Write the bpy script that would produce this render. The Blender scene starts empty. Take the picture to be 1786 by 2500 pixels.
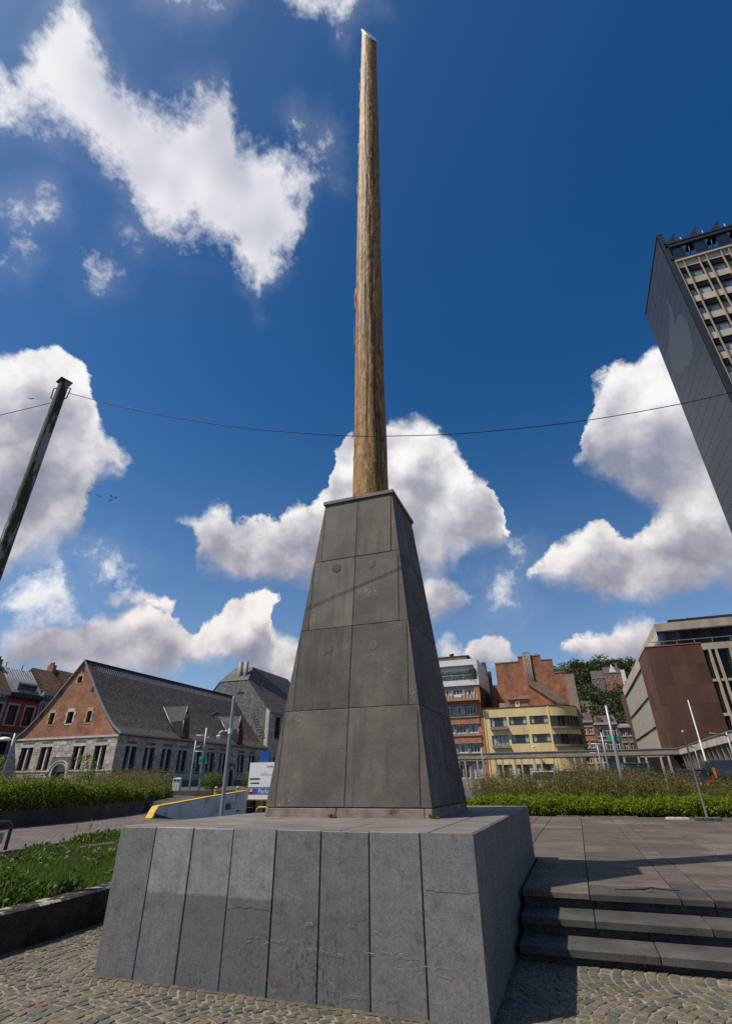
import bpy, bmesh, math, random
from mathutils import Vector, Matrix, noise
R = math.radians
random.seed(11)
SC = bpy.context.scene
COL = SC.collection

# ------------------------------------------------------------------ camera, exposure
# site axes: X along the plinth front, Y into the square, origin at the plinth's front corner; eye height 1.70 m
cam_data = bpy.data.cameras.new("camera")
cam_data.sensor_fit = 'VERTICAL'
cam_data.sensor_height = 36.0
cam_data.sensor_width = 25.72
cam_data.lens = 17.668
cam_data.clip_start = 0.05
cam_data.clip_end = 6000
cam = bpy.data.objects.new("camera", cam_data)
COL.objects.link(cam)
_r = Vector((0.93803, 0.34643, -0.00926)); _u = Vector((0.17285, -0.44381, 0.87929)); _f = Vector((-0.30193, 0.82690, 0.47441))
_r = (_r - _f * _r.dot(_f)).normalized(); _u = (-_r.cross(_f) * -1).normalized()
cam.matrix_world = Matrix(((_r.x, _u.x, -_f.x, 0.954), (_r.y, _u.y, -_f.y, -5.343), (_r.z, _u.z, -_f.z, 1.70), (0, 0, 0, 1)))
SC.camera = cam
SC.render.engine = 'CYCLES'
SC.render.resolution_x, SC.render.resolution_y = 731, 1024
SC.cycles.use_denoising = False
SC.cycles.use_adaptive_sampling = True
SC.cycles.adaptive_threshold = 0.010
SC.cycles.adaptive_min_samples = 10
SC.cycles.max_bounces = 6
SC.cycles.diffuse_bounces = 3
SC.cycles.glossy_bounces = 3
SC.cycles.transparent_max_bounces = 8
SC.cycles.caustics_reflective = False
SC.cycles.caustics_refractive = False
SC.view_settings.view_transform = 'Standard'
SC.view_settings.look = 'None'
SC.view_settings.gamma = 1.0
SC.view_settings.use_curve_mapping = False
SC.view_settings.exposure = 0.05

# ------------------------------------------------------------------ sun and sky
SUN_AZ, SUN_EL = 217.0, 58.5
SUN_DIR = Vector((math.cos(R(SUN_AZ)) * math.cos(R(SUN_EL)), math.sin(R(SUN_AZ)) * math.cos(R(SUN_EL)), math.sin(R(SUN_EL))))
sun_data = bpy.data.lights.new("sun", 'SUN')
sun_data.energy = 4.8
sun_data.angle = R(0.53)
sun_data.color = (1.0, 0.90, 0.76)
sun = bpy.data.objects.new("sun", sun_data)
sun.rotation_euler = (-SUN_DIR).to_track_quat('-Z', 'Y').to_euler()
COL.objects.link(sun)

CLOUDS = "A:-60,120,260;-20,105,300;0,100,300;30,150,290;60,110,270;90,70,270;110,40,280;130,5,290;150,-15,300;170,-5,305;190,50,320;210,90,335;240,140,370;260,165,400;280,170,430;300,200,480;330,225,510;360,230,525;400,225,530;440,215,535;470,205,545;500,215,570;515,280,590;540,305,615;560,315,650;570,320,668;580,325,650;595,330,620;620,335,580;650,345,540;665,365,500;680,390,440;690,400,410|B:-80,760,1330;-40,765,1330;0,770,1310;40,788,1290;60,790,1270;90,782,1255;120,780,1245;150,795,1235;175,812,1220;190,845,1190;200,890,1130;215,925,1085;240,965,1060;270,1000,1050;298,1025,1035|b:5,1335,1360;20,1310,1375;60,1290,1400;100,1260,1410;140,1238,1400;165,1300,1400;200,1360,1400;220,1385,1395|C:-60,1450,1500;0,1440,1500;15,1420,1500;40,1400,1510;70,1385,1515;110,1380,1520;150,1385,1520;190,1375,1525;230,1362,1525;255,1345,1525;275,1338,1525;300,1328,1525;330,1335,1520;350,1345,1520;370,1355,1510;385,1385,1510;410,1410,1500;430,1415,1500;450,1400,1500;470,1395,1500;485,1375,1500;500,1350,1500;530,1335,1500;560,1330,1510;590,1330,1520;608,1350,1540;612,1385,1560;625,1400,1580;645,1408,1590;660,1415,1600;700,1420,1600;760,1430,1560;800,1440,1540;850,1470,1500;870,1490,1495|c:232,1330,1340;250,1310,1345;280,1300,1345;320,1300,1345;350,1310,1345;372,1330,1340|D:388,1152,1160;400,1140,1170;420,1138,1190;440,1140,1270;470,1130,1285;500,1135,1295;520,1160,1300;550,1150,1300;575,1160,1300;600,1160,1305;615,1165,1310;640,1140,1305;670,1125,1300;700,1110,1300;720,1085,1300;735,1010,1300;760,985,1290;790,975,1290;830,960,1290;860,945,1300;900,935,1300;940,930,1300;970,935,1300;985,965,1290;1000,985,1280;1030,1010,1270;1045,1060,1250;1060,1065,1245;1085,1080,1235;1100,1110,1230;1115,1140,1225;1120,1170,1200;1127,1185,1192|d:890,1300,1390;935,1290,1395;950,1285,1400;980,1275,1395;1005,1280,1385;1025,1300,1370;1035,1320,1350;1042,1332,1336|E:1276,1010,1016;1285,1000,1030;1300,985,1045;1315,880,1060;1320,860,1065;1340,840,1080;1360,810,1090;1380,795,1100;1410,790,1120;1440,782,1150;1470,785,1180;1520,770,1240;1580,760,1300;1640,760,1320;1720,790,1320|e:1174,1282,1290;1190,1250,1300;1210,1220,1310;1225,1205,1320;1260,1200,1330;1300,1190,1345;1330,1165,1350;1350,1180,1350;1370,1200,1345;1400,1185,1350;1430,1165,1340;1460,1140,1335;1500,1120,1330;1560,1100,1310;1600,1090,1290;1660,1090,1260|F:1243,1425,1455;1260,1410,1470;1290,1402,1490;1320,1405,1500;1350,1400,1510;1370,1375,1510;1400,1368,1500;1430,1370,1490;1450,1385,1480;1500,1390,1480;1600,1400,1480;1640,1420,1470|G:962,1430,1480;980,1420,1490;1000,1418,1490;1020,1425,1490;1036,1448,1490;1050,1430,1490;1070,1420,1500;1100,1418,1500;1125,1425,1500;1145,1445,1500;1155,1470,1490|h:372,-10,0;390,-25,12;420,-40,25;445,-40,33;480,-40,15;512,-20,-2|i:636,-12,-4;660,-30,14;690,-25,24;720,-20,36;740,-20,60;755,-20,66;775,-20,36;790,-10,2#75,470,42;205,590,20;215,620,12;285,530,20;660,288,22;240,1262,30;272,1280,20;58,545,14;8,582,16;712,332,13;1140,1232,14;890,1012,8;1110,1322,26"


class NT:
    """short-hand for building node trees"""
    def __init__(s, tree):
        s.t = tree

    def n(s, typ, _at=None, **kw):
        nd = s.t.nodes.new(typ)
        for k, v in (_at or {}).items():
            setattr(nd, k, v)
        for k, v in kw.items():
            s.put(nd, k, v)
        return nd

    def put(s, nd, k, v):
        if k[0] == 'i' and k[1:].isdigit():
            sock = nd.inputs[int(k[1:])]
        else:
            sock = nd.inputs[k.replace('_', ' ')]
        if isinstance(v, bpy.types.NodeSocket):
            s.t.links.new(v, sock)
        else:
            sock.default_value = v

    def m(s, op, a, b=0.0, c=0.0, clamp=False):
        nd = s.n('ShaderNodeMath', {'operation': op, 'use_clamp': clamp}, i0=a, i1=b, i2=c)
        return nd.outputs[0]

    def v(s, op, a, b=(0, 0, 0), sc=None):
        nd = s.n('ShaderNodeVectorMath', {'operation': op}, i0=a, i1=b)
        if sc is not None:
            s.put(nd, 'Scale', sc)
        return nd.outputs['Value'] if op in ('DOT_PRODUCT', 'DISTANCE', 'LENGTH') else nd.outputs['Vector']

    def mix(s, fac, a, b, blend='MIX'):
        nd = s.n('ShaderNodeMix', {'data_type': 'RGBA', 'blend_type': blend, 'clamp_factor': True})
        s.put(nd, 'i0', fac); s.put(nd, 'i6', a); s.put(nd, 'i7', b)
        return nd.outputs[2]

    def noise(s, vec, scale, detail=4, rough=0.5, dist=0.0, out=0, lac=2.0):
        nd = s.n('ShaderNodeTexNoise', {'noise_dimensions': '3D', 'normalize': True}, Scale=scale, Detail=detail, Roughness=rough, Distortion=dist, Lacunarity=lac)
        if vec is not None:
            s.put(nd, 'Vector', vec)
        return nd.outputs[out]

    def step(s, x, lo, hi, a=0.0, b=1.0, kind='SMOOTHSTEP'):
        nd = s.n('ShaderNodeMapRange', {'interpolation_type': kind, 'clamp': True})
        for k, v in zip(('i0', 'i1', 'i2', 'i3', 'i4'), (x, lo, hi, a, b)):
            s.put(nd, k, v)
        return nd.outputs[0]

    def ramp(s, fac, stops, interp='LINEAR'):
        nd = s.n('ShaderNodeValToRGB')
        cr = nd.color_ramp; cr.interpolation = interp
        while len(cr.elements) < len(stops):
            cr.elements.new(0.5)
        for e, (p, c) in zip(cr.elements, stops):
            e.position = p; e.color = (*c, 1) if len(c) == 3 else c
        s.put(nd, 'i0', fac)
        return nd.outputs[0]


def build_world():
    w = bpy.data.worlds.new("World"); SC.world = w; w.use_nodes = True
    t = w.node_tree; t.nodes.clear(); g = NT(t)
    out = g.n('ShaderNodeOutputWorld')
    P = g.n('ShaderNodeTexCoord').outputs['Generated']
    sky = g.n('ShaderNodeTexSky', {'sky_type': 'NISHITA', 'sun_disc': False, 'sun_elevation': R(SUN_EL), 'sun_rotation': R((90 - SUN_AZ) % 360),
                                   'altitude': 60, 'air_density': 1.0, 'dust_density': 1.0, 'ozone_density': 2.0}).outputs[0]
    up = g.n('ShaderNodeSeparateXYZ', i0=P).outputs[2]
    sky = g.n('ShaderNodeHueSaturation', Saturation=g.step(up, 0.05, 0.72, 0.98, 1.40), Value=g.step(up, 0.15, 0.95, 0.100, 0.076), Color=sky).outputs[0]
    sky = g.mix(1.0, sky, g.mix(g.step(up, 0.05, 0.6), (0.85, 0.96, 1.10, 1), (0.76, 0.97, 1.06, 1)), 'MULTIPLY')
    layers_txt, blob_txt = CLOUDS.split('#')
    # a fixed sky map: the tangent plane of the northern sky, in thousandths of its half width
    ax_r, ax_u, ax_f = (0.93803, 0.34643, -0.00926), (0.17285, -0.44381, 0.87929), (-0.30193, 0.82690, 0.47441)
    gt = bpy.data.node_groups.new("cloud_field", 'ShaderNodeTree'); h = NT(gt)
    gt.interface.new_socket('X', in_out='INPUT', socket_type='NodeSocketFloat'); gt.interface.new_socket('Y', in_out='INPUT', socket_type='NodeSocketFloat')
    for nm in ('wisp', 'crisp', 'low'):
        gt.interface.new_socket(nm, in_out='OUTPUT', socket_type='NodeSocketFloat')
    gi = h.n('NodeGroupInput'); go = h.n('NodeGroupOutput'); X, Y = gi.outputs[0], gi.outputs[1]
    YMIN, YSPAN = -60.0, 1720.0

    def curve(pts, fac):
        nd = h.n('ShaderNodeFloatCurve'); cm = nd.mapping; c = cm.curves[0]
        while len(c.points) > 2:
            c.points.remove(c.points[-1])
        for q in pts[2:]:
            c.points.new(*q)
        for q, (a, b) in zip(c.points, pts):
            q.location = (a, b); q.handle_type = 'VECTOR'
        cm.update(); h.put(nd, 'Value', fac); h.put(nd, 'Factor', 1.0)
        return nd.outputs[0]
    acc = {'wisp': None, 'crisp': None}; low = None
    for lay in layers_txt.split('|'):
        nm, body = lay.split(':'); pts = [tuple(map(float, q.split(','))) for q in body.split(';')]
        x0, x1 = pts[0][0] - 25, pts[-1][0] + 25
        mid0, mid1 = (pts[0][1] + pts[0][2]) / 2, (pts[-1][1] + pts[-1][2]) / 2
        nx = lambda x: (x - x0) / (x1 - x0)
        ny = lambda y: (y - YMIN) / YSPAN
        top = [(0.0, ny(mid0 + 25))] + [(nx(p[0]), ny(p[1])) for p in pts] + [(1.0, ny(mid1 + 25))]
        bot = [(0.0, ny(mid0 - 25))] + [(nx(p[0]), ny(p[2])) for p in pts] + [(1.0, ny(mid1 - 25))]
        fx = h.step(X, x0, x1, kind='LINEAR')
        ct = h.m('MULTIPLY_ADD', curve(top, fx), YSPAN, YMIN); cb = h.m('MULTIPLY_ADD', curve(bot, fx), YSPAN, YMIN)
        ex = h.m('MULTIPLY', h.m('MAXIMUM', h.m('SUBTRACT', x0 + 20, X), h.m('SUBTRACT', X, x1 - 20)), -1.0)
        f = h.m('MINIMUM', h.m('MINIMUM', h.m('SUBTRACT', Y, ct), h.m('SUBTRACT', cb, Y)), ex)
        k = 'wisp' if nm in 'Ahib' else 'crisp'
        acc[k] = f if acc[k] is None else h.m('SMOOTH_MAX', acc[k], f, 12.0)
        rel = h.m('DIVIDE', h.m('SUBTRACT', Y, ct), h.m('MAXIMUM', h.m('SUBTRACT', cb, ct), 60.0), clamp=True)
        wt = h.m('POWER', h.m('MULTIPLY_ADD', f, 1 / 140.0, 0.42, clamp=True), 3.0)
        num = h.m('MULTIPLY', rel, wt) if low is None else h.m('MULTIPLY_ADD', rel, wt, low)
        den = h.m('ADD', wt, 0.0008) if low is None else h.m('ADD', wt, den)
        low = num
    low = h.m('DIVIDE', low, den)
    pos = h.n('ShaderNodeCombineXYZ', i0=X, i1=Y).outputs[0]
    for b in blob_txt.split(';'):
        x, y, r = map(float, b.split(','))
        f = h.m('SUBTRACT', r, h.v('DISTANCE', pos, (x, y, 0)))
        acc['wisp'] = h.m('MAXIMUM', acc['wisp'], f); 
    for i, o in enumerate((acc['wisp'], acc['crisp'], low)):
        gt.links.new(o, go.inputs[i])

    # noise used to break the outlines up
    n1 = g.noise(P, 6.0, 2, 0.55, out=1)
    n2 = g.noise(P, 17.0, 5, 0.62, out=1)
    c1 = g.v('SUBTRACT', n1, (0.5, 0.5, 0.5)); c2 = g.v('SUBTRACT', n2, (0.5, 0.5, 0.5))
    fi = g.m('SUBTRACT', g.noise(P, 75.0, 4, 0.65), 0.5)
    n1s = g.n('ShaderNodeSeparateColor', i0=n1)
    Pv = g.v('ADD', P, g.v('SCALE', c2, sc=0.045))

    def heap(vec):
        a = g.n('ShaderNodeTexVoronoi', {'feature': 'F1', 'normalize': True}, Scale=9.0, Detail=3.2, Roughness=0.52, Lacunarity=2.3, Vector=vec).outputs[0]
        return a
    vor = heap(Pv)
    rel_ = g.m('SUBTRACT', heap(g.v('ADD', Pv, tuple(SUN_DIR * 0.026))), vor)            # > 0 where a heap faces the sun
    soft = g.m('SUBTRACT', g.noise(P, 6.0, 2.5, 0.5), g.noise(g.v('ADD', P, tuple(SUN_DIR * 0.06)), 6.0, 2.5, 0.5))
    fw = g.m('MAXIMUM', g.v('DOT_PRODUCT', P, ax_f), 0.05)
    X0 = g.m('MULTIPLY_ADD', g.m('DIVIDE', g.v('DOT_PRODUCT', P, ax_r), fw), 1115.7, 812.0)
    Y0 = g.m('MULTIPLY_ADD', g.m('DIVIDE', g.v('DOT_PRODUCT', P, ax_u), fw), -1115.7, 1136.6)
    wv = g.v('ADD', g.v('SCALE', c1, sc=50.0), g.v('SCALE', c2, sc=80.0))
    sx = g.n('ShaderNodeSeparateXYZ', i0=wv)
    nd = g.n('ShaderNodeGroup', {'node_tree': gt}); g.put(nd, 'i0', g.m('ADD', X0, sx.outputs[0])); g.put(nd, 'i1', g.m('ADD', Y0, sx.outputs[1]))
    Fw, Fc, Flow = nd.outputs
    # high broken cloud
    c2x = g.n('ShaderNodeSeparateXYZ', i0=c2).outputs[2]
    dw = g.step(g.m('ADD', Fw, g.m('MULTIPLY_ADD', fi, 95.0, g.m('MULTIPLY', c2x, 185.0))), -30.0, 84.0)
    veil = g.m('MULTIPLY', g.step(g.m('MULTIPLY_ADD', c2x, 150.0, Fw), -95.0, 40.0, 0.0, 0.13), g.step(n1s.outputs[1], 0.38, 0.62))
    sw = g.m('ADD', g.m('MULTIPLY', soft, 1.5), g.m('MULTIPLY_ADD', g.m('SUBTRACT', n1s.outputs[2], 0.5), 0.9, g.m('MULTIPLY_ADD', g.step(Fw, 20.0, 100.0), -0.12, 0.80)), clamp=True)
    cw = g.ramp(sw, [(0.0, (0.40, 0.43, 0.53)), (0.35, (0.56, 0.58, 0.66)), (0.65, (0.78, 0.78, 0.82)), (1.0, (0.92, 0.92, 0.93))])
    col = g.mix(g.m('MAXIMUM', g.m('MULTIPLY', dw, 0.96), veil), sky, cw)
    # heaped cumulus
    bump = g.m('MULTIPLY_ADD', g.m('SUBTRACT', 0.40, vor), 75.0, g.m('MULTIPLY', fi, 15.0))
    soft_edge = g.m('MULTIPLY_ADD', g.step(Flow, 0.25, 0.9), 40.0, g.step(n1s.outputs[0], 0.40, 0.62, 12.0, 48.0))
    dc = g.step(g.m('ADD', Fc, bump), -2.0, soft_edge)
    sc_ = g.m('ADD', g.m('MULTIPLY', rel_, 1.35), g.m('MULTIPLY', soft, 1.9))
    sc_ = g.m('ADD', sc_, g.m('MULTIPLY_ADD', g.m('SUBTRACT', 0.40, vor), 0.30, g.m('MULTIPLY_ADD', g.step(Fc, 0.0, 120.0), -0.12, g.m('MULTIPLY_ADD', g.m('POWER', Flow, 1.1), -0.84, 0.93))), clamp=True)
    cc = g.ramp(sc_, [(0.0, (0.26, 0.28, 0.36)), (0.30, (0.39, 0.40, 0.47)), (0.6, (0.62, 0.615, 0.655)), (0.85, (0.84, 0.825, 0.83)), (1.0, (0.94, 0.93, 0.92))])
    elev = g.n('ShaderNodeSeparateXYZ', i0=P).outputs[2]
    cc = g.mix(g.step(elev, 0.62, 0.12), cc, g.mix(1.0, cc, (0.98, 0.925, 0.885, 1), 'MULTIPLY'))          # thicker air low down
    col = g.mix(g.m('MULTIPLY', dc, g.step(elev, 0.08, 0.35, 0.90, 0.98)), col, cc)
    front = g.n('ShaderNodeBackground', Color=col, Strength=1.0).outputs[0]
    # unseen rest of the sky: cloud cover thinned to cut its fill light
    cl = g.noise(g.v('MULTIPLY', P, (1, 1, 1.8)), 3.2, 7, 0.55)
    dens = g.step(cl, 0.56, 0.65)
    cb_ = g.ramp(g.noise(P, 9.0, 3, 0.5), [(0.3, (0.42, 0.43, 0.52)), (0.7, (0.85, 0.84, 0.85))])
    rest = g.n('ShaderNodeBackground', Color=g.mix(dens, sky, cb_), Strength=1.0).outputs[0]
    fac = g.m('GREATER_THAN', g.v('DOT_PRODUCT', P, ax_f), 0.50)
    t.links.new(g.n('ShaderNodeMixShader', i0=fac, i1=rest, i2=front).outputs[0], out.inputs[0])
    w.cycles.sampling_method = 'MANUAL'
    w.cycles.sample_map_resolution = 512


build_world()

# ------------------------------------------------------------------ helpers
def tag(o, label=None, cat=None, group=None, kind=None):
    if label: o['label'] = label
    if cat: o['category'] = cat
    if group: o['group'] = group
    if kind: o['kind'] = kind
    return o


def empty(name, loc=(0, 0, 0), rz=0.0, label=None, cat=None, group=None, kind=None):
    o = bpy.data.objects.new(name, None); COL.objects.link(o)
    o.location = loc; o.rotation_euler = (0, 0, rz); o.empty_display_size = 0.2
    return tag(o, label, cat, group, kind)


def link(name, me, parent=None, loc=(0, 0, 0), rot=(0, 0, 0), sc=(1, 1, 1)):
    o = bpy.data.objects.new(name, me); COL.objects.link(o)
    o.parent = parent; o.location = loc; o.rotation_euler = rot; o.scale = sc
    return o


def copy_tree(o, parent=None):
    c = o.copy(); COL.objects.link(c); c.parent = parent
    for ch in list(o.children):
        copy_tree(ch, c)
    return c


class MB:
    """collects geometry for ONE mesh object"""
    def __init__(s):
        s.v = []; s.f = []; s.sm = []

    def add(s, vs, fs, smooth=False):
        b = len(s.v); s.v.extend(tuple(v) for v in vs)
        for f in fs:
            s.f.append(tuple(i + b for i in f)); s.sm.append(smooth)
        return s

    def box(s, x0, x1, y0, y1, z0, z1):
        return s.add([(x0, y0, z0), (x1, y0, z0), (x1, y1, z0), (x0, y1, z0), (x0, y0, z1), (x1, y0, z1), (x1, y1, z1), (x0, y1, z1)],
                     [(0, 3, 2, 1), (4, 5, 6, 7), (0, 1, 5, 4), (1, 2, 6, 5), (2, 3, 7, 6), (3, 0, 4, 7)])

    def bbox(s, x0, x1, y0, y1, z0, z1, b=0.006):
        """box with chamfered upright and top edges"""
        bb = [(x0 + b, y0), (x1 - b, y0), (x1, y0 + b), (x1, y1 - b), (x1 - b, y1), (x0 + b, y1), (x0, y1 - b), (x0, y0 + b)]
        ti = [(x0 + b * 1.4, y0 + b), (x1 - b * 1.4, y0 + b), (x1 - b, y0 + b * 1.4), (x1 - b, y1 - b * 1.4), (x1 - b * 1.4, y1 - b), (x0 + b * 1.4, y1 - b), (x0 + b, y1 - b * 1.4), (x0 + b, y0 + b * 1.4)]
        vs = [(x, y, z0) for x, y in bb] + [(x, y, z1 - b) for x, y in bb] + [(x, y, z1) for x, y in ti]
        fs = []
        for r in (0, 8):
            for i in range(8):
                j = (i + 1) % 8; fs.append((r + i, r + j, r + 8 + j, r + 8 + i))
        fs.append(tuple(range(16, 24))); fs.append(tuple(range(7, -1, -1)))
        return s.add(vs, fs)

    def poly(s, pts):
        return s.add(pts, [tuple(range(len(pts)))])

    def prism(s, pts, z0, z1):
        """upright prism over a counter-clockwise plan outline"""
        n = len(pts)
        vs = [(p[0], p[1], z0) for p in pts] + [(p[0], p[1], z1) for p in pts]
        return s.add(vs, [(i, (i + 1) % n, n + (i + 1) % n, n + i) for i in range(n)] + [tuple(range(n, 2 * n)), tuple(range(n - 1, -1, -1))])

    def hull(s, a, b):
        """two equal-length rings joined, with caps"""
        n = len(a)
        return s.add(list(a) + list(b), [(i, (i + 1) % n, n + (i + 1) % n, n + i) for i in range(n)] + [tuple(range(n - 1, -1, -1)), tuple(range(n, 2 * n))])

    def tube(s, pts, r, n=8, caps=True, smooth=True):
        """r: number or list of radii along pts"""
        pts = [Vector(p) for p in pts]; m = len(pts); rs = r if isinstance(r, (list, tuple)) else [r] * m
        vs = []; prev = None
        for i, p in enumerate(pts):
            d = (pts[min(i + 1, m - 1)] - pts[max(i - 1, 0)]).normalized()
            a = prev if prev is not None else (Vector((0, 0, 1)) if abs(d.z) < 0.9 else Vector((1, 0, 0)))
            x = (a - d * a.dot(d)).normalized(); y = d.cross(x); prev = x
            for k in range(n):
                t = 2 * math.pi * k / n
                vs.append(p + (x * math.cos(t) + y * math.sin(t)) * rs[i])
        fs = []
        for i in range(m - 1):
            for k in range(n):
                j = (k + 1) % n; fs.append((i * n + k, i * n + j, (i + 1) * n + j, (i + 1) * n + k))
        s.add(vs, fs, smooth)
        if caps:
            b = len(s.v) - len(vs)
            s.f.append(tuple(b + k for k in range(n - 1, -1, -1))); s.sm.append(False)
            s.f.append(tuple(b + (m - 1) * n + k for k in range(n))); s.sm.append(False)
        return s

    def lathe(s, prof, n=16, c=(0, 0, 0), smooth=True):
        """prof: (radius, z) pairs"""
        vs = []; fs = []
        for r, z in prof:
            for k in range(n):
                t = 2 * math.pi * k / n; vs.append((c[0] + r * math.cos(t), c[1] + r * math.sin(t), c[2] + z))
        m = len(prof)
        for i in range(m - 1):
            for k in range(n):
                j = (k + 1) % n; fs.append((i * n + k, i * n + j, (i + 1) * n + j, (i + 1) * n + k))
        s.add(vs, fs, smooth)
        return s

    def xf(s, mat):
        s.v = [tuple(mat @ Vector(v)) for v in s.v]
        return s

    def mesh(s, name, mat):
        me = bpy.data.meshes.new(name); me.from_pydata(s.v, [], s.f)
        if any(s.sm):
            me.polygons.foreach_set('use_smooth', s.sm)
        if mat: me.materials.append(mat)
        me.update()
        return me

    def build(s, name, mat, parent=None, loc=(0, 0, 0), rot=(0, 0, 0)):
        return link(name, s.mesh(name, mat), parent, loc, rot)


# ------------------------------------------------------------------ materials
MATS = {}


def new_mat(name):
    m = bpy.data.materials.new(name); m.use_nodes = True
    t = m.node_tree; t.nodes.clear(); g = NT(t)
    o = g.n('ShaderNodeOutputMaterial'); b = g.n('ShaderNodeBsdfPrincipled')
    t.links.new(b.outputs[0], o.inputs[0])
    MATS[name] = m
    return m, g, b


def coords(g, space='Object', stretch=(1, 1, 1), shift=True):
    tc = g.n('ShaderNodeTexCoord').outputs[space] if space != 'World' else g.n('ShaderNodeNewGeometry').outputs['Position']
    v = g.v('MULTIPLY', tc, stretch)
    oi = g.n('ShaderNodeObjectInfo').outputs['Random']
    if shift:
        v = g.v('ADD', v, g.v('SCALE', (31.0, 17.0, 53.0), sc=oi))
    return v, oi


def stone(name, stops, scale=3.0, detail=6, rough=0.8, bump=0.2, bscale=60.0, speck=0.0, sscale=220.0, rnd=0.0, space='Object', stretch=(1, 1, 1), spec=0.3, metal=0.0, shift=True, patch=None, island=0.0):
    """blotchy mineral or painted surface: noise through a ramp, speckle, per-object tone, bump"""
    m, g, b = new_mat(name)
    v, oi = coords(g, space, stretch, shift)
    n = g.noise(v, scale, detail, 0.58)
    c = g.ramp(n, stops)
    if patch:                                    # (colour, scale, low, high)
        c = g.mix(g.step(g.noise(v, patch[1], 5, 0.6), patch[2], patch[3]), c, (*patch[0], 1))
    if speck:
        c = g.mix(speck, c, g.ramp(g.noise(v, sscale, 2, 0.5), [(0.35, (0.12, 0.12, 0.12)), (0.65, (0.9, 0.9, 0.9))]), 'OVERLAY')
    if rnd or island:
        r = oi
        if island:
            r = g.m('FRACT', g.m('ADD', oi, g.n('ShaderNodeNewGeometry').outputs['Random Per Island']))
        k = g.m('MULTIPLY_ADD', r, 2 * (rnd or island), 1 - (rnd or island))
        c = g.mix(1.0, c, g.n('ShaderNodeCombineColor', i0=k, i1=k, i2=k).outputs[0], 'MULTIPLY')
    g.put(b, 'Base Color', c); g.put(b, 'Roughness', rough); g.put(b, 'Specular IOR Level', spec); g.put(b, 'Metallic', metal)
    if bump:
        bn = g.n('ShaderNodeBump', Strength=bump, Distance=0.01, Height=g.noise(v, bscale, 5, 0.6)).outputs[0]
        g.put(b, 'Normal', bn)
    return m


def plain(name, col, rough=0.5, metal=0.0, var=0.08, scale=4.0, spec=0.5, coat=0.0):
    m, g, b = new_mat(name)
    v, oi = coords(g)
    n = g.noise(v, scale, 5, 0.6)
    k = g.m('MULTIPLY_ADD', n, 2 * var, 1 - var)
    c = g.mix(1.0, (*col, 1), g.n('ShaderNodeCombineColor', i0=k, i1=k, i2=k).outputs[0], 'MULTIPLY')
    g.put(b, 'Base Color', c); g.put(b, 'Roughness', g.m('MULTIPLY_ADD', n, 0.2, rough - 0.1)); g.put(b, 'Metallic', metal); g.put(b, 'Specular IOR Level', spec)
    g.put(b, 'Coat Weight', coat)
    return m


def glass(name, col=(0.02, 0.025, 0.03), rough=0.04, spec=0.6):
    """a window seen by day from outside: dark room behind a reflecting pane"""
    m, g, b = new_mat(name)
    v, oi = coords(g, 'Object')
    n = g.noise(v, 1.4, 2, 0.5)
    k = g.m('MULTIPLY_ADD', oi, 0.9, 0.5)
    c = g.mix(1.0, (*col, 1), g.n('ShaderNodeCombineColor', i0=k, i1=k, i2=k).outputs[0], 'MULTIPLY')
    g.put(b, 'Base Color', c); g.put(b, 'Roughness', rough); g.put(b, 'Specular IOR Level', spec)
    g.put(b, 'Normal', g.n('ShaderNodeBump', Strength=0.06, Distance=0.05, Height=n).outputs[0])
    return m


def brick(name, c1, c2, mortar, bw=0.21, bh=0.065, ms=0.008, rough=0.9, bump=0.35, plane='XZ', var=0.5, patch=None):
    m, g, b = new_mat(name)
    pos = g.n('ShaderNodeNewGeometry').outputs['Position']
    sp = g.n('ShaderNodeSeparateXYZ', i0=pos).outputs
    pair = {'XZ': (sp[0], sp[2]), 'YZ': (sp[1], sp[2]), 'XY': (sp[0], sp[1]), 'YX': (sp[1], sp[0])}[plane]
    v = g.n('ShaderNodeCombineXYZ', i0=pair[0], i1=pair[1], i2=0.0).outputs[0]
    bt = g.n('ShaderNodeTexBrick', {'offset': 0.5}, Vector=v, Color1=(*c1, 1), Color2=(*c2, 1), Mortar=(*mortar, 1), Scale=1.0)
    g.put(bt, 'Mortar Size', ms); g.put(bt, 'Brick Width', bw); g.put(bt, 'Row Height', bh); g.put(bt, 'Bias', 0.0)
    n = g.noise(pos, 0.9, 6, 0.65)
    c = g.mix(var, bt.outputs[0], g.ramp(n, [(0.3, (0.12, 0.12, 0.12)), (0.7, (0.85, 0.85, 0.85))]), 'OVERLAY')
    if patch:
        c = g.mix(g.step(g.noise(pos, patch[1], 5, 0.6), patch[2], patch[3]), c, (*patch[0], 1))
    g.put(b, 'Base Color', c); g.put(b, 'Roughness', rough); g.put(b, 'Specular IOR Level', 0.2)
    g.put(b, 'Normal', g.n('ShaderNodeBump', Strength=bump, Distance=0.01, Height=g.m('SUBTRACT', g.m('MULTIPLY', g.noise(pos, 40, 3, 0.5), 0.5), bt.outputs['Fac'])).outputs[0])
    return m


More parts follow.
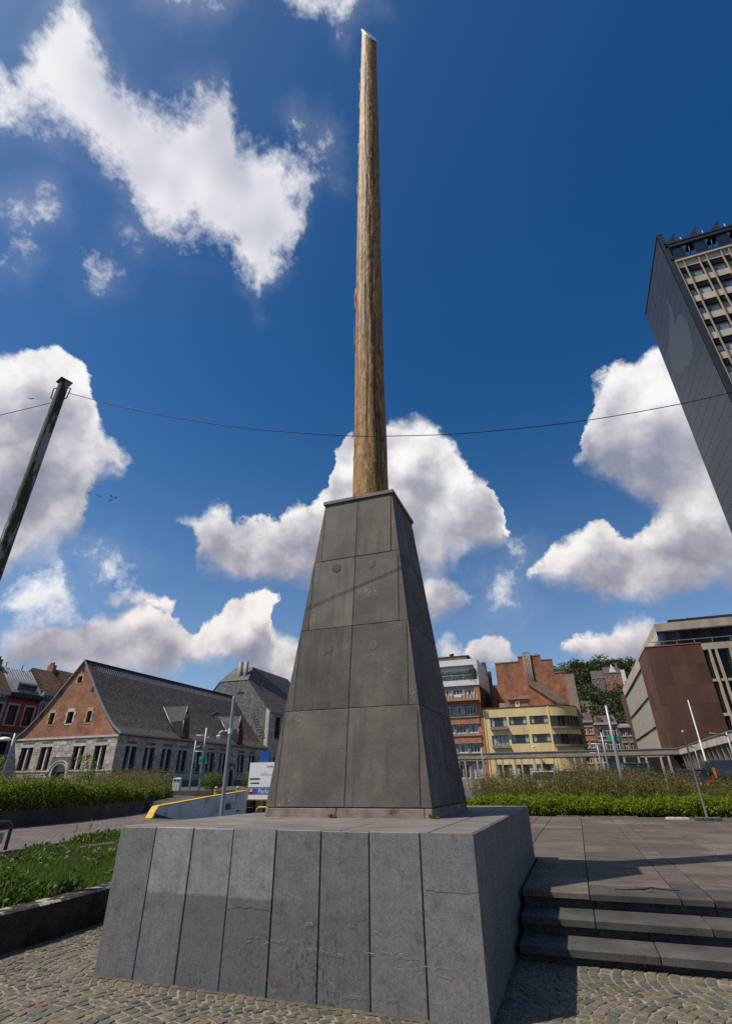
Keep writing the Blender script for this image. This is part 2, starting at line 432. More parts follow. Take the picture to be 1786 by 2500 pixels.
def leafmat(name, c1, c2, trans=0.35, rough=0.55):
    m, g, b = new_mat(name)
    rnd = g.n('ShaderNodeNewGeometry').outputs['Random Per Island']
    pos = g.n('ShaderNodeNewGeometry').outputs['Position']
    f = g.m('ADD', g.m('MULTIPLY', rnd, 0.6), g.m('MULTIPLY', g.noise(pos, 1.3, 3, 0.6), 0.5), clamp=True)
    c = g.mix(f, (*c1, 1), (*c2, 1))
    g.put(b, 'Base Color', c); g.put(b, 'Roughness', rough); g.put(b, 'Specular IOR Level', 0.35)
    tr = g.n('ShaderNodeBsdfTranslucent', Color=g.mix(1.0, c, (1.3, 1.5, 0.5, 1), 'MULTIPLY'))
    mx = g.n('ShaderNodeMixShader', i0=trans, i1=b.outputs[0], i2=tr.outputs[0])
    g.t.links.new(mx.outputs[0], g.t.nodes['Material Output'].inputs[0])
    return m


# leaf scatter: many small leaf blades gathered into one mesh, each blade an island of its own
def blades(name, mat, items, parent=None, fold=0.25):
    """items: (point, direction, side, length, width)"""
    vs, fs = [], []
    for p, d, w, L, W in items:
        b = len(vs); nrm = d.cross(w)
        q = p + d * (L * 0.45)
        vs += [p[:], (q + w * W + nrm * (W * fold))[:], (p + d * L)[:], (q - w * W + nrm * (W * fold))[:]]
        fs += [(b, b + 1, b + 2), (b, b + 2, b + 3)]
    me = bpy.data.meshes.new(name); me.from_pydata(vs, [], fs); me.materials.append(mat); me.update()
    return link(name, me, parent)


def rdir(rng, up=0.0):
    while True:
        d = Vector((rng.uniform(-1, 1), rng.uniform(-1, 1), rng.uniform(-1, 1)))
        if 0.05 < d.length < 1:
            d.normalize(); d.z += up
            return d.normalized()


def side_of(d, rng):
    s = d.cross(rdir(rng))
    return s.normalized() if s.length > 1e-4 else Vector((1, 0, 0))


def in_view(p, margin=1.05):
    q = Vector(p) - Vector((0.954, -5.343, 1.70)); z = q.dot(_f)
    return z > 0.1 and abs(q.dot(_r) / z) < 0.7278 * margin and abs(q.dot(_u) / z) < 1.0188 * margin


def clip(poly, planes):
    """convex clip of a 2-D polygon; planes: (a, b, c) keeps a*x + b*y <= c"""
    for a, b, c in planes:
        o = []
        for i in range(len(poly)):
            p, q = poly[i], poly[(i + 1) % len(poly)]
            dp, dq = a * p[0] + b * p[1] - c, a * q[0] + b * q[1] - c
            if dp <= 0: o.append(p)
            if (dp < 0) != (dq < 0) and abs(dp - dq) > 1e-12:
                t = dp / (dp - dq); o.append((p[0] + (q[0] - p[0]) * t, p[1] + (q[1] - p[1]) * t))
        poly = o
        if len(poly) < 3: return []
    return poly


class Facade:
    """a wall plane: origin O (x, y), unit direction U along it, outward normal N; heights are world heights"""
    def __init__(s, O, U, N):
        s.O = Vector((O[0], O[1], 0)); s.U = Vector((U[0], U[1], 0)); s.N = Vector((N[0], N[1], 0))
        s.flip = s.U.cross(s.N).z > 0        # keeps faces pointing outwards

    def p(s, u, z, d=0.0):
        return (s.O + s.U * u + s.N * d + Vector((0, 0, z)))[:]

    def face(s, mb, pts, d=0.0):
        q = [s.p(u, z, d) for u, z in pts]
        mb.poly(q if not s.flip else q[::-1])

    def box(s, mb, u0, u1, z0, z1, d0, d1):
        """box standing from depth d0 to d1 (d1 > d0 is further out)"""
        q = [s.p(u, z, d) for d in (d0, d1) for u, z in ((u0, z0), (u1, z0), (u1, z1), (u0, z1))]
        fs = [(4, 5, 6, 7), (0, 3, 2, 1), (0, 1, 5, 4), (1, 2, 6, 5), (2, 3, 7, 6), (3, 0, 4, 7)]
        mb.add(q, fs if not s.flip else [f[::-1] for f in fs])
        return mb

    def wall(s, mb, u0, u1, z0, z1, holes, depth=0.25, planes=None):
        us = sorted({u0, u1, *[h[0] for h in holes], *[h[1] for h in holes]}); zs = sorted({z0, z1, *[h[2] for h in holes], *[h[3] for h in holes]})
        us = [u for u in us if u0 <= u <= u1]; zs = [z for z in zs if z0 <= z <= z1]
        for i in range(len(us) - 1):
            for j in range(len(zs) - 1):
                cu, cz = (us[i] + us[i + 1]) / 2, (zs[j] + zs[j + 1]) / 2
                if any(h[0] < cu < h[1] and h[2] < cz < h[3] for h in holes): continue
                q = [(us[i], zs[j]), (us[i + 1], zs[j]), (us[i + 1], zs[j + 1]), (us[i], zs[j + 1])]
                if planes: q = clip(q, planes)
                if q: s.face(mb, q)
        for a, b, c, d in holes:
            for (ua, za), (ub, zb) in (((a, c), (b, c)), ((b, c), (b, d)), ((b, d), (a, d)), ((a, d), (a, c))):
                q = [s.p(ua, za), s.p(ub, zb), s.p(ub, zb, -depth), s.p(ua, za, -depth)]
                mb.poly(q[::-1] if not s.flip else q)
        return mb

    def window(s, parent, a, b, c, d, fm, gm, bars=(0.5,), trans=(), fw=0.06, depth=0.16, name='window', curtain=None):
        """frame with mullions (fractions of the width) and transoms; the pane is a sub-part"""
        mb = MB(); e = 0.004
        s.box(mb, a + e, a + fw, c + e, d - e, -depth - 0.05, -depth + 0.03); s.box(mb, b - fw, b - e, c + e, d - e, -depth - 0.05, -depth + 0.03)
        s.box(mb, a + fw + 0.002, b - fw - 0.002, c + e, c + fw, -depth - 0.05, -depth + 0.03); s.box(mb, a + fw + 0.002, b - fw - 0.002, d - fw, d - e, -depth - 0.05, -depth + 0.03)
        for k in bars:
            u = a + (b - a) * k; s.box(mb, u - fw * 0.42, u + fw * 0.42, c + fw + 0.002, d - fw - 0.002, -depth - 0.046, -depth + 0.026)
        for k in trans:
            z = c + (d - c) * k; s.box(mb, a + fw + 0.004, b - fw - 0.004, z - fw * 0.38, z + fw * 0.38, -depth - 0.042, -depth + 0.022)
        w = mb.build(name, fm, parent)
        g = MB(); s.box(g, a + fw * 0.5, b - fw * 0.5, c + fw * 0.5, d - fw * 0.5, -depth - 0.036, -depth - 0.02)
        g.build('pane', gm, w)
        if curtain:
            for (k0, k1) in curtain[1]:
                q = MB(); n = 10
                for i in range(n):
                    ua, ub = a + (b - a) * (k0 + (k1 - k0) * i / n), a + (b - a) * (k0 + (k1 - k0) * (i + 1) / n)
                    da, db = (-depth - 0.018 + 0.006 * (i % 2)), (-depth - 0.018 + 0.006 * ((i + 1) % 2))
                    pts = [s.p(ua, c + fw, da), s.p(ub, c + fw, db), s.p(ub, d - fw, db), s.p(ua, d - fw, da)]
                    q.poly(pts if not s.flip else pts[::-1])
                q.build('curtain', curtain[0], w)
        return w

# ------------------------------------------------------------------ ground sheet
SETT_STOPS = [(0.0, (0.070, 0.073, 0.058)), (0.2, (0.122, 0.115, 0.085)), (0.38, (0.165, 0.128, 0.078)), (0.52, (0.088, 0.096, 0.080)), (0.68, (0.180, 0.150, 0.100)), (0.86, (0.080, 0.088, 0.094)), (0.96, (0.135, 0.115, 0.078)), (1.0, (0.185, 0.110, 0.058))]


def sett_material():
    m, g, b = new_mat('cobble_stone')
    geo = g.n('ShaderNodeNewGeometry'); oi = g.n('ShaderNodeObjectInfo').outputs['Random']; pos = geo.outputs['Position']
    r = g.m('FRACT', g.m('ADD', oi, geo.outputs['Random Per Island']))
    c = g.ramp(r, SETT_STOPS)
    c = g.mix(0.55, c, g.ramp(g.noise(pos, 34.0, 5, 0.65), [(0.25, (0.2, 0.2, 0.2)), (0.75, (0.8, 0.8, 0.78))]), 'OVERLAY')
    k = g.m('MULTIPLY_ADD', g.noise(pos, 1.1, 4, 0.6), 0.9, 0.38)
    c = g.mix(1.0, c, g.n('ShaderNodeCombineColor', i0=k, i1=k, i2=k).outputs[0], 'MULTIPLY')
    g.put(b, 'Base Color', c); g.put(b, 'Roughness', g.m('MULTIPLY_ADD', g.noise(pos, 20.0, 3, 0.5), 0.5, 0.40)); g.put(b, 'Specular IOR Level', 0.4)
    g.put(b, 'Normal', g.n('ShaderNodeBump', Strength=0.5, Distance=0.006, Height=g.noise(pos, 70.0, 5, 0.6)).outputs[0])
    return m


M_SETT = sett_material()
M_MORTAR = stone('sand_joint', [(0.25, (0.105, 0.094, 0.074)), (0.5, (0.20, 0.182, 0.145)), (0.8, (0.31, 0.288, 0.24))], 5.0, 8, 0.95, 0.6, 120.0, 0.3, 300, space='World', patch=((0.05, 0.06, 0.03), 2.2, 0.60, 0.72))
M_EARTH = stone('earth', [(0.3, (0.05, 0.045, 0.03)), (0.7, (0.12, 0.105, 0.07))], 2.0, 6, 0.95, 0.5, 20.0, space='World')
M_ASPHALT = stone('parking_asphalt', [(0.3, (0.055, 0.055, 0.055)), (0.7, (0.09, 0.088, 0.084))], 0.7, 6, 0.9, 0.4, 60.0, 0.2, 150, space='World')


def build_ground():
    mb = MB(); xs = [-3000, -900, -300, -120, -80, -60, -40, -24, -17.8, -17.5, -11.3, -11.0, -6.2, 14, 40, 80, 200, 900, 3000]
    ys = [-900, -200, -40, -8, 6, 12, 13.9, 14.2, 19.2, 20.2, 27.6, 28.0, 30, 45, 70, 110, 200, 420, 1200, 4000]

    def h(x, y):
        if -17.6 < x < -11.2 and 14.1 < y < 27.7: return -2.0
        if y <= 19.2 and x > -24: return -0.14
        a = 0.85
        if x < -20: a = 0.85 + min(1.0, (-20 - x) / 25.0) * 0.75
        if y < 12 and x <= -24: a = 0.85
        if y > 110: a += (y - 110) * 0.012 if y < 421 else 3.7
        return a
    for y in ys:
        for x in xs: mb.v.append((x, y, h(x, y)))
    n = len(xs)
    for j in range(len(ys) - 1):
        for i in range(n - 1):
            mb.f.append((j * n + i, j * n + i + 1, (j + 1) * n + i + 1, (j + 1) * n + i)); mb.sm.append(False)
    o = mb.build('ground', M_ASPHALT); tag(o, kind='structure')


build_ground()


# ------------------------------------------------------------------ cobbled forecourt, laid in segmental arcs
def build_cobbles():
    rng = random.Random(3)
    mb = MB(); mb.poly([(-5.75, -6, 0.002), (5.0, -6, 0.002), (5.0, 2.06, 0.002), (-5.75, 2.06, 0.002)])
    mb.poly([(-5.9, 2.06, 0.002), (-3.9, 2.06, 0.002), (-3.9, 8.0, 0.002), (-5.9, 8.0, 0.002)])
    bed = mb.build('cobble_paving', M_MORTAR); tag(bed, kind='structure')
    # stone shapes shared by all the stones
    shapes = []
    for k in range(9):
        base = []
        for x, y in ((.5, -.36), (.5, .36), (.37, .5), (-.37, .5), (-.5, .36), (-.5, -.36), (-.37, -.5), (.37, -.5)):
            base.append((x + rng.uniform(-0.06, 0.04) * (1 if x > 0 else -1), y + rng.uniform(-0.06, 0.04) * (1 if y > 0 else -1)))
        hs = [rng.uniform(0.6, 1.0) for _ in range(8)]
        vs = [(x, y, -0.06) for x, y in base] + [(x, y, 0.001 + 0.004 * hh) for (x, y), hh in zip(base, hs)] + [(x * 0.91, y * 0.91, 0.006 + 0.005 * hh) for (x, y), hh in zip(base, hs)] + [(0, 0, 0.0105)]
        fs = []
        for r in (0, 8):
            for i in range(8):
                j = (i + 1) % 8; fs.append((r + i, r + j, r + 8 + j, r + 8 + i))
        for i in range(8): fs.append((16 + i, 16 + (i + 1) % 8, 24))
        q = MB(); q.add(vs, fs, False); shapes.append(q)
    # places
    Wc, Rr, d = 1.24, 0.86, 0.104
    places = []
    half = math.asin(Wc / 2 / Rr)
    for col in range(-5, 8):
        yc = -2.1 + col * Wc
        for k in range(-60, 70):
            xc = k * d
            L = 2 * half * Rr; nst = 13
            wts = [rng.uniform(0.8, 1.2) for _ in range(nst)]; tot = sum(wts); a = -half
            for wgt in wts:
                da = 2 * half * wgt / tot; am = a + da / 2; a += da
                x = xc - (Rr * math.cos(am) - Rr * math.cos(half)); y = yc + Rr * math.sin(am)
                if not (-5.62 < x < 4.4 and -3.4 < y < 7.5): continue
                if -4.0 < x < 0.0 and -0.012 < y < 6.1: continue
                if x > -0.1 and y > 1.98: continue
                if x < -3.9 and y > 6: continue
                if not in_view((x, y, 0), 1.55): continue
                places.append((x + rng.uniform(-0.006, 0.006), y + rng.uniform(-0.006, 0.006), d * math.cos(am) * rng.uniform(0.80, 0.90), da * Rr * rng.uniform(0.80, 0.90), -am + rng.uniform(-0.09, 0.09)))
    vis = [p for p in places if in_view((p[0], p[1], 0.0), 1.0)]
    vis.sort(key=lambda p: (p[0] - 0.954) ** 2 + (p[1] + 5.343) ** 2)
    near = set(id(p) for p in vis[:300])
    meshes = [q.mesh('cobblestone', M_SETT) for q in shapes]
    rest = MB()
    for p in places:
        k = rng.randrange(9); x, y, wx, wy, rot = p; dz = rng.uniform(-0.006, 0.004); tx, ty = rng.uniform(-0.05, 0.05), rng.uniform(-0.05, 0.05)
        if id(p) in near:
            link('cobblestone', meshes[k], bed, (x, y, dz), (tx, ty, rot), (wx, wy, 1))
        else:
            c, s_ = math.cos(rot), math.sin(rot)
            rest.add([(x + (v[0] * wx) * c - (v[1] * wy) * s_, y + (v[0] * wx) * s_ + (v[1] * wy) * c, v[2] + dz + v[0] * wx * -ty + v[1] * wy * tx) for v in shapes[k].v], shapes[k].f)
    MB().poly([(-4.04, -.055, .0085), (.05, -.055, .0085), (.05, .0, .0085), (-4.04, .0, .0085)]).poly([(.0, .0, .0085), (.06, .0, .0085), (.045, 1.9, .0085), (.0, 1.9, .0085)]).poly([(-4.05, .0, .0085), (-4.0, .0, .0085), (-4.0, 3.0, .0085), (-4.05, 3.0, .0085)]).build('dirt_line', M_EARTH, bed)
    o = rest.build('cobblestones', M_SETT, bed); tag(o, kind='stuff')


build_cobbles()


# ------------------------------------------------------------------ bluestone plinth
def bluestone(name, base=1.0, tide=True):
    m, g, b = new_mat(name)
    v, oi = coords(g, 'Object')
    obj = g.n('ShaderNodeTexCoord').outputs['Object']
    wp = g.n('ShaderNodeNewGeometry').outputs['Position']
    z = g.n('ShaderNodeSeparateXYZ', i0=wp).outputs[2]
    n = g.noise(v, 7.0, 9, 0.72)
    c = g.ramp(n, [(0.28, tuple(base * k for k in (0.072, 0.076, 0.082))), (0.46, tuple(base * k for k in (0.126, 0.130, 0.135))), (0.58, tuple(base * k for k in (0.150, 0.147, 0.143))), (0.75, tuple(base * k for k in (0.20, 0.185, 0.17)))])
    # brown lichen film
    c = g.mix(g.m('MULTIPLY', g.step(g.noise(v, 15.0, 8, 0.74), 0.46, 0.58), g.m('MULTIPLY_ADD', g.n('ShaderNodeSeparateColor', i0=g.n('ShaderNodeObjectInfo').outputs['Color']).outputs[2], 0.62, 0.05)), c, (0.185 * base, 0.155 * base, 0.128 * base, 1))
    # dark weathering streaks that run down the face
    st = g.noise(g.v('MULTIPLY', v, (26, 26, 1.3)), 1.0, 5, 0.6)
    c = g.mix(g.m('MULTIPLY', g.step(st, 0.52, 0.72), 0.22), c, (0.045, 0.047, 0.05, 1))
    if tide:
        wob = g.m('ADD', z, g.m('MULTIPLY', g.m('SUBTRACT', g.noise(wp, 6.0, 4, 0.6), 0.5), 0.10))
        tone = g.n('ShaderNodeSeparateColor', i0=g.n('ShaderNodeObjectInfo').outputs['Color']).outputs
        c = g.mix(g.m('MULTIPLY', g.step(wob, 0.735, 0.70), g.m('MULTIPLY', tone[0], 0.62)), c, (0.048, 0.050, 0.054, 1))
        # spatter low down
        sp = g.noise(g.v('MULTIPLY', wp, (1, 1, 0.6)), 42.0, 3, 0.6)
        c = g.mix(g.m('MULTIPLY', g.m('MULTIPLY', g.step(sp, 0.54, 0.60), g.step(g.noise(wp, 1.7, 2, 0.5), 0.48, 0.62)), g.step(z, 0.62, 0.28, 0.0, 0.6)), c, (0.028, 0.029, 0.032, 1))
    # pits and grains
    c = g.mix(0.35, c, g.ramp(g.noise(v, 70.0, 4, 0.7), [(0.34, (0.12, 0.12, 0.12)), (0.5, (0.5, 0.5, 0.5)), (0.68, (0.86, 0.86, 0.86))]), 'OVERLAY')
    # fine scratches
    sc = g.noise(g.v('MULTIPLY', v, (8, 8, 160)), 1.0, 2, 0.5)
    c = g.mix(g.m('MULTIPLY', g.step(sc, 0.70, 0.76), 0.14), c, (0.42, 0.42, 0.42, 1))
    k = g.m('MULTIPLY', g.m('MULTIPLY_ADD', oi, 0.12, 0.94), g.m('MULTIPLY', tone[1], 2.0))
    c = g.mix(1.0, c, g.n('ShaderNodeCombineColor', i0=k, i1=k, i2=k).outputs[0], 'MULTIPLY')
    g.put(b, 'Base Color', c); g.put(b, 'Roughness', g.m('MULTIPLY_ADD', n, 0.3, 0.48)); g.put(b, 'Specular IOR Level', 0.35)
    hgt = g.m('ADD', g.noise(v, 110.0, 4, 0.6), g.m('MULTIPLY', g.noise(v, 14.0, 5, 0.6), 1.4))
    g.put(b, 'Normal', g.n('ShaderNodeBump', Strength=0.22, Distance=0.006, Height=hgt).outputs[0])
    return m


M_PLINTH = bluestone('plinth_bluestone', 1.22)
M_PLTOP = stone('plinth_top_stone', [(0.3, (0.115, 0.104, 0.097)), (0.5, (0.160, 0.146, 0.136)), (0.72, (0.215, 0.197, 0.183))], 2.6, 8, 0.75, 0.2, 90.0, 0.25, 240, rnd=0.10, stretch=(0.5, 1.6, 1))
M_JOINT = stone('dark_joint', [(0.3, (0.015, 0.014, 0.013)), (0.7, (0.04, 0.037, 0.034))], 20, 4, 0.95, 0.3)
M_RUSTJ = stone('brown_joint', [(0.3, (0.035, 0.026, 0.019)), (0.7, (0.09, 0.065, 0.045))], 12, 4, 0.95, 0.3)
M_CHALK = stone('chalk', [(0.42, (0.16, 0.16, 0.16)), (0.60, (0.46, 0.46, 0.46))], 90, 4, 0.95, 0.0)
M_REDCHALK = stone('red_chalk', [(0.4, (0.16, 0.06, 0.06)), (0.6, (0.38, 0.08, 0.09))], 90, 4, 0.95, 0.0)


def rough_slab(mb, x0, x1, y0, y1, z0, z1, rng, front='y0', b=0.007):
    mb.bbox(x0, x1, y0, y1, z0, z1, b)


def build_plinth():
    rng = random.Random(8)
    root = empty('stone_plinth', (-2, 3, 0), 0, 'wide block of grey bluestone slabs carrying the tapered pedestal', 'plinth')
    o = lambda x, y, z=0: (x + 2, y - 3, z)                # site to local
    MB().box(-1.96, 1.96, -2.96, 2.96, -0.1, 1.262).build('core', M_JOINT, root)
    T = 0.034
    TONE = [(.15, .52, .55, 1), (.8, .70, .12, 1), (1.0, .72, .15, 1), (1.0, .72, .05, 1), (.3, .47, .25, 1), (.2, .49, .30, 1), (.1, .53, .75, 1), (.0, .55, .80, 1)]     # tide mark, tone and lichen of each slab
    for i in range(8):                                    # the face of eight upright slabs
        x0, x1 = -4 + i * 0.5, -4 + (i + 1) * 0.5
        a, b_ = x0 + 0.005 + rng.uniform(0, .002), x1 - 0.005 - rng.uniform(0, .002)
        cracks = {3: 0.62, 7: 0.865}
        top = 1.288 + rng.uniform(-0.003, 0.002); y = rng.uniform(-0.004, 0.004)
        loc = o((x0 + x1) / 2, 0)
        if i in cracks:                                   # cracked right through: two pieces with a ragged line between
            zc = cracks[i]; n = 12; prof = [zc + rng.uniform(-0.007, 0.007) + 0.02 * math.sin(k / n * 3.0) * (1 if i == 3 else -1) for k in range(n + 1)]
            for part in (0, 1):
                mb = MB(); xs = [a + (b_ - a) * k / n - (x0 + x1) / 2 for k in range(n + 1)]
                for k in range(n):
                    g_ = 0.0022
                    zl = (prof[k] - g_, prof[k + 1] - g_) if part == 0 else (prof[k] + g_, prof[k + 1] + g_)
                    lo = (-0.02, -0.02) if part == 0 else zl; hi = zl if part == 0 else (top, top)
                    q = [(xs[k], y, lo[0]), (xs[k + 1], y, lo[1]), (xs[k + 1], y, hi[1]), (xs[k], y, hi[0])]
                    mb.add(q + [(p[0], y + T, p[2]) for p in q], [(0, 1, 2, 3), (0, 4, 5, 1), (3, 2, 6, 7)] + ([(0, 3, 7, 4)] if k == 0 else []) + ([(1, 5, 6, 2)] if k == n - 1 else []))
                mb.build('facing_slab', M_PLINTH, root, loc).color = TONE[i]
        else:
            mb = MB(); hw = (b_ - a) / 2; mb.bbox(-hw, hw, y, y + T, -0.02, top, 0.006); mb.build('facing_slab', M_PLINTH, root, loc).color = TONE[i]
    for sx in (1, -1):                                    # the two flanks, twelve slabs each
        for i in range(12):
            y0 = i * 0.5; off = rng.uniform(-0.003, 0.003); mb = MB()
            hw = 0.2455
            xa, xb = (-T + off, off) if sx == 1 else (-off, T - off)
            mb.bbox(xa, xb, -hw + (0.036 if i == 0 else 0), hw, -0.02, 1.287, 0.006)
            mb.build('facing_slab', M_PLINTH, root, o(0 if sx == 1 else -4, y0 + 0.25)).color = (.2, rng.uniform(.40, .50), rng.uniform(.1, .6), 1)  # flank stone toned darker to deepen its shade
    for i in range(8):
        mb = MB(); mb.bbox(-0.245, 0.245, -T, 0, -0.02, 1.287, 0.006); mb.build('facing_slab', M_PLINTH, root, o(-3.75 + i * .5, 6.0))
    # paving on top
    for (x0, x1, y0, y1) in [(-3.985, -2.72, 0.014, 0.99), (-2.71, -1.30, 0.014, 0.99), (-1.29, -0.42, 0.014, 0.99), (-0.41, -0.014, 0.014, 2.2), (-3.985, -2.95, 1.0, 2.99), (-2.94, -1.71, 1.0, 2.99), (-1.70, -0.42, 1.0, 2.99), (-0.41, -0.014, 2.21, 4.4), (-3.985, -2.95, 3.0, 5.985), (-2.94, -1.71, 3.0, 5.985), (-1.70, -0.42, 3.0, 5.985), (-0.41, -0.014, 4.41, 5.985)]:
        mb = MB(); cx, cy = (x0 + x1) / 2, (y0 + y1) / 2
        mb.bbox(x0 - cx + .003, x1 - cx - .003, y0 - cy + .003, y1 - cy - .003, 1.255, 1.2935 + rng.uniform(-.001, .001), 0.004); mb.build('top_slab', M_PLTOP, root, o(cx, cy))
    # chalk scrawls and a red one on the face
    def stroke(pts, w, mat, name):
        mb = MB(); y = -0.0075
        for k in range(len(pts) - 1):
            (xa, za), (xb, zb) = pts[k], pts[k + 1]; d = Vector((xb - xa, zb - za)); 
            if d.length < 1e-5: continue
            n_ = Vector((-d.y, d.x)).normalized() * w * rng.uniform(0.35, 1.0)
            mb.poly([(xa - n_.x, y, za - n_.y), (xb - n_.x, y, zb - n_.y), (xb + n_.x, y, zb + n_.y), (xa + n_.x, y, za + n_.y)])
        mb.build(name, mat, root, o(0, 0))

    def wobble(x0, z0, x1, z1, n=9, amp=0.008):
        return [(x0 + (x1 - x0) * k / n + rng.uniform(-amp, amp) * .4, z0 + (z1 - z0) * k / n + rng.uniform(-amp, amp)) for k in range(n + 1)]
    for s in [(-2.237, .42, -2.18, .427), (-2.234, .387, -2.196, .392), (-2.142, .426, -2.104, .432), (-2.043, .387, -1.997, .397), (-1.991, .429, -1.886, .408), (-1.887, .417, -1.838, .426), (-1.833, .357, -1.792, .379), (-1.802, .378, -1.793, .41), (-1.75, .422, -1.678, .427), (-1.604, .385, -1.516, .385), (-1.48, .382, -1.359, .362), (-1.359, .365, -1.26, .362), (-1.064, .39, -.957, .40), (-.916, .406, -.677, .411), (-.797, .379, -.56, .403), (-.752, .307, -.495, .344), (-.446, .34, -.307, .354), (-.409, .295, -.291, .284), (-1.639, .544, -1.559, .559), (-1.631, .561, -1.563, .574), (-1.211, .579, -1.153, .568), (-.979, .562, -.905, .526), (-.216, .459, -.173, .442), (-1.975, .064, -1.886, .066), (-1.269, .091, -1.026, .109), (-.853, .106, -.76, .117)]:
        stroke(wobble(*s), 0.0024, M_CHALK, 'chalk_mark')
    stroke([(-1.99 + 0.0055 * k + rng.uniform(-.008, .008), .115 + 0.03 * (k % 2) + rng.uniform(-.012, .012)) for k in range(26)], 0.0018, M_REDCHALK, 'chalk_mark')
    return root


build_plinth()


# ------------------------------------------------------------------ tapered pedestal with its panels
def granite():
    m, g, b = new_mat('pedestal_granite')
    v, oi = coords(g, 'Object')
    wp = g.n('ShaderNodeNewGeometry').outputs['Position']; z = g.n('ShaderNodeSeparateXYZ', i0=wp).outputs[2]
    n = g.noise(v, 1.6, 7, 0.62)
    c = g.ramp(n, [(0.28, (0.064, 0.056, 0.049)), (0.5, (0.104, 0.093, 0.081)), (0.72, (0.150, 0.134, 0.114))])
    # fine granite grain
    c = g.mix(0.50, c, g.ramp(g.noise(v, 120.0, 3, 0.7), [(0.36, (0.10, 0.10, 0.10)), (0.5, (0.48, 0.48, 0.47)), (0.66, (0.95, 0.93, 0.9))]), 'OVERLAY')
    # pale lichen rosettes
    ro = g.m('MULTIPLY', g.step(g.noise(v, 2.4, 2, 0.5), 0.58, 0.70), g.step(g.noise(v, 42.0, 4, 0.7), 0.52, 0.62))
    c = g.mix(g.m('MULTIPLY', ro, 0.55), c, (0.34, 0.32, 0.28, 1))
    st = g.noise(g.v('MULTIPLY', v, (7, 7, 0.5)), 1.0, 5, 0.62)
    c = g.mix(g.m('MULTIPLY', g.step(st, 0.5, 0.66), 0.5), c, (0.052, 0.050, 0.049, 1))
    k = g.m('MULTIPLY_ADD', oi, 0.46, 0.80)
    c = g.mix(1.0, c, g.n('ShaderNodeCombineColor', i0=k, i1=k, i2=k).outputs[0], 'MULTIPLY')
    g.put(b, 'Base Color', c); g.put(b, 'Roughness', 0.72); g.put(b, 'Specular IOR Level', 0.3)
    g.put(b, 'Normal', g.n('ShaderNodeBump', Strength=0.3, Distance=0.004, Height=g.noise(v, 140.0, 4, 0.65)).outputs[0])
    return m


M_GRAN = granite()
M_BAND = stone('pedestal_band_stone', [(0.3, (0.15, 0.125, 0.105)), (0.5, (0.24, 0.20, 0.17)), (0.72, (0.31, 0.27, 0.235))], 5, 8, 0.85, 0.5, 70, 0.35, 200, rnd=0.08, patch=((0.07, 0.06, 0.05), 3.0, 0.55, 0.7))
M_CAPST = stone('pedestal_cap_stone', [(0.3, (0.16, 0.135, 0.11)), (0.7, (0.27, 0.23, 0.19))], 6, 7, 0.85, 0.4, 70, 0.3, 200, rnd=0.08)
PCX, PCY = -2.03, 3.07
PZ = [1.41, 2.675, 3.945, 5.215, 6.44]


def PH(z):
    return 1.203 - (z - 1.41) * 0.528 / 5.03


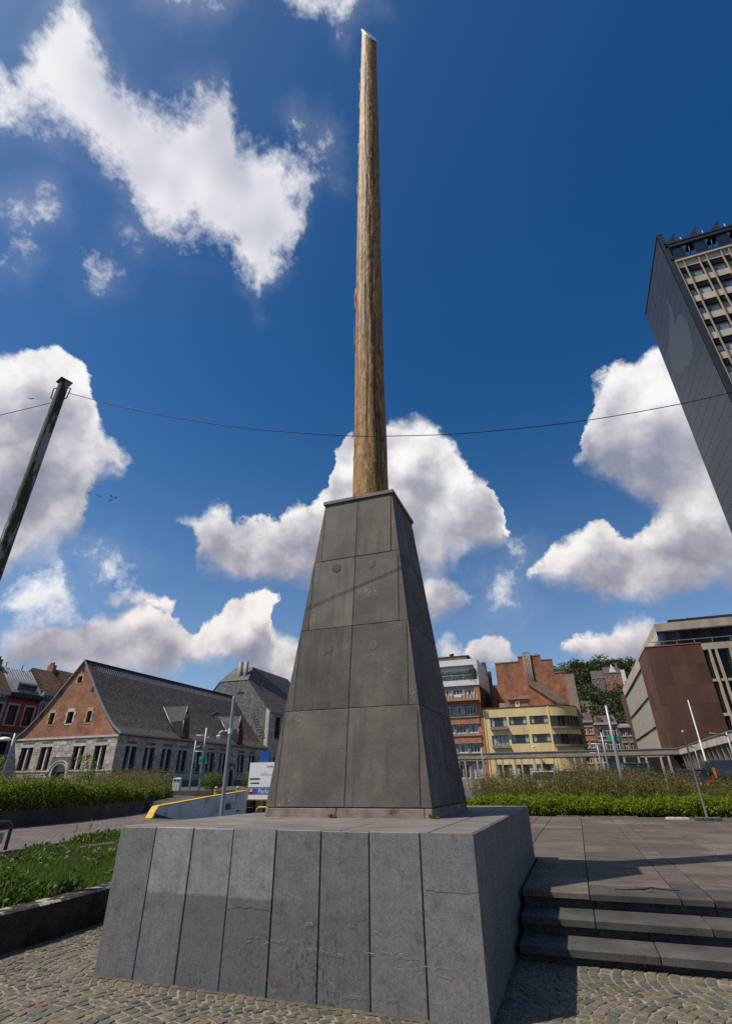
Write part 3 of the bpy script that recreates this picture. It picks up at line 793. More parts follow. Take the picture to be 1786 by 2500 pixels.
def build_pedestal():
    rng = random.Random(4)
    root = empty('tapered_pedestal', (PCX, PCY, 1.293), 0, 'tall tapered pedestal of dark granite panels under the timber mast', 'pedestal')
    zb = 1.293
    # core
    ring = lambda z, k: [(-k, -k, z - zb), (k, -k, z - zb), (k, k, z - zb), (-k, k, z - zb)]
    mb = MB(); mb.hull(ring(1.30, PH(1.30) - 0.03), ring(6.44, PH(6.44) - 0.03)); mb.build('core', M_RUSTJ, root)

    def slab(side, quad, t0=-0.028, t1=0.0, name='granite_panel', mat=M_GRAN, b=0.005):
        """quad: (s, z) corners on the sloping face, counter-clockwise seen from outside"""
        a = side * math.pi / 2; e = Vector((math.cos(a), math.sin(a), 0)); n_ = Vector((math.sin(a), -math.cos(a), 0))
        cs = sum(q[0] for q in quad) / len(quad); cz = sum(q[1] for q in quad) / len(quad)
        org = e * cs + n_ * PH(cz) + Vector((0, 0, cz - zb))
        P = lambda s, z, off: (e * s + n_ * (PH(z) + off) + Vector((0, 0, z - zb)) - org)[:]
        inn = [(q[0] + (b if q[0] < cs else -b), q[1] + (b if q[1] < cz else -b)) for q in quad]
        m_ = len(quad)
        vs = [P(s, z, t0) for s, z in quad] + [P(s, z, t1 - b) for s, z in quad] + [P(s, z, t1) for s, z in inn]
        fs = []
        for r in (0, m_):
            for i in range(m_):
                j = (i + 1) % m_; fs.append((r + i, r + j, r + m_ + j, r + m_ + i))
        fs.append(tuple(range(2 * m_, 3 * m_)))
        q = MB(); q.add(vs, fs); return q.build(name, mat, root, org[:])
    G = 0.0035
    for side in range(4):
        for r in range(4):
            z0, z1 = PZ[r] + G, PZ[r + 1] - G; h0, h1 = PH(z0) - 0.004, PH(z1) - 0.004; pw = h1 - 0.018
            d = rng.uniform(-0.002, 0.003)
            slab(side, [(-pw, z0), (-G, z0), (-G, z1), (-pw, z1)], -0.028, d)
            slab(side, [(G, z0), (pw, z0), (pw, z1), (G, z1)], -0.028, d + rng.uniform(-0.002, 0.002))
            slab(side, [(-h0, z0), (-pw - 2 * G, z0), (-pw - 2 * G, z1), (-h1, z1)], -0.028, -0.003, 'corner_strip', b=0.003)
            slab(side, [(pw + 2 * G, z0), (h0, z0), (h1, z1), (pw + 2 * G, z1)], -0.028, -0.003, 'corner_strip', b=0.003)
    for s, z in [(-0.351, 5.035), (0.289, 5.03), (-0.399, 3.605), (0.361, 3.60)]:     # round plugs over the old fixings
        n_ = Vector((0, -1, 0.105)).normalized(); c = Vector((s, -PH(z), z - zb)); x = Vector((1, 0, 0)); y = n_.cross(x)
        mb = MB()
        rings = [(0.083, 0.0), (0.083, 0.0030), (0.078, 0.0034), (0.072, 0.0008), (0.066, 0.0030), (0.0, 0.0034)]
        vs = []; k = 24
        for r_, h_ in rings:
            for i in range(k):
                t = 2 * math.pi * i / k; vs.append((c + x * (math.cos(t) * r_) + y * (math.sin(t) * r_) + n_ * h_)[:])
        fs = [(a * k + i, a * k + (i + 1) % k, (a + 1) * k + (i + 1) % k, (a + 1) * k + i) for a in range(len(rings) - 1) for i in range(k)]
        mb.add(vs, fs); mb.build('plug', M_GRAN, root)
    # foot band of four-square stones, a hand's breadth tall
    for side in range(4):
        a = side * math.pi / 2
        cuts = [-1.205, -1.15, -0.12, 1.10, 1.205] if side == 0 else [-1.2, -0.2, 0.9, 1.2]
        for k in range(len(cuts) - 1):
            s0, s1 = cuts[k] + 0.004, cuts[k + 1] - 0.004
            mb = MB(); mb.bbox(s0, s1, -1.200 + (0 if side % 2 == 0 else 0.004), -1.10, 0.0, 0.108, 0.006); mb.xf(Matrix.Rotation(a, 4, 'Z')); mb.build('foot_stone', M_BAND, root)
    # cap of two stones
    for x0, x1 in ((-0.708, -0.06), (-0.054, 0.708)):
        mb = MB(); mb.bbox(x0, x1, -0.708, 0.708, 6.443 - zb, 6.51 - zb, 0.008); mb.build('cap_stone', M_CAPST, root)


build_pedestal()


# ------------------------------------------------------------------ the timber mast
def mast_wood():
    m, g, b = new_mat('weathered_timber')
    v, oi = coords(g, 'Object', shift=False)
    at = g.n('ShaderNodeAttribute', {'attribute_name': 'wood'}).outputs['Color']
    sp = g.n('ShaderNodeSeparateColor', i0=at).outputs          # r: crack or knot depth, g: silvery flakes, with the sunlit side painted lighter
    lon = g.v('MULTIPLY', v, (1, 1, 0.16))
    grain = g.noise(lon, 13.0, 7, 0.66, dist=0.8)
    c = g.ramp(grain, [(0.30, (0.060, 0.026, 0.007)), (0.44, (0.250, 0.120, 0.026)), (0.56, (0.390, 0.198, 0.046)), (0.70, (0.50, 0.275, 0.074))])
    # figure: flaked wavy rings where the outer wood has worn off
    wv = g.n('ShaderNodeTexWave', {'wave_type': 'RINGS', 'rings_direction': 'X'}, Vector=g.v('MULTIPLY', v, (1, 1, 0.22)), Scale=2.6, Distortion=14.0, Detail=4.0)
    g.put(wv, 'Detail Scale', 1.6)
    fl = g.m('MULTIPLY', g.step(wv.outputs[1], 0.42, 0.62), g.step(g.noise(lon, 5.0, 4, 0.6), 0.40, 0.60))
    c = g.mix(g.m('MULTIPLY', fl, 0.38), c, (0.40, 0.275, 0.14, 1))
    flk = g.noise(g.v('MULTIPLY', v, (1, 1, 0.36)), 8.5, 5, 0.66)
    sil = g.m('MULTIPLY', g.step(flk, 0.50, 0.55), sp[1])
    c = g.mix(g.m('MULTIPLY', g.step(g.m('ABSOLUTE', g.m('SUBTRACT', flk, 0.50)), 0.022, 0.006), 0.70), c, (0.045, 0.022, 0.009, 1))
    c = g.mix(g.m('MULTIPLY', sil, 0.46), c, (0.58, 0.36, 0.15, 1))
    c = g.mix(g.m('MULTIPLY', g.step(g.noise(lon, 30.0, 4, 0.6), 0.58, 0.66), 0.5), c, (0.05, 0.03, 0.018, 1))
    c = g.mix(g.m('MULTIPLY', sp[0], 0.86), c, (0.026, 0.014, 0.006, 1))
    g.put(b, 'Base Color', c); g.put(b, 'Roughness', 0.66); g.put(b, 'Specular IOR Level', 0.35)
    hgt = g.m('ADD', grain, g.m('MULTIPLY', fl, 0.6))
    g.put(b, 'Normal', g.n('ShaderNodeBump', Strength=0.55, Distance=0.02, Height=hgt).outputs[0])
    return m


M_WOOD = mast_wood()
M_ZINC = stone('zinc_sheet', [(0.3, (0.55, 0.56, 0.57)), (0.7, (0.78, 0.79, 0.80))], 9, 5, 0.42, 0.05, 40, metal=0.35)
NX = Vector((0.9427, 0.3336, 0))          # sideways as one stands before it
MAST_R = [(6.4, .366), (8, .358), (10.4, .343), (14.2, .341), (19.3, .334), (23.3, .326), (25.2, .312), (26.5, .300), (28.7, .294), (30, .29)]
MAST_X = [(6.4, .02), (8, .025), (10.4, .034), (14.2, .062), (19.3, .122), (23.3, .169), (26.5, .211), (28.7, .232), (30, .24)]


def lerp_t(tab, z):
    for (a, va), (b_, vb) in zip(tab, tab[1:]):
        if z <= b_: return va + (vb - va) * max(0, (z - a) / (b_ - a))
    return tab[-1][1]


def build_mast():
    rng = random.Random(21)
    root = empty('timber_mast', (PCX, PCY, 6.51), 0, 'tall round weathered timber mast rising from the pedestal against the sky', 'mast')
    N, RZ = 72, 330
    # cut plane of the slanted top: high on the west side
    cut = lambda x, y: 28.95 - 1.9 * (x * NX.x + y * NX.y) - 3.45 * (x * NX.y - y * NX.x)
    cracks = [(rng.uniform(0, 6.28), rng.uniform(7, 26), rng.uniform(1.5, 7), rng.uniform(0.035, 0.06)) for _ in range(12)]
    # the long shakes that show on the seen side (angle measured from +X)
    view = math.atan2(-5.343 - PCY, 0.954 - PCX)
    cracks += [(view + 0.42, 9.0, 6.0, 0.085), (view + 0.30, 12.8, 4.0, 0.075), (view + 0.18, 15.5, 3.0, 0.07), (view - 0.55, 14.0, 9.0, 0.085), (view - 0.75, 22.0, 8.0, 0.11), (view - 0.35, 24.5, 5.0, 0.09), (view - 1.0, 12.0, 10.0, 0.09), (view + 0.62, 8.2, 3.2, 0.09), (view - 0.15, 17.0, 4.0, 0.05), (view - 0.2, 12.4, 3.0, 0.05), (view + 0.5, 20.0, 5.0, 0.06), (view - 0.5, 18.5, 4.0, 0.08)]
    knots = []
    z = 6.8
    while z < 28.4:
        for _ in range(rng.randrange(2, 5)):
            knots.append((rng.uniform(0, 6.283), z + rng.uniform(-0.15, 0.15), rng.uniform(0.03, 0.065)))
        z += rng.uniform(0.4, 0.85)
    vs, cols = [], []
    for j in range(RZ + 1):
        z = 6.49 + (30.2 - 6.49) * j / RZ
        r0 = lerp_t(MAST_R, z); ox = lerp_t(MAST_X, z)
        for i in range(N):
            a = 2 * math.pi * i / N
            q = Vector((math.cos(a) * 1.2, math.sin(a) * 1.2, z * 0.55)); q2 = Vector((math.cos(a) * 5, math.sin(a) * 5, z * 0.9))
            r = r0 * (1 + 0.028 * noise.noise(q) + 0.020 * noise.noise(q2) + 0.016 * noise.noise(Vector((math.cos(a) * 9, math.sin(a) * 9, z * 3))))
            west = math.cos(a - (view - 0.95))           # ragged weather side
            dep = 0.0
            if west > 0.35:
                t = noise.noise(Vector((math.cos(a) * 14, math.sin(a) * 14, z * 1.7)))
                r += 0.016 * max(0, west - 0.35) * t; dep = max(dep, 0.55 * max(0, -t - 0.18) * 2.2 * (west - 0.35))
            for ca, cz, cl, cw in cracks:
                if abs(z - cz) < cl / 2:
                    da = (a - ca - 0.06 * math.sin(z * 0.9 + cz) - 0.02 * math.sin(z * 4.1 + ca) + math.pi) % (2 * math.pi) - math.pi
                    w_ = cw * (1 - (abs(z - cz) / (cl / 2)) ** 2)
                    if abs(da) < w_ + 0.045:
                        kk = max(0.0, 1 - abs(da) / (w_ + 0.03)); r -= 0.016 * kk; dep = max(dep, min(1, kk * 1.3))
            for ka, kz, kr in knots:
                if abs(z - kz) < kr * 3:
                    da = ((a - ka + math.pi) % (2 * math.pi) - math.pi) * r0
                    dd = math.hypot(da, (z - kz) * 0.8) / kr
                    if dd < 1.8:
                        r += 0.013 * max(0, 1 - dd / 1.8); dep = max(dep, max(0, 1.1 - dd * 0.75))
            x, y = r * math.cos(a) , r * math.sin(a)
            zz = min(z, cut(x, y))
            vs.append((x + NX.x * ox, y + NX.y * ox, zz - 6.51))
            silver = max(0.0, min(1.0, 0.62 + 0.75 * math.cos(a - (view - 0.55)))) * (0.55 + 0.45 * noise.noise(Vector((math.cos(a) * 2, math.sin(a) * 2, z * 0.4))))  # pale flakes thicken towards the sunlit side, its light painted in
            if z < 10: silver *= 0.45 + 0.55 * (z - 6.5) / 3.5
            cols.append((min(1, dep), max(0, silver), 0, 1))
    fs = [(j * N + i, j * N + (i + 1) % N, (j + 1) * N + (i + 1) % N, (j + 1) * N + i) for j in range(RZ) for i in range(N)]
    me = bpy.data.meshes.new('trunk'); me.from_pydata(vs, [], fs); me.materials.append(M_WOOD)
    me.polygons.foreach_set('use_smooth', [True] * len(fs)); me.update()
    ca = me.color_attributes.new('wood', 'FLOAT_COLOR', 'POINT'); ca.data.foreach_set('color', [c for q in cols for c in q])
    link('trunk', me, root)
    # metal cap on the slanted end
    mb = MB(); n = 48; rings = []
    for rr, dz in ((0.305, -0.16), (0.314, -0.155), (0.314, 0.012), (0.300, 0.022), (0.0, 0.03)):
        ring = []
        for i in range(n):
            a = 2 * math.pi * i / n; x, y = rr * math.cos(a), rr * math.sin(a)
            ring.append((x + NX.x * .234, y + NX.y * .234, cut(x, y) + dz - 6.51))
        rings.append(ring)
    for q in rings: mb.v.extend(q)
    for a in range(len(rings) - 1):
        for i in range(n): mb.f.append((a * n + i, a * n + (i + 1) % n, (a + 1) * n + (i + 1) % n, (a + 1) * n + i)); mb.sm.append(False)
    cap = mb.build('metal_cap', M_ZINC, root)
    for a in (view - 0.9, view + 0.2, view + 1.2):
        x, y = 0.316 * math.cos(a), 0.316 * math.sin(a)
        MB().lathe([(0.0, 0.012), (0.012, 0.008), (0.014, 0.0)], 8, (x + NX.x * .234, y + NX.y * .234, cut(x, y) - 0.085 - 6.51)).build('screw', M_RUSTJ, cap)
    # loose slivers of outer wood on the weather side
    for z, L, out_, a in [(25.3, 0.55, .035, -1.42), (23.9, 0.8, .045, -1.45), (22.6, .5, .03, -1.4), (20.4, .9, .03, -1.48), (13.2, 1.1, .025, -1.5), (12.3, .7, .03, -1.46), (17.4, .7, .02, -1.5), (11.0, .8, .02, -1.52)]:
        a += view; r = lerp_t(MAST_R, z); ox = lerp_t(MAST_X, z); mb = MB()
        pts = [((r + 0.004 + out_ * (t ** 1.6)) * math.cos(a) + NX.x * ox, (r + 0.004 + out_ * (t ** 1.6)) * math.sin(a) + NX.y * ox, z - 6.51 + L * t * (1 if L < .85 else -1)) for t in (0, .25, .5, .75, 1)]
        mb.tube(pts, [.022, .02, .017, .012, .003], 5); mb.build('splinter', M_WOOD, root)


build_mast()


# ------------------------------------------------------------------ steps and terrace
M_TREAD = stone('step_bluestone', [(0.28, (0.038, 0.036, 0.034)), (0.5, (0.066, 0.062, 0.058)), (0.75, (0.100, 0.094, 0.087))], 2.2, 8, 0.72, 0.35, 60, 0.25, 200, rnd=0.12, patch=((0.05, 0.045, 0.035), 4, 0.58, 0.7))
M_RISER = stone('step_riser_stone', [(0.3, (0.032, 0.030, 0.027)), (0.55, (0.064, 0.060, 0.054)), (0.8, (0.115, 0.107, 0.097))], 5, 8, 0.85, 0.6, 50, 0.25, 160, rnd=0.15, patch=((0.03, 0.028, 0.024), 9, 0.55, 0.66))


def terrace_material():
    m, g, b = new_mat('terrace_slab')
    v, oi = coords(g, 'Object'); wp = g.n('ShaderNodeNewGeometry').outputs['Position']
    c = g.ramp(g.noise(g.v('MULTIPLY', v, (0.6, 2.2, 1)), 2.2, 8, 0.64), [(0.28, (0.056, 0.045, 0.037)), (0.5, (0.090, 0.075, 0.062)), (0.75, (0.142, 0.121, 0.101))])
    pale = g.step(g.noise(wp, 0.35, 3, 0.5), 0.50, 0.64)
    c = g.mix(g.m('MULTIPLY', pale, 0.5), c, (0.170, 0.155, 0.136, 1))
    c = g.mix(g.m('MULTIPLY', g.step(g.noise(wp, 1.6, 8, 0.72), 0.50, 0.66), 0.60), c, (0.050, 0.042, 0.034, 1))
    c = g.mix(0.4, c, g.ramp(g.noise(wp, 45.0, 5, 0.75), [(0.34, (0.12, 0.12, 0.12)), (0.5, (0.5, 0.5, 0.5)), (0.68, (0.88, 0.87, 0.85))]), 'OVERLAY')
    # tooled ribs across each slab
    rib = g.m('SINE', g.m('MULTIPLY', g.n('ShaderNodeSeparateXYZ', i0=v).outputs[0], 260.0))
    k = g.m('MULTIPLY_ADD', oi, 0.3, 0.86)
    c = g.mix(1.0, c, g.n('ShaderNodeCombineColor', i0=k, i1=k, i2=k).outputs[0], 'MULTIPLY')
    g.put(b, 'Base Color', c); g.put(b, 'Roughness', 0.8); g.put(b, 'Specular IOR Level', 0.3)
    g.put(b, 'Normal', g.n('ShaderNodeBump', Strength=0.25, Distance=0.004, Height=g.m('ADD', g.noise(v, 80, 4, 0.6), g.m('MULTIPLY', rib, 0.25))).outputs[0])
    return m


M_TERR = terrace_material()
M_TJOINT = stone('terrace_joint', [(0.38, (0.02, 0.019, 0.017)), (0.52, (0.05, 0.046, 0.04)), (0.62, (0.30, 0.29, 0.27))], 3.2, 4, 0.95, 0.3, 80, space='World', patch=((0.03, 0.045, 0.012), 1.1, 0.60, 0.68))


def build_steps():
    rng = random.Random(14)
    terrace = MB().box(0.045, 16.0, 2.92, 19.4, -0.1, 0.440).build('terrace', M_TJOINT); tag(terrace, kind='structure')
    MB().box(-12.0, 0.044, 6.05, 19.4, -0.1, 0.440).build('terrace_bed', M_TJOINT, terrace)
    cols = [-6.3, -5.3, -4.95, -4.0, -3.0, -2.65, -1.7, -0.70, -0.22, 0.85, 1.86, 2.2, 3.15, 3.57, 4.55, 4.9, 5.9, 6.25, 7.2, 8.2, 8.55, 9.6, 10.6]
    rows0 = [2.84, 3.53]
    for ci in range(len(cols) - 1):
        y = 2.84; wide = cols[ci + 1] - cols[ci] > 0.6
        k = 0
        while y < 19.1:
            L = (0.70 if k == 0 else rng.choice((0.72, 0.72, 0.9, 1.05))) if wide else rng.choice((1.1, 1.4, 1.75))
            y1 = min(y + L, 19.1); x0, x1 = cols[ci], cols[ci + 1]; k += 1
            ya = y
            if x0 < 0.04:                              # the plinth stands in the way
                if y1 <= 6.05: y = y1; continue
                ya = max(y, 6.05)
                if x0 < 0.04 < x1 and y1 < 6.3: y = y1; continue
            xa = x0
            if (y1 - ya) > 0.12:
                cx, cy = (xa + x1) / 2, (ya + y1) / 2; mb = MB()
                th = 0.065 if k == 1 else 0.04
                mb.bbox(xa - cx + .007, x1 - cx - .007, ya - cy + .004, y1 - cy - .004, -th, rng.uniform(-.004, .003), 0.005)
                mb.build('paving_slab', M_TERR if k > 1 else M_TREAD, terrace, (cx, cy, 0.47), (rng.uniform(-.002, .002), rng.uniform(-.003, .003), 0))
            y = y1
    for n_ in (0,):   # strip between the plinth flank and the first whole column, on the terrace
        for k in range(5):
            y0 = 2.84 + k * .64; mb = MB(); mb.bbox(-0.40, 0.40, -.314, .314, -.06, 0, .005); mb.build('paving_slab', M_TERR, terrace, (0.445, y0 + .32, 0.4695))
    steps = empty('stone_steps', (2, 2.4, 0)); tag(steps, kind='structure')
    o = lambda x, y, z: (x - 2, y - 2.4, z)

    def run(y0, y1, z, xs, name, mat, h):
        for a, b_ in zip(xs, xs[1:]):
            mb = MB(); hx, hy = (b_ - a) / 2, (y1 - y0) / 2
            mb.bbox(-hx + .004, hx - .004, -hy, hy, -h, rng.uniform(-.003, .001), .009); mb.build(name, mat, steps, o((a + b_) / 2, (y0 + y1) / 2 + rng.uniform(-.006, .006), z), (0, 0, rng.uniform(-.002, .002)))
    run(2.30, 2.93, .31, [0.05, .87, 2.03, 3.3, 4.6, 5.9, 7.2], 'tread', M_TREAD, .075)
    run(1.80, 2.41, .15, [0.05, 1.43, 2.7, 3.9, 5.2, 6.5, 7.2], 'tread', M_TREAD, .075)
    run(2.90, 2.98, .404, [0.05, .9, 2.2, 3.5, 4.8, 6.1, 7.2], 'riser', M_RISER, .10)
    run(2.36, 2.44, .234, [0.05, 1.4, 2.6, 3.8, 5.1, 6.3, 7.2], 'riser', M_RISER, .10)
    run(1.87, 1.95, .074, [0.05, 1.3, 2.4, 3.6, 4.9, 6.2, 7.2], 'riser', M_RISER, .12)
    # a dry branch lying by the edge of the terrace
    br = MB().tube([(1.15, 3.02, .50), (1.32, 3.05, .502), (1.50, 3.09, .51), (1.58, 3.15, .52), (1.70, 3.16, .505), (1.9, 3.18, .497)], [.008, .012, .013, .012, .009, .005], 7)
    br.tube([(1.52, 3.10, .51), (1.57, 3.2, .512), (1.60, 3.27, .503)], [.008, .006, .003], 6)
    b_ = br.build('dry_branch', stone('bark', [(0.3, (0.03, 0.025, 0.018)), (0.7, (0.10, 0.08, 0.055))], 20, 5, 0.95, 0.5)); tag(b_, 'thin dark dry branch lying at the top edge of the steps', 'branch')


build_steps()

# ------------------------------------------------------------------ west side: low wall, wild bed, road, planter
M_CONC = stone('old_concrete', [(0.3, (0.055, 0.050, 0.044)), (0.5, (0.105, 0.098, 0.086)), (0.75, (0.18, 0.17, 0.15))], 4, 8, 0.92, 0.6, 45, 0.3, 180, space='World', patch=((0.032, 0.030, 0.027), 1.3, 0.46, 0.62))


def lichen_wall():
    m, g, b = new_mat('lichened_concrete')
    geo = g.n('ShaderNodeNewGeometry'); wp = geo.outputs['Position']; nz = g.n('ShaderNodeSeparateXYZ', i0=geo.outputs['Normal']).outputs[2]
    c = g.ramp(g.noise(wp, 5.0, 8, 0.65), [(0.3, (0.018, 0.016, 0.014)), (0.5, (0.036, 0.033, 0.029)), (0.75, (0.075, 0.069, 0.060))])
    li = g.m('MULTIPLY', g.step(g.noise(wp, 4.2, 6, 0.7), 0.50, 0.56), g.step(nz, 0.55, 0.9))
    c = g.mix(g.m('MULTIPLY', li, 0.85), c, (0.36, 0.34, 0.30, 1))
    g.put(b, 'Base Color', c); g.put(b, 'Roughness', 0.95); g.put(b, 'Specular IOR Level', 0.15)
    g.put(b, 'Normal', g.n('ShaderNodeBump', Strength=0.7, Distance=0.012, Height=g.noise(wp, 45, 6, 0.65)).outputs[0])
    return m


def wall_along(name, pts, width, z0, ztop, mat, b=0.03, parent=None, side=-1):
    """low wall whose front foot follows pts; it is 'width' thick towards side (left of travel = -1)"""
    mb = MB(); P = [Vector((p[0], p[1], 0)) for p in pts]; n = len(P); rings = []
    for i, p in enumerate(P):
        d = (P[min(i + 1, n - 1)] - P[max(i - 1, 0)]).normalized(); w = Vector((-d.y, d.x, 0)) * (-side)
        zt = ztop[i] if isinstance(ztop, (list, tuple)) else ztop
        prof = [(0, z0), (0, zt - b * 1.6), (b * 0.5, zt - b * 0.5), (b * 1.6, zt), (width - b * 1.6, zt), (width - b * .5, zt - b * .5), (width, zt - b * 1.6), (width, z0)]
        rings.append([(p + w * a + Vector((0, 0, z)))[:] for a, z in prof])
    k = 8
    for r in rings: mb.v.extend(r)
    for i in range(n - 1):
        for j in range(k):
            f = (i * k + j, i * k + (j + 1) % k, (i + 1) * k + (j + 1) % k, (i + 1) * k + j)
            mb.f.append(f if side == -1 else f[::-1]); mb.sm.append(False)
    mb.f.append(tuple(range(k))); mb.sm.append(False); mb.f.append(tuple(range((n - 1) * k + k - 1, (n - 1) * k - 1, -1))); mb.sm.append(False)
    return mb.build(name, mat, parent)


def smooth(pts, m=6):
    out = []
    for i in range(len(pts) - 1):
        p0, p1, p2, p3 = pts[max(i - 1, 0)], pts[i], pts[i + 1], pts[min(i + 2, len(pts) - 1)]
        for k in range(m):
            t = k / m
            out.append(tuple(0.5 * ((2 * p1[a]) + (-p0[a] + p2[a]) * t + (2 * p0[a] - 5 * p1[a] + 4 * p2[a] - p3[a]) * t * t + (-p0[a] + 3 * p1[a] - 3 * p2[a] + p3[a]) * t ** 3) for a in range(2)))
    out.append(tuple(pts[-1]))
    return out


LOW = smooth([(-5.62, -4.0), (-5.56, -1.5), (-5.55, 0.2), (-5.57, 0.9), (-5.65, 1.8), (-5.80, 3.2), (-6.0, 5.5), (-6.1, 8.5)], 8)
w_ = wall_along('low_wall', LOW, 0.36, -0.1, 0.40, lichen_wall(), 0.035)
tag(w_, 'low weathered concrete wall with pale lichen holding back the wild grass bed', 'wall')

NEAR = smooth([(-9.6, -6), (-10.0, -0.5), (-10.15, 3.5), (-10.35, 4.6), (-10.75, 6.1), (-10.95, 7.4), (-11.1, 9.5), (-11.2, 12.0), (-11.0, 19.0)], 5)
FAR = smooth([(-16.3, -6), (-16.7, 2), (-17.0, 8.6), (-17.4, 11.3), (-17.9, 13.4), (-19.7, 18.0), (-21.1, 20.0), (-22.6, 22.6), (-25.5, 27.5)], 5)
M_ROAD = brick('road_pavers', (0.125, 0.105, 0.100), (0.165, 0.140, 0.132), (0.06, 0.055, 0.05), 0.21, 0.105, 0.010, 0.75, 0.5, 'XY', 0.35)
mb = MB()
for y0, y1 in [(-6 + 20.1 * i / 14, -6 + 20.1 * (i + 1) / 14 - (.0001 if i == 13 else 0)) for i in range(14)] + [(14.1 + 1.5 * i, 15.6 + 1.5 * i) for i in range(9)]:
    e0, e1 = [(-9.6 - .02 * y) if y < 14.1 else -15.95 - (y - 14.4) * .1465 for y in (y0 if y0 < 14.1 else max(y0, 14.4), y1 if y1 < 14.1 else max(y1, 14.4))]
    mb.poly([(-30, y0, .478), (-30, y1, .478), (e1, y1, .478), (e0 if y0 >= 14.1 or y1 < 14.1 else e0, y0, .478)][::-1])
o_ = mb.build('road', M_ROAD); tag(o_, kind='structure')
MB().box(-11.0, -6.05, 6.0, 30, .2, .474).build('road_shoulder', M_ASPHALT, o_)
# kerb stones along the bed
M_KERB = stone('kerb_stone', [(0.3, (0.07, 0.06, 0.055)), (0.7, (0.16, 0.14, 0.125))], 5, 6, 0.9, 0.4, rnd=.15)
kerb = empty('kerb', (-10, 3, .4)); tag(kerb, kind='structure')
i = 0
while i < len(NEAR) - 2:
    a, b_ = Vector((*NEAR[i], 0)), Vector((*NEAR[i + 1], 0)); d = b_ - a; L = d.length
    k = max(1, round(L / 0.9))
    for q in range(k):
        c = a + d * ((q + .5) / k); m2 = MB(); m2.bbox(-L / k / 2 + .004, L / k / 2 - .004, -.07, .07, -.16, .075, .012)
        m2.build('kerb_stone', M_KERB, kerb, (c.x + 10, c.y - 3, .08), (0, 0, math.atan2(d.y, d.x)))
    i += 1

M_PLWALL = stone('planter_concrete', [(0.3, (0.036, 0.030, 0.025)), (0.5, (0.062, 0.053, 0.044)), (0.75, (0.10, 0.086, 0.072))], 1.2, 8, 0.92, 0.5, 40, 0.25, 160, space='World', stretch=(1, 1, .35))
w_ = wall_along('planter_wall', FAR, 0.3, 0.3, [0.93 + 0.004 * i for i in range(len(FAR))], M_PLWALL, 0.02, side=-1)
tag(w_, 'long brownish concrete planter wall along the far side of the paved road', 'wall')

# bed soils
mb = MB(); mb.poly([(-5.8, -6, .33), (-5.8, 2.0, .35), (-6.2, 8.5, .37), (-11.2, 8.5, .43), (-10.2, 3.5, .43), (-9.6, -6, .42)]); mb.poly([(-6.2, 8.5, .37), (-6.2, 12, .40), (-11.2, 12, .43), (-11.2, 8.5, .43)])
o_ = mb.build('grass_bed_soil', M_EARTH); tag(o_, kind='structure')
mb = MB()
for (a, b_) in zip(FAR, FAR[1:]):
    mb.poly([(a[0] - .2, a[1], .86), (b_[0] - .2, b_[1], .86), (b_[0] - 14, b_[1] + 4, .90), (a[0] - 14, a[1] + 2, .90)])
o_ = mb.build('planter_soil', M_EARTH); tag(o_, kind='structure')

# ------------------------------------------------------------------ vegetation
M_GRASS = leafmat('grass_blade', (0.045, 0.080, 0.012), (0.120, 0.170, 0.028), 0.35)
M_CLOVER = leafmat('clover_leaf', (0.035, 0.072, 0.014), (0.100, 0.155, 0.028), 0.35)
M_BAMBOO = leafmat('bamboo_leaf', (0.095, 0.140, 0.008), (0.260, 0.300, 0.020), 0.45)
M_BAMDARK = leafmat('bamboo_leaf_dark', (0.035, 0.062, 0.008), (0.100, 0.135, 0.014), 0.35)
M_WEED = leafmat('weed_leaf', (0.095, 0.120, 0.018), (0.215, 0.230, 0.050), 0.42)
M_SEED = leafmat('seed_head', (0.10, 0.070, 0.034), (0.21, 0.150, 0.080), 0.35)
M_STALK = leafmat('weed_stalk', (0.06, 0.05, 0.022), (0.11, 0.095, 0.04), 0.1)
M_BUSH = leafmat('bush_leaf', (0.040, 0.078, 0.010), (0.125, 0.170, 0.026), 0.4)
M_YFLOWER = plain('yellow_petal', (0.62, 0.42, 0.02), 0.6)
M_PUFF = plain('seed_clock', (0.42, 0.38, 0.31), 0.9)
M_PINK = plain('pale_pink_petal', (0.55, 0.38, 0.36), 0.6)


def poly_x(line, y):
    for a, b_ in zip(line, line[1:]):
        if a[1] <= y <= b_[1]:
            return a[0] + (b_[0] - a[0]) * (y - a[1]) / max(1e-6, b_[1] - a[1])
    return line[0][0] if y < line[0][1] else line[-1][0]


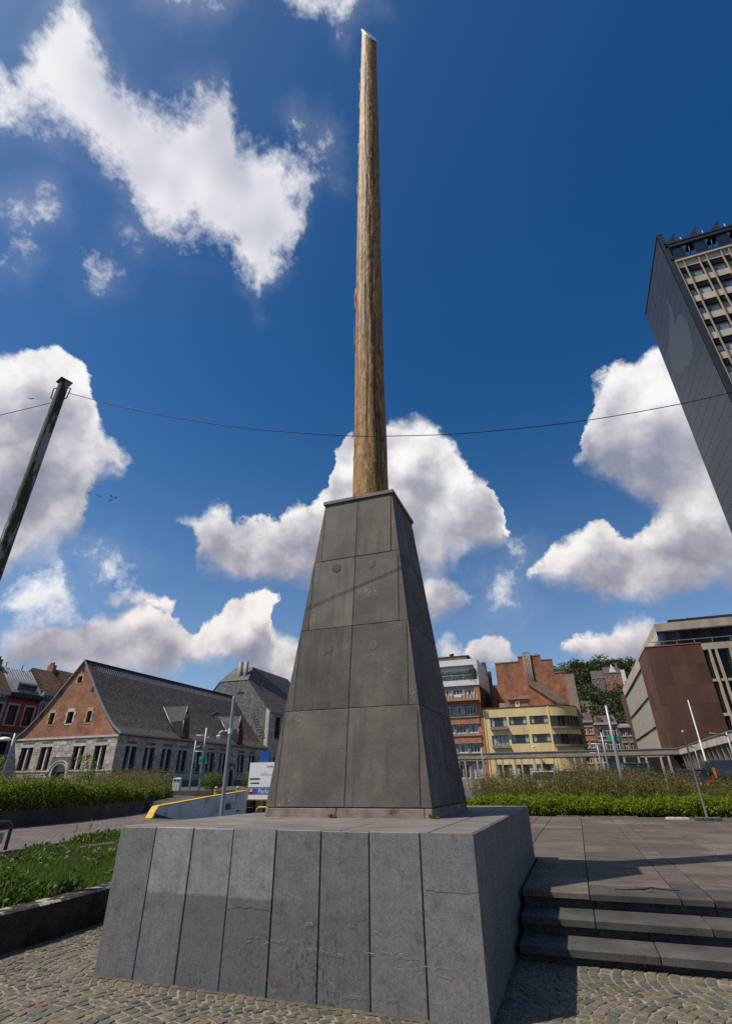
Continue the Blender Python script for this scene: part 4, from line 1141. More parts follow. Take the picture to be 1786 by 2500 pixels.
def grass_bed():
    rng = random.Random(6); g_, c_ = [], []
    for _ in range(64000):
        y = rng.uniform(-1.2, 9.5); x0, x1 = poly_x(LOW, y) - 0.34, poly_x(NEAR, y) + 0.08
        x = x0 + (x1 - x0) * rng.random()
        if not in_view((x, y, .5), 1.15): continue
        z = 0.34 + 0.09 * (x0 - x) / 4.5
        clump = noise.noise(Vector((x * 0.9, y * 0.9, 0.3))); c2 = noise.noise(Vector((x * 3, y * 3, 5)))
        d = rdir(rng, 1.4)
        if clump + 0.4 * c2 > -0.02:                      # broad-leaved patch
            L = rng.uniform(.035, .075) * (1.2 + clump); p = Vector((x, y, z + rng.uniform(.0, .13) * (1.1 + clump)))
            d = rdir(rng, 0.55); c_.append((p, d, side_of(d, rng), L, L * .32))
        else:
            L = rng.uniform(.06, .16) * (1.0 - 0.8 * c2); p = Vector((x, y, z)); g_.append((p, d, side_of(d, rng), L, .006))
    o = blades('wild_grass', M_GRASS, g_); tag(o, 'short wild grass covering the bed behind the low wall', 'grass', kind='stuff')
    o = blades('clover_leaves', M_CLOVER, c_); tag(o, 'low broad-leaved weeds mixed through the grass bed', 'weeds', kind='stuff')
    # upright leafy weeds along the kerb and a bushy one by the low wall
    for k, (x, y, h, n) in enumerate([(-9.9, 5.0, .55, 60), (-9.75, 5.25, .62, 70), (-9.95, 7.2, .5, 40), (-9.6, 4.4, .4, 40), (-9.2, 6.6, .45, 40), (-9.3, 7.4, .5, 40)]):
        it = []
        for j in range(n):
            t = rng.random(); a = rng.uniform(0, 6.28); d = Vector((math.cos(a), math.sin(a), .55)).normalized()
            it.append((Vector((x + rng.uniform(-.02, .02), y + rng.uniform(-.02, .02), .40 + h * t)), d, side_of(d, rng), .09 * (1.15 - t), .012))
        r = empty('upright_weed', (x, y, .40), 0, 'slender upright weed with small leaves growing by the road kerb', 'weed', 'upright weeds along the road kerb')
        q = blades('leaves', M_WEED, it); q.parent = r; q.matrix_parent_inverse = Matrix.Translation((-x, -y, -.40))
        MB().tube([(0, 0, -.02), (.01, 0, h * .5), (0, .01, h)], [.006, .004, .002], 5).build('stem', M_STALK, r)
    it = []
    for _ in range(2600):
        a = rng.uniform(0, 6.28); rr = rng.random() ** .5 * .55; x, y = -6.35 + rr * math.cos(a) * .8, 0.55 + rr * math.sin(a) * 1.2
        z = .36 + (.40 * (1 - (rr / .56) ** 2)) * rng.random() ** .5; d = rdir(rng, .45); L = rng.uniform(.05, .10)
        it.append((Vector((x, y, z)), d, side_of(d, rng), L, L * .16))
    o = blades('ferny_weed', M_BUSH, it); tag(o, 'dense dark green ferny weed clump behind the low wall', 'weed')
    it = []
    for _ in range(2400):
        a = rng.uniform(0, 6.28); rr = rng.random() ** .5; x, y = -7.3 + rr * math.cos(a) * .6, 5.4 + rr * math.sin(a) * 1.6
        z = .36 + .34 * (1 - rr * rr) * rng.random(); d = rdir(rng, 1.3); L = rng.uniform(.08, .2)
        it.append((Vector((x, y, z)), d, side_of(d, rng), L, .012))
    o = blades('feathery_weed', leafmat('fresh_green', (0.07, 0.13, 0.015), (0.13, 0.20, 0.03), .4), it); tag(o, 'fresh bright green feathery weed clump close to the plinth', 'weed')
    # dandelions
    pm = MB(); N = 60
    for j in range(N):
        a = j * 2.399; zz = 1 - 2 * (j + .5) / N; rr = math.sqrt(1 - zz * zz); d = Vector((rr * math.cos(a), rr * math.sin(a), zz)); w = side_of(d, rng)
        pm.add([(d * .006)[:], (d * .026 + w * .006)[:], (d * .030 - w * .006)[:]], [(0, 1, 2)])
    puff = pm.mesh('seed_clock', M_PUFF)
    ym = MB()
    for ring, (r0, h0) in enumerate(((.024, .006), (.017, .011))):
        for j in range(12):
            a = j / 12 * 6.283 + ring * .26; d = Vector((math.cos(a), math.sin(a), 0)); w = Vector((-d.y, d.x, 0))
            ym.add([(0, 0, h0 * .5), (d * r0 * .6 + w * .005 + Vector((0, 0, h0)))[:], (d * r0 + Vector((0, 0, h0 * .8)))[:], (d * r0 * .6 - w * .005 + Vector((0, 0, h0)))[:]], [(0, 1, 2, 3)])
    yel = ym.mesh('flower_head', M_YFLOWER)
    sm = MB().tube([(0, 0, -.2), (.004, 0, -.1), (0, 0, 0)], .0025, 4).mesh('stem', M_STALK)
    for kind, n, me, lab in (('dandelion_clock', 16, puff, 'pale round dandelion seed clock standing above the wild grass bed'), ('dandelion_flower', 26, yel, 'small yellow dandelion flower in the wild grass bed')):
        for j in range(n):
            y = rng.uniform(1.0, 6.2); x0, x1 = poly_x(LOW, y) - .6, poly_x(NEAR, y) + .5; x = x0 + (x1 - x0) * rng.random()
            r = empty(kind, (x, y, .53 + rng.uniform(0, .06)), 0, lab, 'dandelion', lab.split(' in ')[0].split(' stand')[0] + 's in the bed')
            link('flower' if kind[-1] == 'r' else 'seed_head', me, r, sc=(1.2, 1.2, 1.2)); link('stem', sm, r)


grass_bed()


def hedge_blades(rng, n, top, x0, x1, y_front, depth, zbase, L=(.09, .16), W=.16, clump=1.0, droop=-.15, inside=.35):
    """leaves on and under the surface of a clipped hedge; y_front is a function of x"""
    it = []
    for _ in range(n):
        x = rng.uniform(x0, x1); t = rng.random(); yf = y_front(x)
        h = top(x)
        u = noise.noise(Vector((x * .8 * clump, t * 4, 2.0))) * .16 + noise.noise(Vector((x * 2.6, t * 6, 9.0))) * .09
        if rng.random() < .62:                            # front face
            z = zbase + (h - zbase) * rng.random() ** .8; bul = .22 * math.sin(math.pi * min(1, (z - zbase) / (h - zbase))) ; y = yf - bul + u + noise.noise(Vector((x * 2, z * 3, 1))) * .14 + rng.random() ** 2 * inside
        else:
            y = yf + depth * rng.random(); z = h + u * 1.2 - rng.random() ** 2 * inside * .8
        d = rdir(rng, droop); d.y -= .35; d.normalize(); l = rng.uniform(*L)
        it.append((Vector((x, y, z)), d, side_of(d, rng), l, l * W))
    return it


def build_hedge_east():
    rng = random.Random(31)
    root = empty('bamboo_hedge', (5, 20, .47), 0, 'low bright green bamboo hedge along the back edge of the terrace', 'hedge')
    yf = lambda x: 19.15 + .12 * math.sin(x * .7)
    top = lambda x: 1.10 + .16 * noise.noise(Vector((x * .7, 3.3, 0))) + .12 * noise.noise(Vector((x * 2.3, 7.7, 0))) - .006 * x
    def put(name, mat, it):
        q = blades(name, mat, it); q.parent = root; q.matrix_parent_inverse = Matrix.Translation((-5, -20, -.47)); q['kind'] = 'stuff'
    put('foliage', M_BAMBOO, hedge_blades(rng, 30000, top, -4.5, 15, yf, 1.1, .50, (.09, .17)))
    put('inner_foliage', M_BAMDARK, hedge_blades(rng, 20000, lambda x: top(x) - .08, -4.5, 15, lambda x: yf(x) + .10, 1.0, .48, (.09, .17), inside=.5))  # darker leaves set a little deeper in the hedge
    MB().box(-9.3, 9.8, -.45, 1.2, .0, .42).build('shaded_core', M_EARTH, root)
    # kerb behind the slabs
    for k in range(20):
        if k % 4 == 3: continue
        mb = MB(); mb.bbox(-.48, .48, -.07, .07, -.06, .03, .01); mb.build('hedge_kerb', M_KERB, root, (-8.5 + k * .98, -1.02 + rng.uniform(-.02, .02), .0))


build_hedge_east()


def weeds(name, label, rng, n, place, hgt, leaf=1.0, seed=.5, mats=(None, None, None)):
    """a wild growth of tall stems, leaves and brown seed heads: one uncountable mass"""
    lv, sd, st = [], [], MB()
    for _ in range(n):
        x, y, z = place(rng); h = hgt(x, y) * rng.uniform(.55, 1.1); lean = Vector((rng.uniform(-.16, .16), rng.uniform(-.16, .16), 1))
        top = Vector((x, y, z)) + lean * h
        st.tube([(x, y, z - .1), (x + lean.x * h * .4, y + lean.y * h * .4, z + h * .5), top[:]], [.006, .005, .003], 3, caps=False)
        for _k in range(int(16 * leaf * h)):
            t = rng.uniform(.08, .9); p = Vector((x, y, z)) + lean * (h * t) + Vector((rng.uniform(-.07, .07), rng.uniform(-.07, .07), 0)); d = rdir(rng, .25); L = rng.uniform(.06, .14)
            lv.append((p, d, side_of(d, rng), L, L * .16))
        if rng.random() < seed:
            for _k in range(rng.randrange(22, 44)):
                t = rng.uniform(.72, 1.05); p = Vector((x, y, z)) + lean * (h * t) + Vector((rng.uniform(-.09, .09), rng.uniform(-.09, .09), rng.uniform(-.03, .06))) * (1.4 - (t - .72)); d = rdir(rng, .6); L = rng.uniform(.03, .07)
                sd.append((p, d, side_of(d, rng), L, L * .3))
    root = empty(name, (0, 0, 0)); tag(root, label, 'weeds', kind='stuff')
    if lv: blades('leaves', mats[0] or M_WEED, lv, root)
    if sd: blades('seed_heads', mats[1] or M_SEED, sd, root)
    st.build('stems', M_STALK, root)
    return root


rng_ = random.Random(77)
weeds('tall_weeds', 'tall wild weeds with brown seed heads between the bamboo hedge and the parked cars', rng_, 2000,
      lambda r: (r.uniform(-3.5, 13.5), 19.7 + r.random() * 4.0, .60), lambda x, y: 1.42 + .42 * noise.noise(Vector((x * .5, y * .5, 3))) + .22 * noise.noise(Vector((x * 1.7, y * 1.7, 8))) + (.18 if 1.0 < x < 3.6 else 0) - (.42 if x > 5.6 else 0), 1.25, .50)
# a few lone tall ones that stand out against the cars
for k, (x, y, h) in enumerate([(-1.8, 21.0, 2.0), (2.0, 21.2, 1.75), (3.5, 21.3, 1.7), (-.4, 21.6, 1.65)]):
    it = []
    for j in range(150):
        t = rng_.uniform(.2, 1.02); a = rng_.uniform(0, 6.28); d = Vector((math.cos(a), math.sin(a), .4)).normalized(); L = .17 * (1.15 - t) + .03
        it.append((Vector((rng_.gauss(0, .04), rng_.gauss(0, .04), h * t)), d, side_of(d, rng_), L, L * .17))
    r = empty('tall_weed', (x, y, .6), 0, ['very tall thin green weed rising in front of the yellow building', 'tall brownish weed beside the slim leaning mast of the car park', 'tall brown weed in front of the dark blue car', 'tall weed with wide leaves close to the white estate car'][k], 'weed')
    blades('leaves', M_WEED if k in (0, 3) else M_SEED, it, r); MB().tube([(0, 0, -.05), (.02, .01, h * .5), (0, .03, h)], [.010, .007, .003], 5).build('stem', M_STALK, r)

# west planter: clipped shrubs in front, weeds behind
rng_ = random.Random(55)


def build_hedge_west():
    rng = random.Random(41)
    root = empty('shrub_hedge', (-18, 12, .9), 0, 'dense rounded green shrub row growing over the brown planter wall', 'hedge')
    a, b_ = [], []
    for _ in range(42000):
        y = 3.5 + 23.5 * rng.random(); xf = poly_x(FAR, y) - .12; t = rng.random()
        n1 = noise.noise(Vector((y * .55, 1.7, 4.0))); n2 = noise.noise(Vector((y * 1.7, t * 3, 2.0)))
        h = 1.72 + .24 * n1 + .07 * n2 - .012 * (y - 10)
        if rng.random() < .6:
            z = .93 + (h - .93) * rng.random(); x = xf + .14 * math.sin(math.pi * (z - .93) / (h - .93)) + .16 * noise.noise(Vector((y * 1.9, z * 3, 7))) - rng.random() ** 2 * .5
        else:
            x = xf - 1.5 * rng.random(); z = h + .10 * n2 + .12 * noise.noise(Vector((x * 2, y * 2, 1))) - rng.random() ** 2 * .4
        d = rdir(rng, .0); d.x += .35; d.normalize(); L = rng.uniform(.07, .13)
        (a if rng.random() < .62 else b_).append((Vector((x + 18, y - 12, z - .9)), d, side_of(d, rng), L, L * .26))
    q = blades('foliage', M_BUSH, a, root); q['kind'] = 'stuff'
    q = blades('young_foliage', leafmat('young_bush_leaf', (0.10, 0.15, 0.012), (0.22, 0.26, 0.03), .45), b_, root); q['kind'] = 'stuff'
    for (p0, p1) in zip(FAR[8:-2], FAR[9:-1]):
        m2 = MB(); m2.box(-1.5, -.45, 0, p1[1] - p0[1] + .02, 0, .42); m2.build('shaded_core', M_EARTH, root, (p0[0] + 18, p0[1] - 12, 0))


build_hedge_west()


def west_place(r):
    y = 4 + 21 * r.random(); return (poly_x(FAR, y) - .5 - 3.8 * r.random(), y + r.random() * 2, .95)


weeds('wild_growth', 'tall wild growth with dry seed heads behind the shrub row before the stone hall', rng_, 1450, west_place,
      lambda x, y: 1.05 + .35 * noise.noise(Vector((x * .4, y * .4, 5))) + (.35 if y > 15 else 0), 1.15, .45)


def sapling(x, y, z, h, lab, seed):
    r = random.Random(seed); root = empty('sapling', (x, y, z), 0, lab, 'sapling'); it = []; st = MB()
    st.tube([(0, 0, -.1), (.03, .02, h * .5), (.0, .05, h)], [.02, .014, .006], 5)
    for k in range(16):
        t = r.uniform(.35, 1); a = r.uniform(0, 6.28); L = .75 * (1.1 - t) + .18; e = Vector((math.cos(a) * L, math.sin(a) * L, h * t + L * .5)); s0 = Vector((.02, .03, h * t))
        st.tube([s0[:], ((s0 + e) / 2 + Vector((0, 0, .03)))[:], e[:]], [.008, .006, .003], 4, caps=False)
        for _ in range(46):
            q = s0.lerp(e, r.uniform(.25, 1.05)) + Vector((r.gauss(0, .08), r.gauss(0, .08), r.gauss(0, .06))); d = rdir(r, -.2); l = r.uniform(.05, .09)
            it.append((q, d, side_of(d, r), l, l * .35))
    st.build('trunk', M_STALK, root); q = blades('crown', M_WEED, it, root)


sapling(-20.3, 10.2, .95, 1.75, 'young thin tree with sparse leaves in front of the row houses', 1)
sapling(-19.1, 13.4, .95, 1.85, 'young leafy tree in front of the corner of the stone hall', 2)
sapling(-21.2, 9.1, .95, 1.65, 'young yellowish tree beside the round headed street lamp', 3)


# flowering rose bushes in the raised bed by the ramp
def rose(x, y, z, w, h, lab, seed):
    r = random.Random(seed); root = empty('rose_bush', (x, y, z), 0, lab, 'bush', 'rose bushes in the raised bed'); it = []
    for _ in range(2600):
        d = rdir(r); rr = r.random() ** .4; p = Vector((d.x * w * rr, d.y * w * rr, h * .5 + d.z * h * .5 * rr)) + Vector((0, 0, .1 * noise.noise(d * 3)))
        dd = rdir(r, .1); L = r.uniform(.07, .12); it.append((p, dd, side_of(dd, r), L, L * .3))
    blades('foliage', M_BUSH, it, root)
    MB().tube([(0, 0, -.05), (0, 0, h * .6)], .03, 5).build('stem', M_STALK, root)
    for _ in range(16):
        d = rdir(r, .6); p = Vector((d.x * w, d.y * w, h * .5 + d.z * h * .5)); m2 = MB()
        for k in range(7):
            a = k * .9; e = Vector((math.cos(a), math.sin(a), .4)).normalized(); s_ = Vector((-e.y, e.x, 0)); m2.add([(0, 0, 0), (e * .05 + s_ * .03)[:], (e * .08)[:], (e * .05 - s_ * .03)[:]], [(0, 1, 2, 3)])
        m2.build('blossom', M_PINK, root, p[:])


rose(-24.0, 29.9, 1.3, .95, 1.15, 'dark rose bush with pale blossoms nearest the tall lamp post', 1)
rose(-21.6, 31.9, 1.3, 1.15, 1.35, 'tall bright green rose bush in the raised bed before the arched side door', 2)
rose(-20.4, 32.6, 1.3, 1.0, 1.2, 'rose bush with pale pink blossoms close to the parking sign', 3)
MB().box(-26.5, -17.0, 28.6, 28.9, .6, 1.32).box(-26.5, -17.0, 28.9, 34.0, .6, 1.25).build('raised_bed', M_PLWALL); tag(bpy.data.objects['raised_bed'], 'brown concrete raised bed holding the rose bushes', 'planter')
# weed tufts growing out of the joints by the pedestal
for k, (x, y, z, n, lab) in enumerate([(-2.18, 1.83, 1.293, 46, 'small dry brownish weed tuft at the foot of the pedestal front'), (-.80, 1.86, 1.293, 40, 'small green weed tuft at the shaded corner of the pedestal')]):
    r = random.Random(k); it = []
    for _ in range(n):
        d = rdir(r, .9); L = r.uniform(.03, .075); it.append((Vector((r.gauss(0, .02), r.gauss(0, .012), 0)), d, side_of(d, r), L, L * .25))
    root = empty('weed_tuft', (x, y, z), 0, lab, 'weed'); blades('leaves', M_SEED if k == 0 else M_BUSH, it, root)

# ------------------------------------------------------------------ building materials
M_HALLBRICK = brick('old_red_brick', (0.31, 0.100, 0.046), (0.42, 0.165, 0.080), (0.30, 0.22, 0.17), 0.23, 0.075, 0.011, 0.9, 0.3, 'XZ', 0.55)
M_LIME = stone('limestone_block', [(0.28, (0.28, 0.235, 0.195)), (0.5, (0.46, 0.40, 0.335)), (0.75, (0.58, 0.52, 0.445))], 1.4, 7, 0.9, 0.5, 18, 0.2, 60, rnd=0.22, island=0.22, patch=((0.13, 0.115, 0.10), 1.6, 0.56, 0.72))
M_LIMEBACK = stone('limestone_joint', [(0.3, (0.10, 0.09, 0.075)), (0.7, (0.20, 0.18, 0.155))], 2, 5, 0.95, 0.3)
M_YSTONE = stone('yellow_quoin_stone', [(0.3, (0.33, 0.25, 0.14)), (0.7, (0.50, 0.42, 0.28))], 2.5, 6, 0.9, 0.4, rnd=0.12)
M_PALE = stone('pale_dressed_stone', [(0.3, (0.42, 0.385, 0.335)), (0.7, (0.62, 0.58, 0.52))], 2.5, 6, 0.9, 0.3, rnd=0.1)


def slate(name, c=(0.062, 0.053, 0.046), c2=(0.112, 0.096, 0.082), bw=0.28, bh=0.16, axes='yz'):
    m, g, b = new_mat(name)
    pos = g.n('ShaderNodeNewGeometry').outputs['Position']; sp = g.n('ShaderNodeSeparateXYZ', i0=pos).outputs
    u = sp[1] if axes == 'yz' else sp[0]
    v = g.n('ShaderNodeCombineXYZ', i0=u, i1=sp[2], i2=0.0).outputs[0]
    bt = g.n('ShaderNodeTexBrick', {'offset': 0.5}, Vector=v, Color1=(*c, 1), Color2=(*c2, 1), Mortar=(c[0] * .5, c[1] * .5, c[2] * .5, 1), Scale=1.0)
    g.put(bt, 'Mortar Size', 0.012); g.put(bt, 'Brick Width', bw); g.put(bt, 'Row Height', bh)
    run = g.noise(g.v('MULTIPLY', pos, (1.2, 1.2, 0.18)), 1.6, 5, 0.6)
    c_ = g.mix(0.55, bt.outputs[0], g.ramp(run, [(0.3, (0.18, 0.18, 0.18)), (0.7, (0.72, 0.70, 0.64))]), 'OVERLAY')
    g.put(b, 'Base Color', c_); g.put(b, 'Roughness', 0.6); g.put(b, 'Specular IOR Level', 0.4)
    g.put(b, 'Normal', g.n('ShaderNodeBump', Strength=0.4, Distance=0.02, Height=g.m('SUBTRACT', g.m('MULTIPLY', g.noise(pos, 6, 3, 0.5), .5), bt.outputs['Fac'])).outputs[0])
    return m


M_SLATE = slate('roof_slate')
M_SLATEX = slate('roof_slate_cross', axes='xz')
M_SCALE = slate('slate_cladding', (0.12, 0.12, 0.115), (0.27, 0.265, 0.25), 0.3, 0.22, 'xz')
M_DORM = plain('dark_dormer_cladding', (0.075, 0.078, 0.082), .3, .2)
M_ZINCD = plain('dull_zinc', (0.30, 0.31, 0.32), 0.45, 0.4)
M_OAK = stone('dark_oak', [(0.3, (0.035, 0.022, 0.014)), (0.7, (0.085, 0.055, 0.034))], 6, 5, 0.7, 0.2, stretch=(6, 6, .6))
M_GLASS = glass('dark_window_glass', (0.022, 0.026, 0.030))
M_GLASSB = glass('bluish_window_glass', (0.030, 0.045, 0.058), 0.03, 0.8)
M_GLASSG = glass('greenish_window_glass', (0.035, 0.055, 0.055), 0.03, 0.8)
M_WHITEP = plain('white_paint', (0.70, 0.70, 0.69), 0.55)
M_BLACKP = plain('black_metal', (0.018, 0.019, 0.021), 0.5)
M_CURT = plain('pale_curtain', (0.36, 0.39, 0.42), 0.85, var=.15)
M_GUTTER = plain('grey_green_gutter', (0.22, 0.24, 0.22), 0.55)


# ------------------------------------------------------------------ the old hall
def ashlar(rng, F, parent, u0, u1, z0, z1, holes, name, limit, minh=.28, maxh=.46, planes=None):
    """rows of limestone blocks standing 2 cm proud of the joint; the biggest become parts, the rest one mass"""
    rest = MB(); made = 0; z = z0
    while z < z1 - .05:
        h = min(rng.uniform(minh, maxh), z1 - z); u = u0
        while u < u1 - .02:
            w = min(rng.uniform(.45, 1.0), u1 - u)
            if u1 - (u + w) < .25: w = u1 - u
            segs = [(u, u + w)]
            for a, b_, c, d in holes:
                nz = []
                for s0, s1 in segs:
                    if d <= z + .03 or c >= z + h - .03 or b_ <= s0 or a >= s1: nz.append((s0, s1)); continue
                    if a > s0 + .08: nz.append((s0, a))
                    if b_ < s1 - .08: nz.append((b_, s1))
                segs = nz
            for s0, s1 in segs:
                mb = MB() if made < limit else rest; d1 = rng.uniform(.012, .032); g_ = .008
                q0 = [(s0 + g_, z + g_), (s1 - g_, z + g_), (s1 - g_, z + h - g_), (s0 + g_, z + h - g_)]; b2 = .012
                q1 = [(s0 + g_ + b2, z + g_ + b2), (s1 - g_ - b2, z + g_ + b2), (s1 - g_ - b2, z + h - g_ - b2), (s0 + g_ + b2, z + h - g_ - b2)]
                vs = [F.p(a_, b_, .0) for a_, b_ in q0] + [F.p(a_, b_, d1 - .008) for a_, b_ in q0] + [F.p(a_, b_, d1) for a_, b_ in q1]
                fs = [(i, (i + 1) % 4, 4 + (i + 1) % 4, 4 + i) for i in range(4)] + [(4 + i, 4 + (i + 1) % 4, 8 + (i + 1) % 4, 8 + i) for i in range(4)] + [(8, 9, 10, 11)]
                mb.add(vs, fs if not F.flip else [f[::-1] for f in fs])
                if mb is not rest: mb.build('limestone_block', M_LIME, parent); made += 1
            u += w
        z += h
    if rest.v:
        o = rest.build('limestone_blocks', M_LIME, parent); o['kind'] = 'stuff'


def build_hall():
    rng = random.Random(2)
    hx, hy = -45.27, 41.62
    root = empty('stone_hall', (0, 0, 0)); tag(root, 'long old hall with red brick gable over pale stone walls and a steep slate roof', 'building')
    # gable wall
    F = Facade((hx, hy), (1, 0), (0, -1))
    wins = [(-14.04, -12.2, 3.30, 5.65), (-10.95, -9.3, 3.30, 5.65), (-6.0, -4.45, 3.26, 5.6), (-2.93, -1.34, 3.22, 5.58)]
    door = (-8.42, -6.42, 1.0, 3.1)
    mb = MB(); F.wall(mb, -15.6, 0, .8, 6.42, wins + [door], .45); mb.build('wall', M_LIMEBACK, root)
    ashlar(rng, F, root, -15.6, 0, 1.2, 6.36, [(a - .02, b_ + .02, c - .02, d + .3) for a, b_, c, d in wins] + [(-8.85, -6.0, .9, 4.3)], 'b', 230)
    for a, b_, c, d in wins:                       # paired lights with a stone mullion, lintel and sill
        F.window(root, a, b_, c, d, M_OAK, M_GLASS, (0.25, 0.75), (), .09, .32)
        m2 = MB(); F.box(m2, (a + b_) / 2 - .09, (a + b_) / 2 + .09, c, d, -.30, -.04); m2.build('stone_mullion', M_PALE, root)
        m2 = MB(); F.box(m2, a - .22, b_ + .22, d + .003, d + .30, -.02, .045); m2.build('lintel', M_PALE, root)
    for u0, u1 in ((-15.6, -8.9), (-6.0, .12)):
        m2 = MB(); F.box(m2, u0, u1, 3.08, 3.2, -.01, .09); m2.build('string_course', M_PALE, root)
    m2 = MB(); F.box(m2, -15.7, .06, 6.42, 6.62, -.02, .10); m2.build('cornice', M_PALE, root)
    # arched doorway
    m2 = MB(); cx = -7.42; n = 14
    for k in range(n):
        a0, a1 = math.pi * k / n, math.pi * (k + 1) / n
        for r0, r1, d0, d1 in ((1.0, 1.32, -.1, .07), (1.32, 1.42, -.1, .14)):
            pts = [(cx + r * math.cos(a), 3.05 + r * math.sin(a) * .82) for r, a in ((r0, a0), (r1, a0), (r1, a1), (r0, a1))]
            vs = [F.p(u, z, d0) for u, z in pts] + [F.p(u, z, d1) for u, z in pts]
            m2.add(vs, [(4, 5, 6, 7), (0, 4, 7, 3), (1, 2, 6, 5), (0, 1, 5, 4), (2, 3, 7, 6)])
    for s in (-1, 1): F.box(m2, cx + s * 1.16 - .16, cx + s * 1.16 + .16, .9, 3.05, -.1, .07)
    m2.build('door_arch', M_PALE, root)
    m2 = MB(); F.face(m2, [(cx + 1.02 * math.cos(math.pi * k / 12), 3.05 + .84 * math.sin(math.pi * k / 12)) for k in range(13)], .012); m2.build('door_fanlight', M_GLASS, root)
    for s in (-1, 1):
        m2 = MB(); F.box(m2, cx + (s - 1) * .49 + .02, cx + (s + 1) * .49 - .02, 1.0, 3.06, -.3, -.22)
        dr = m2.build('door', M_OAK, root)
        m2 = MB(); F.box(m2, cx + s * .49 - .3, cx + s * .49 + .3, 1.75, 2.85, -.225, -.20); m2.build('pane', M_GLASSB, dr)
    # brick triangle above, with its little openings
    R_ = [(-7.56, 15.07), (-3.94, 10.59), (-2.39, 8.82), (-1.0, 7.44), (0.0, 6.62)]; L_ = [(-7.56, 15.07), (-11.2, 10.9), (-12.7, 9.2), (-14.2, 7.6), (-15.6, 6.62)]
    small = [(-11.0, -10.25, 8.05, 9.32), (-8.24, -7.31, 8.04, 9.31), (-5.24, -4.6, 8.02, 9.26), (-8.02, -7.33, 12.55, 13.31)]
    mb = MB()
    planes = [(L_[0][1] - L_[1][1], -(L_[0][0] - L_[1][0]), 0)]
    def line_plane(p, q, inside):
        a, b_ = q[1] - p[1], -(q[0] - p[0]); c = a * p[0] + b_ * p[1]
        return (a, b_, c) if a * inside[0] + b_ * inside[1] <= c else (-a, -b_, -c)
    main = [line_plane(R_[0], R_[2], (-7.5, 8)), line_plane(L_[0], L_[2], (-7.5, 8))]
    F.wall(mb, -15.6, 0, 6.62, 15.07, small, .35, main)
    for tri in ([R_[2], R_[3], (R_[3][0], R_[3][1] - 0)],):
        pass
    # bell-cast feet of the gable
    F.face(mb, [(-2.39, 6.62), (-.44, 6.62), (-2.39, 8.82)][::1], -.004)
    F.face(mb, [(-1.0, 6.63), (0, 6.63), (-1.0, 7.44)], .004); F.face(mb, [(-15.6, 6.63), (-14.2, 6.63), (-14.2, 7.6)], .004)
    mb.build('brick_gable', M_HALLBRICK, root)
    for k, (a, b_, c, d) in enumerate(small):
        m2 = MB(); F.box(m2, a - .01, b_ + .01, c, d, -.34, -.30); m2.build('window', M_GLASS, root)
        ms = M_YSTONE if k != 1 else M_PALE
        for (u0, u1, z0, z1) in ([(a - .28, a, c + .05, c + .45), (a - .16, a, c + .46, c + .84), (a - .30, a, c + .85, d), (b_, b_ + .28, c + .1, c + .5), (b_, b_ + .16, c + .51, c + .86), (b_, b_ + .30, c + .87, d), (a - .1, b_ + .08, d + .003, d + .36), (a - .1, b_ + .1, c - .14, c - .003)] if k < 3 else [(a - .22, a, c, c + .36), (a - .14, a, c + .37, d), (b_, b_ + .2, c + .1, c + .44), (b_, b_ + .14, c + .45, d), (a - .12, b_ + .12, d + .003, d + .24), (a - .12, b_ + .12, c - .13, c - .003)]):
            m2 = MB(); F.box(m2, u0, u1, z0, z1, -.05, .03); m2.build('quoin', ms, root)
    for u, z in ((-7.53, 14.2), (-10.2, 11.7), (-5.33, 11.75), (-12.3, 9.25)):
        m2 = MB(); F.box(m2, u - .05, u + .05, z - .28, z + .25, 0, .06); F.box(m2, u - .22, u + .2, z - .22, z - .14, .0, .05); m2.build('wall_anchor', M_BLACKP, root)
    # long wall
    G = Facade((hx, hy), (0, 1), (1, 0))
    lw = [(1.45 + 2.95 * k, 3.07 + 2.95 * k, 3.22, 5.53) for k in range(7)] + [(23.72, 25.34, 3.22, 5.53), (26.75, 28.3, 3.22, 5.53), (29.5, 30.9, 3.22, 5.53)]
    dr2 = (21.75, 22.75, 1.0, 3.35)
    mb = MB(); G.wall(mb, 0, 31.66, .8, 6.62, lw + [dr2], .45); mb.build('wall', M_LIMEBACK, root)
    ashlar(rng, G, root, 0, 31.66, 2.2, 6.55, [(a - .02, b_ + .02, c - .02, d + .28) for a, b_, c, d in lw] + [(21.3, 23.2, .9, 4.1)], 'b', 70)
    for a, b_, c, d in lw:
        G.window(root, a, b_, c, d, M_OAK, M_GLASS, (0.25, 0.75), (), .09, .32)
        m2 = MB(); G.box(m2, (a + b_) / 2 - .09, (a + b_) / 2 + .09, c, d, -.30, -.04); m2.build('stone_mullion', M_PALE, root)
        m2 = MB(); G.box(m2, a - .2, b_ + .2, d + .003, d + .27, -.02, .045); m2.build('lintel', M_LIME, root)
    m2 = MB(); G.box(m2, -.1, 21.2, 3.04, 3.15, -.01, .07); G.box(m2, 23.3, 31.6, 3.04, 3.15, -.01, .07); m2.build('string_course', M_LIME, root)
    m2 = MB(); n = 10
    for k in range(n):
        a0, a1 = math.pi * k / n, math.pi * (k + 1) / n
        pts = [(22.25 + r * math.cos(a), 3.1 + r * math.sin(a) * 1.05) for r, a in ((.5, a0), (.85, a0), (.85, a1), (.5, a1))]
        vs = [G.p(u, z, -.1) for u, z in pts] + [G.p(u, z, .08) for u, z in pts]; m2.add(vs, [(4, 5, 6, 7), (0, 4, 7, 3), (1, 2, 6, 5), (0, 1, 5, 4), (2, 3, 7, 6)])
    for s in (-1, 1): G.box(m2, 22.25 + s * .68 - .17, 22.25 + s * .68 + .17, .9, 3.1, -.1, .08)
    m2.build('door_arch', M_LIME, root)
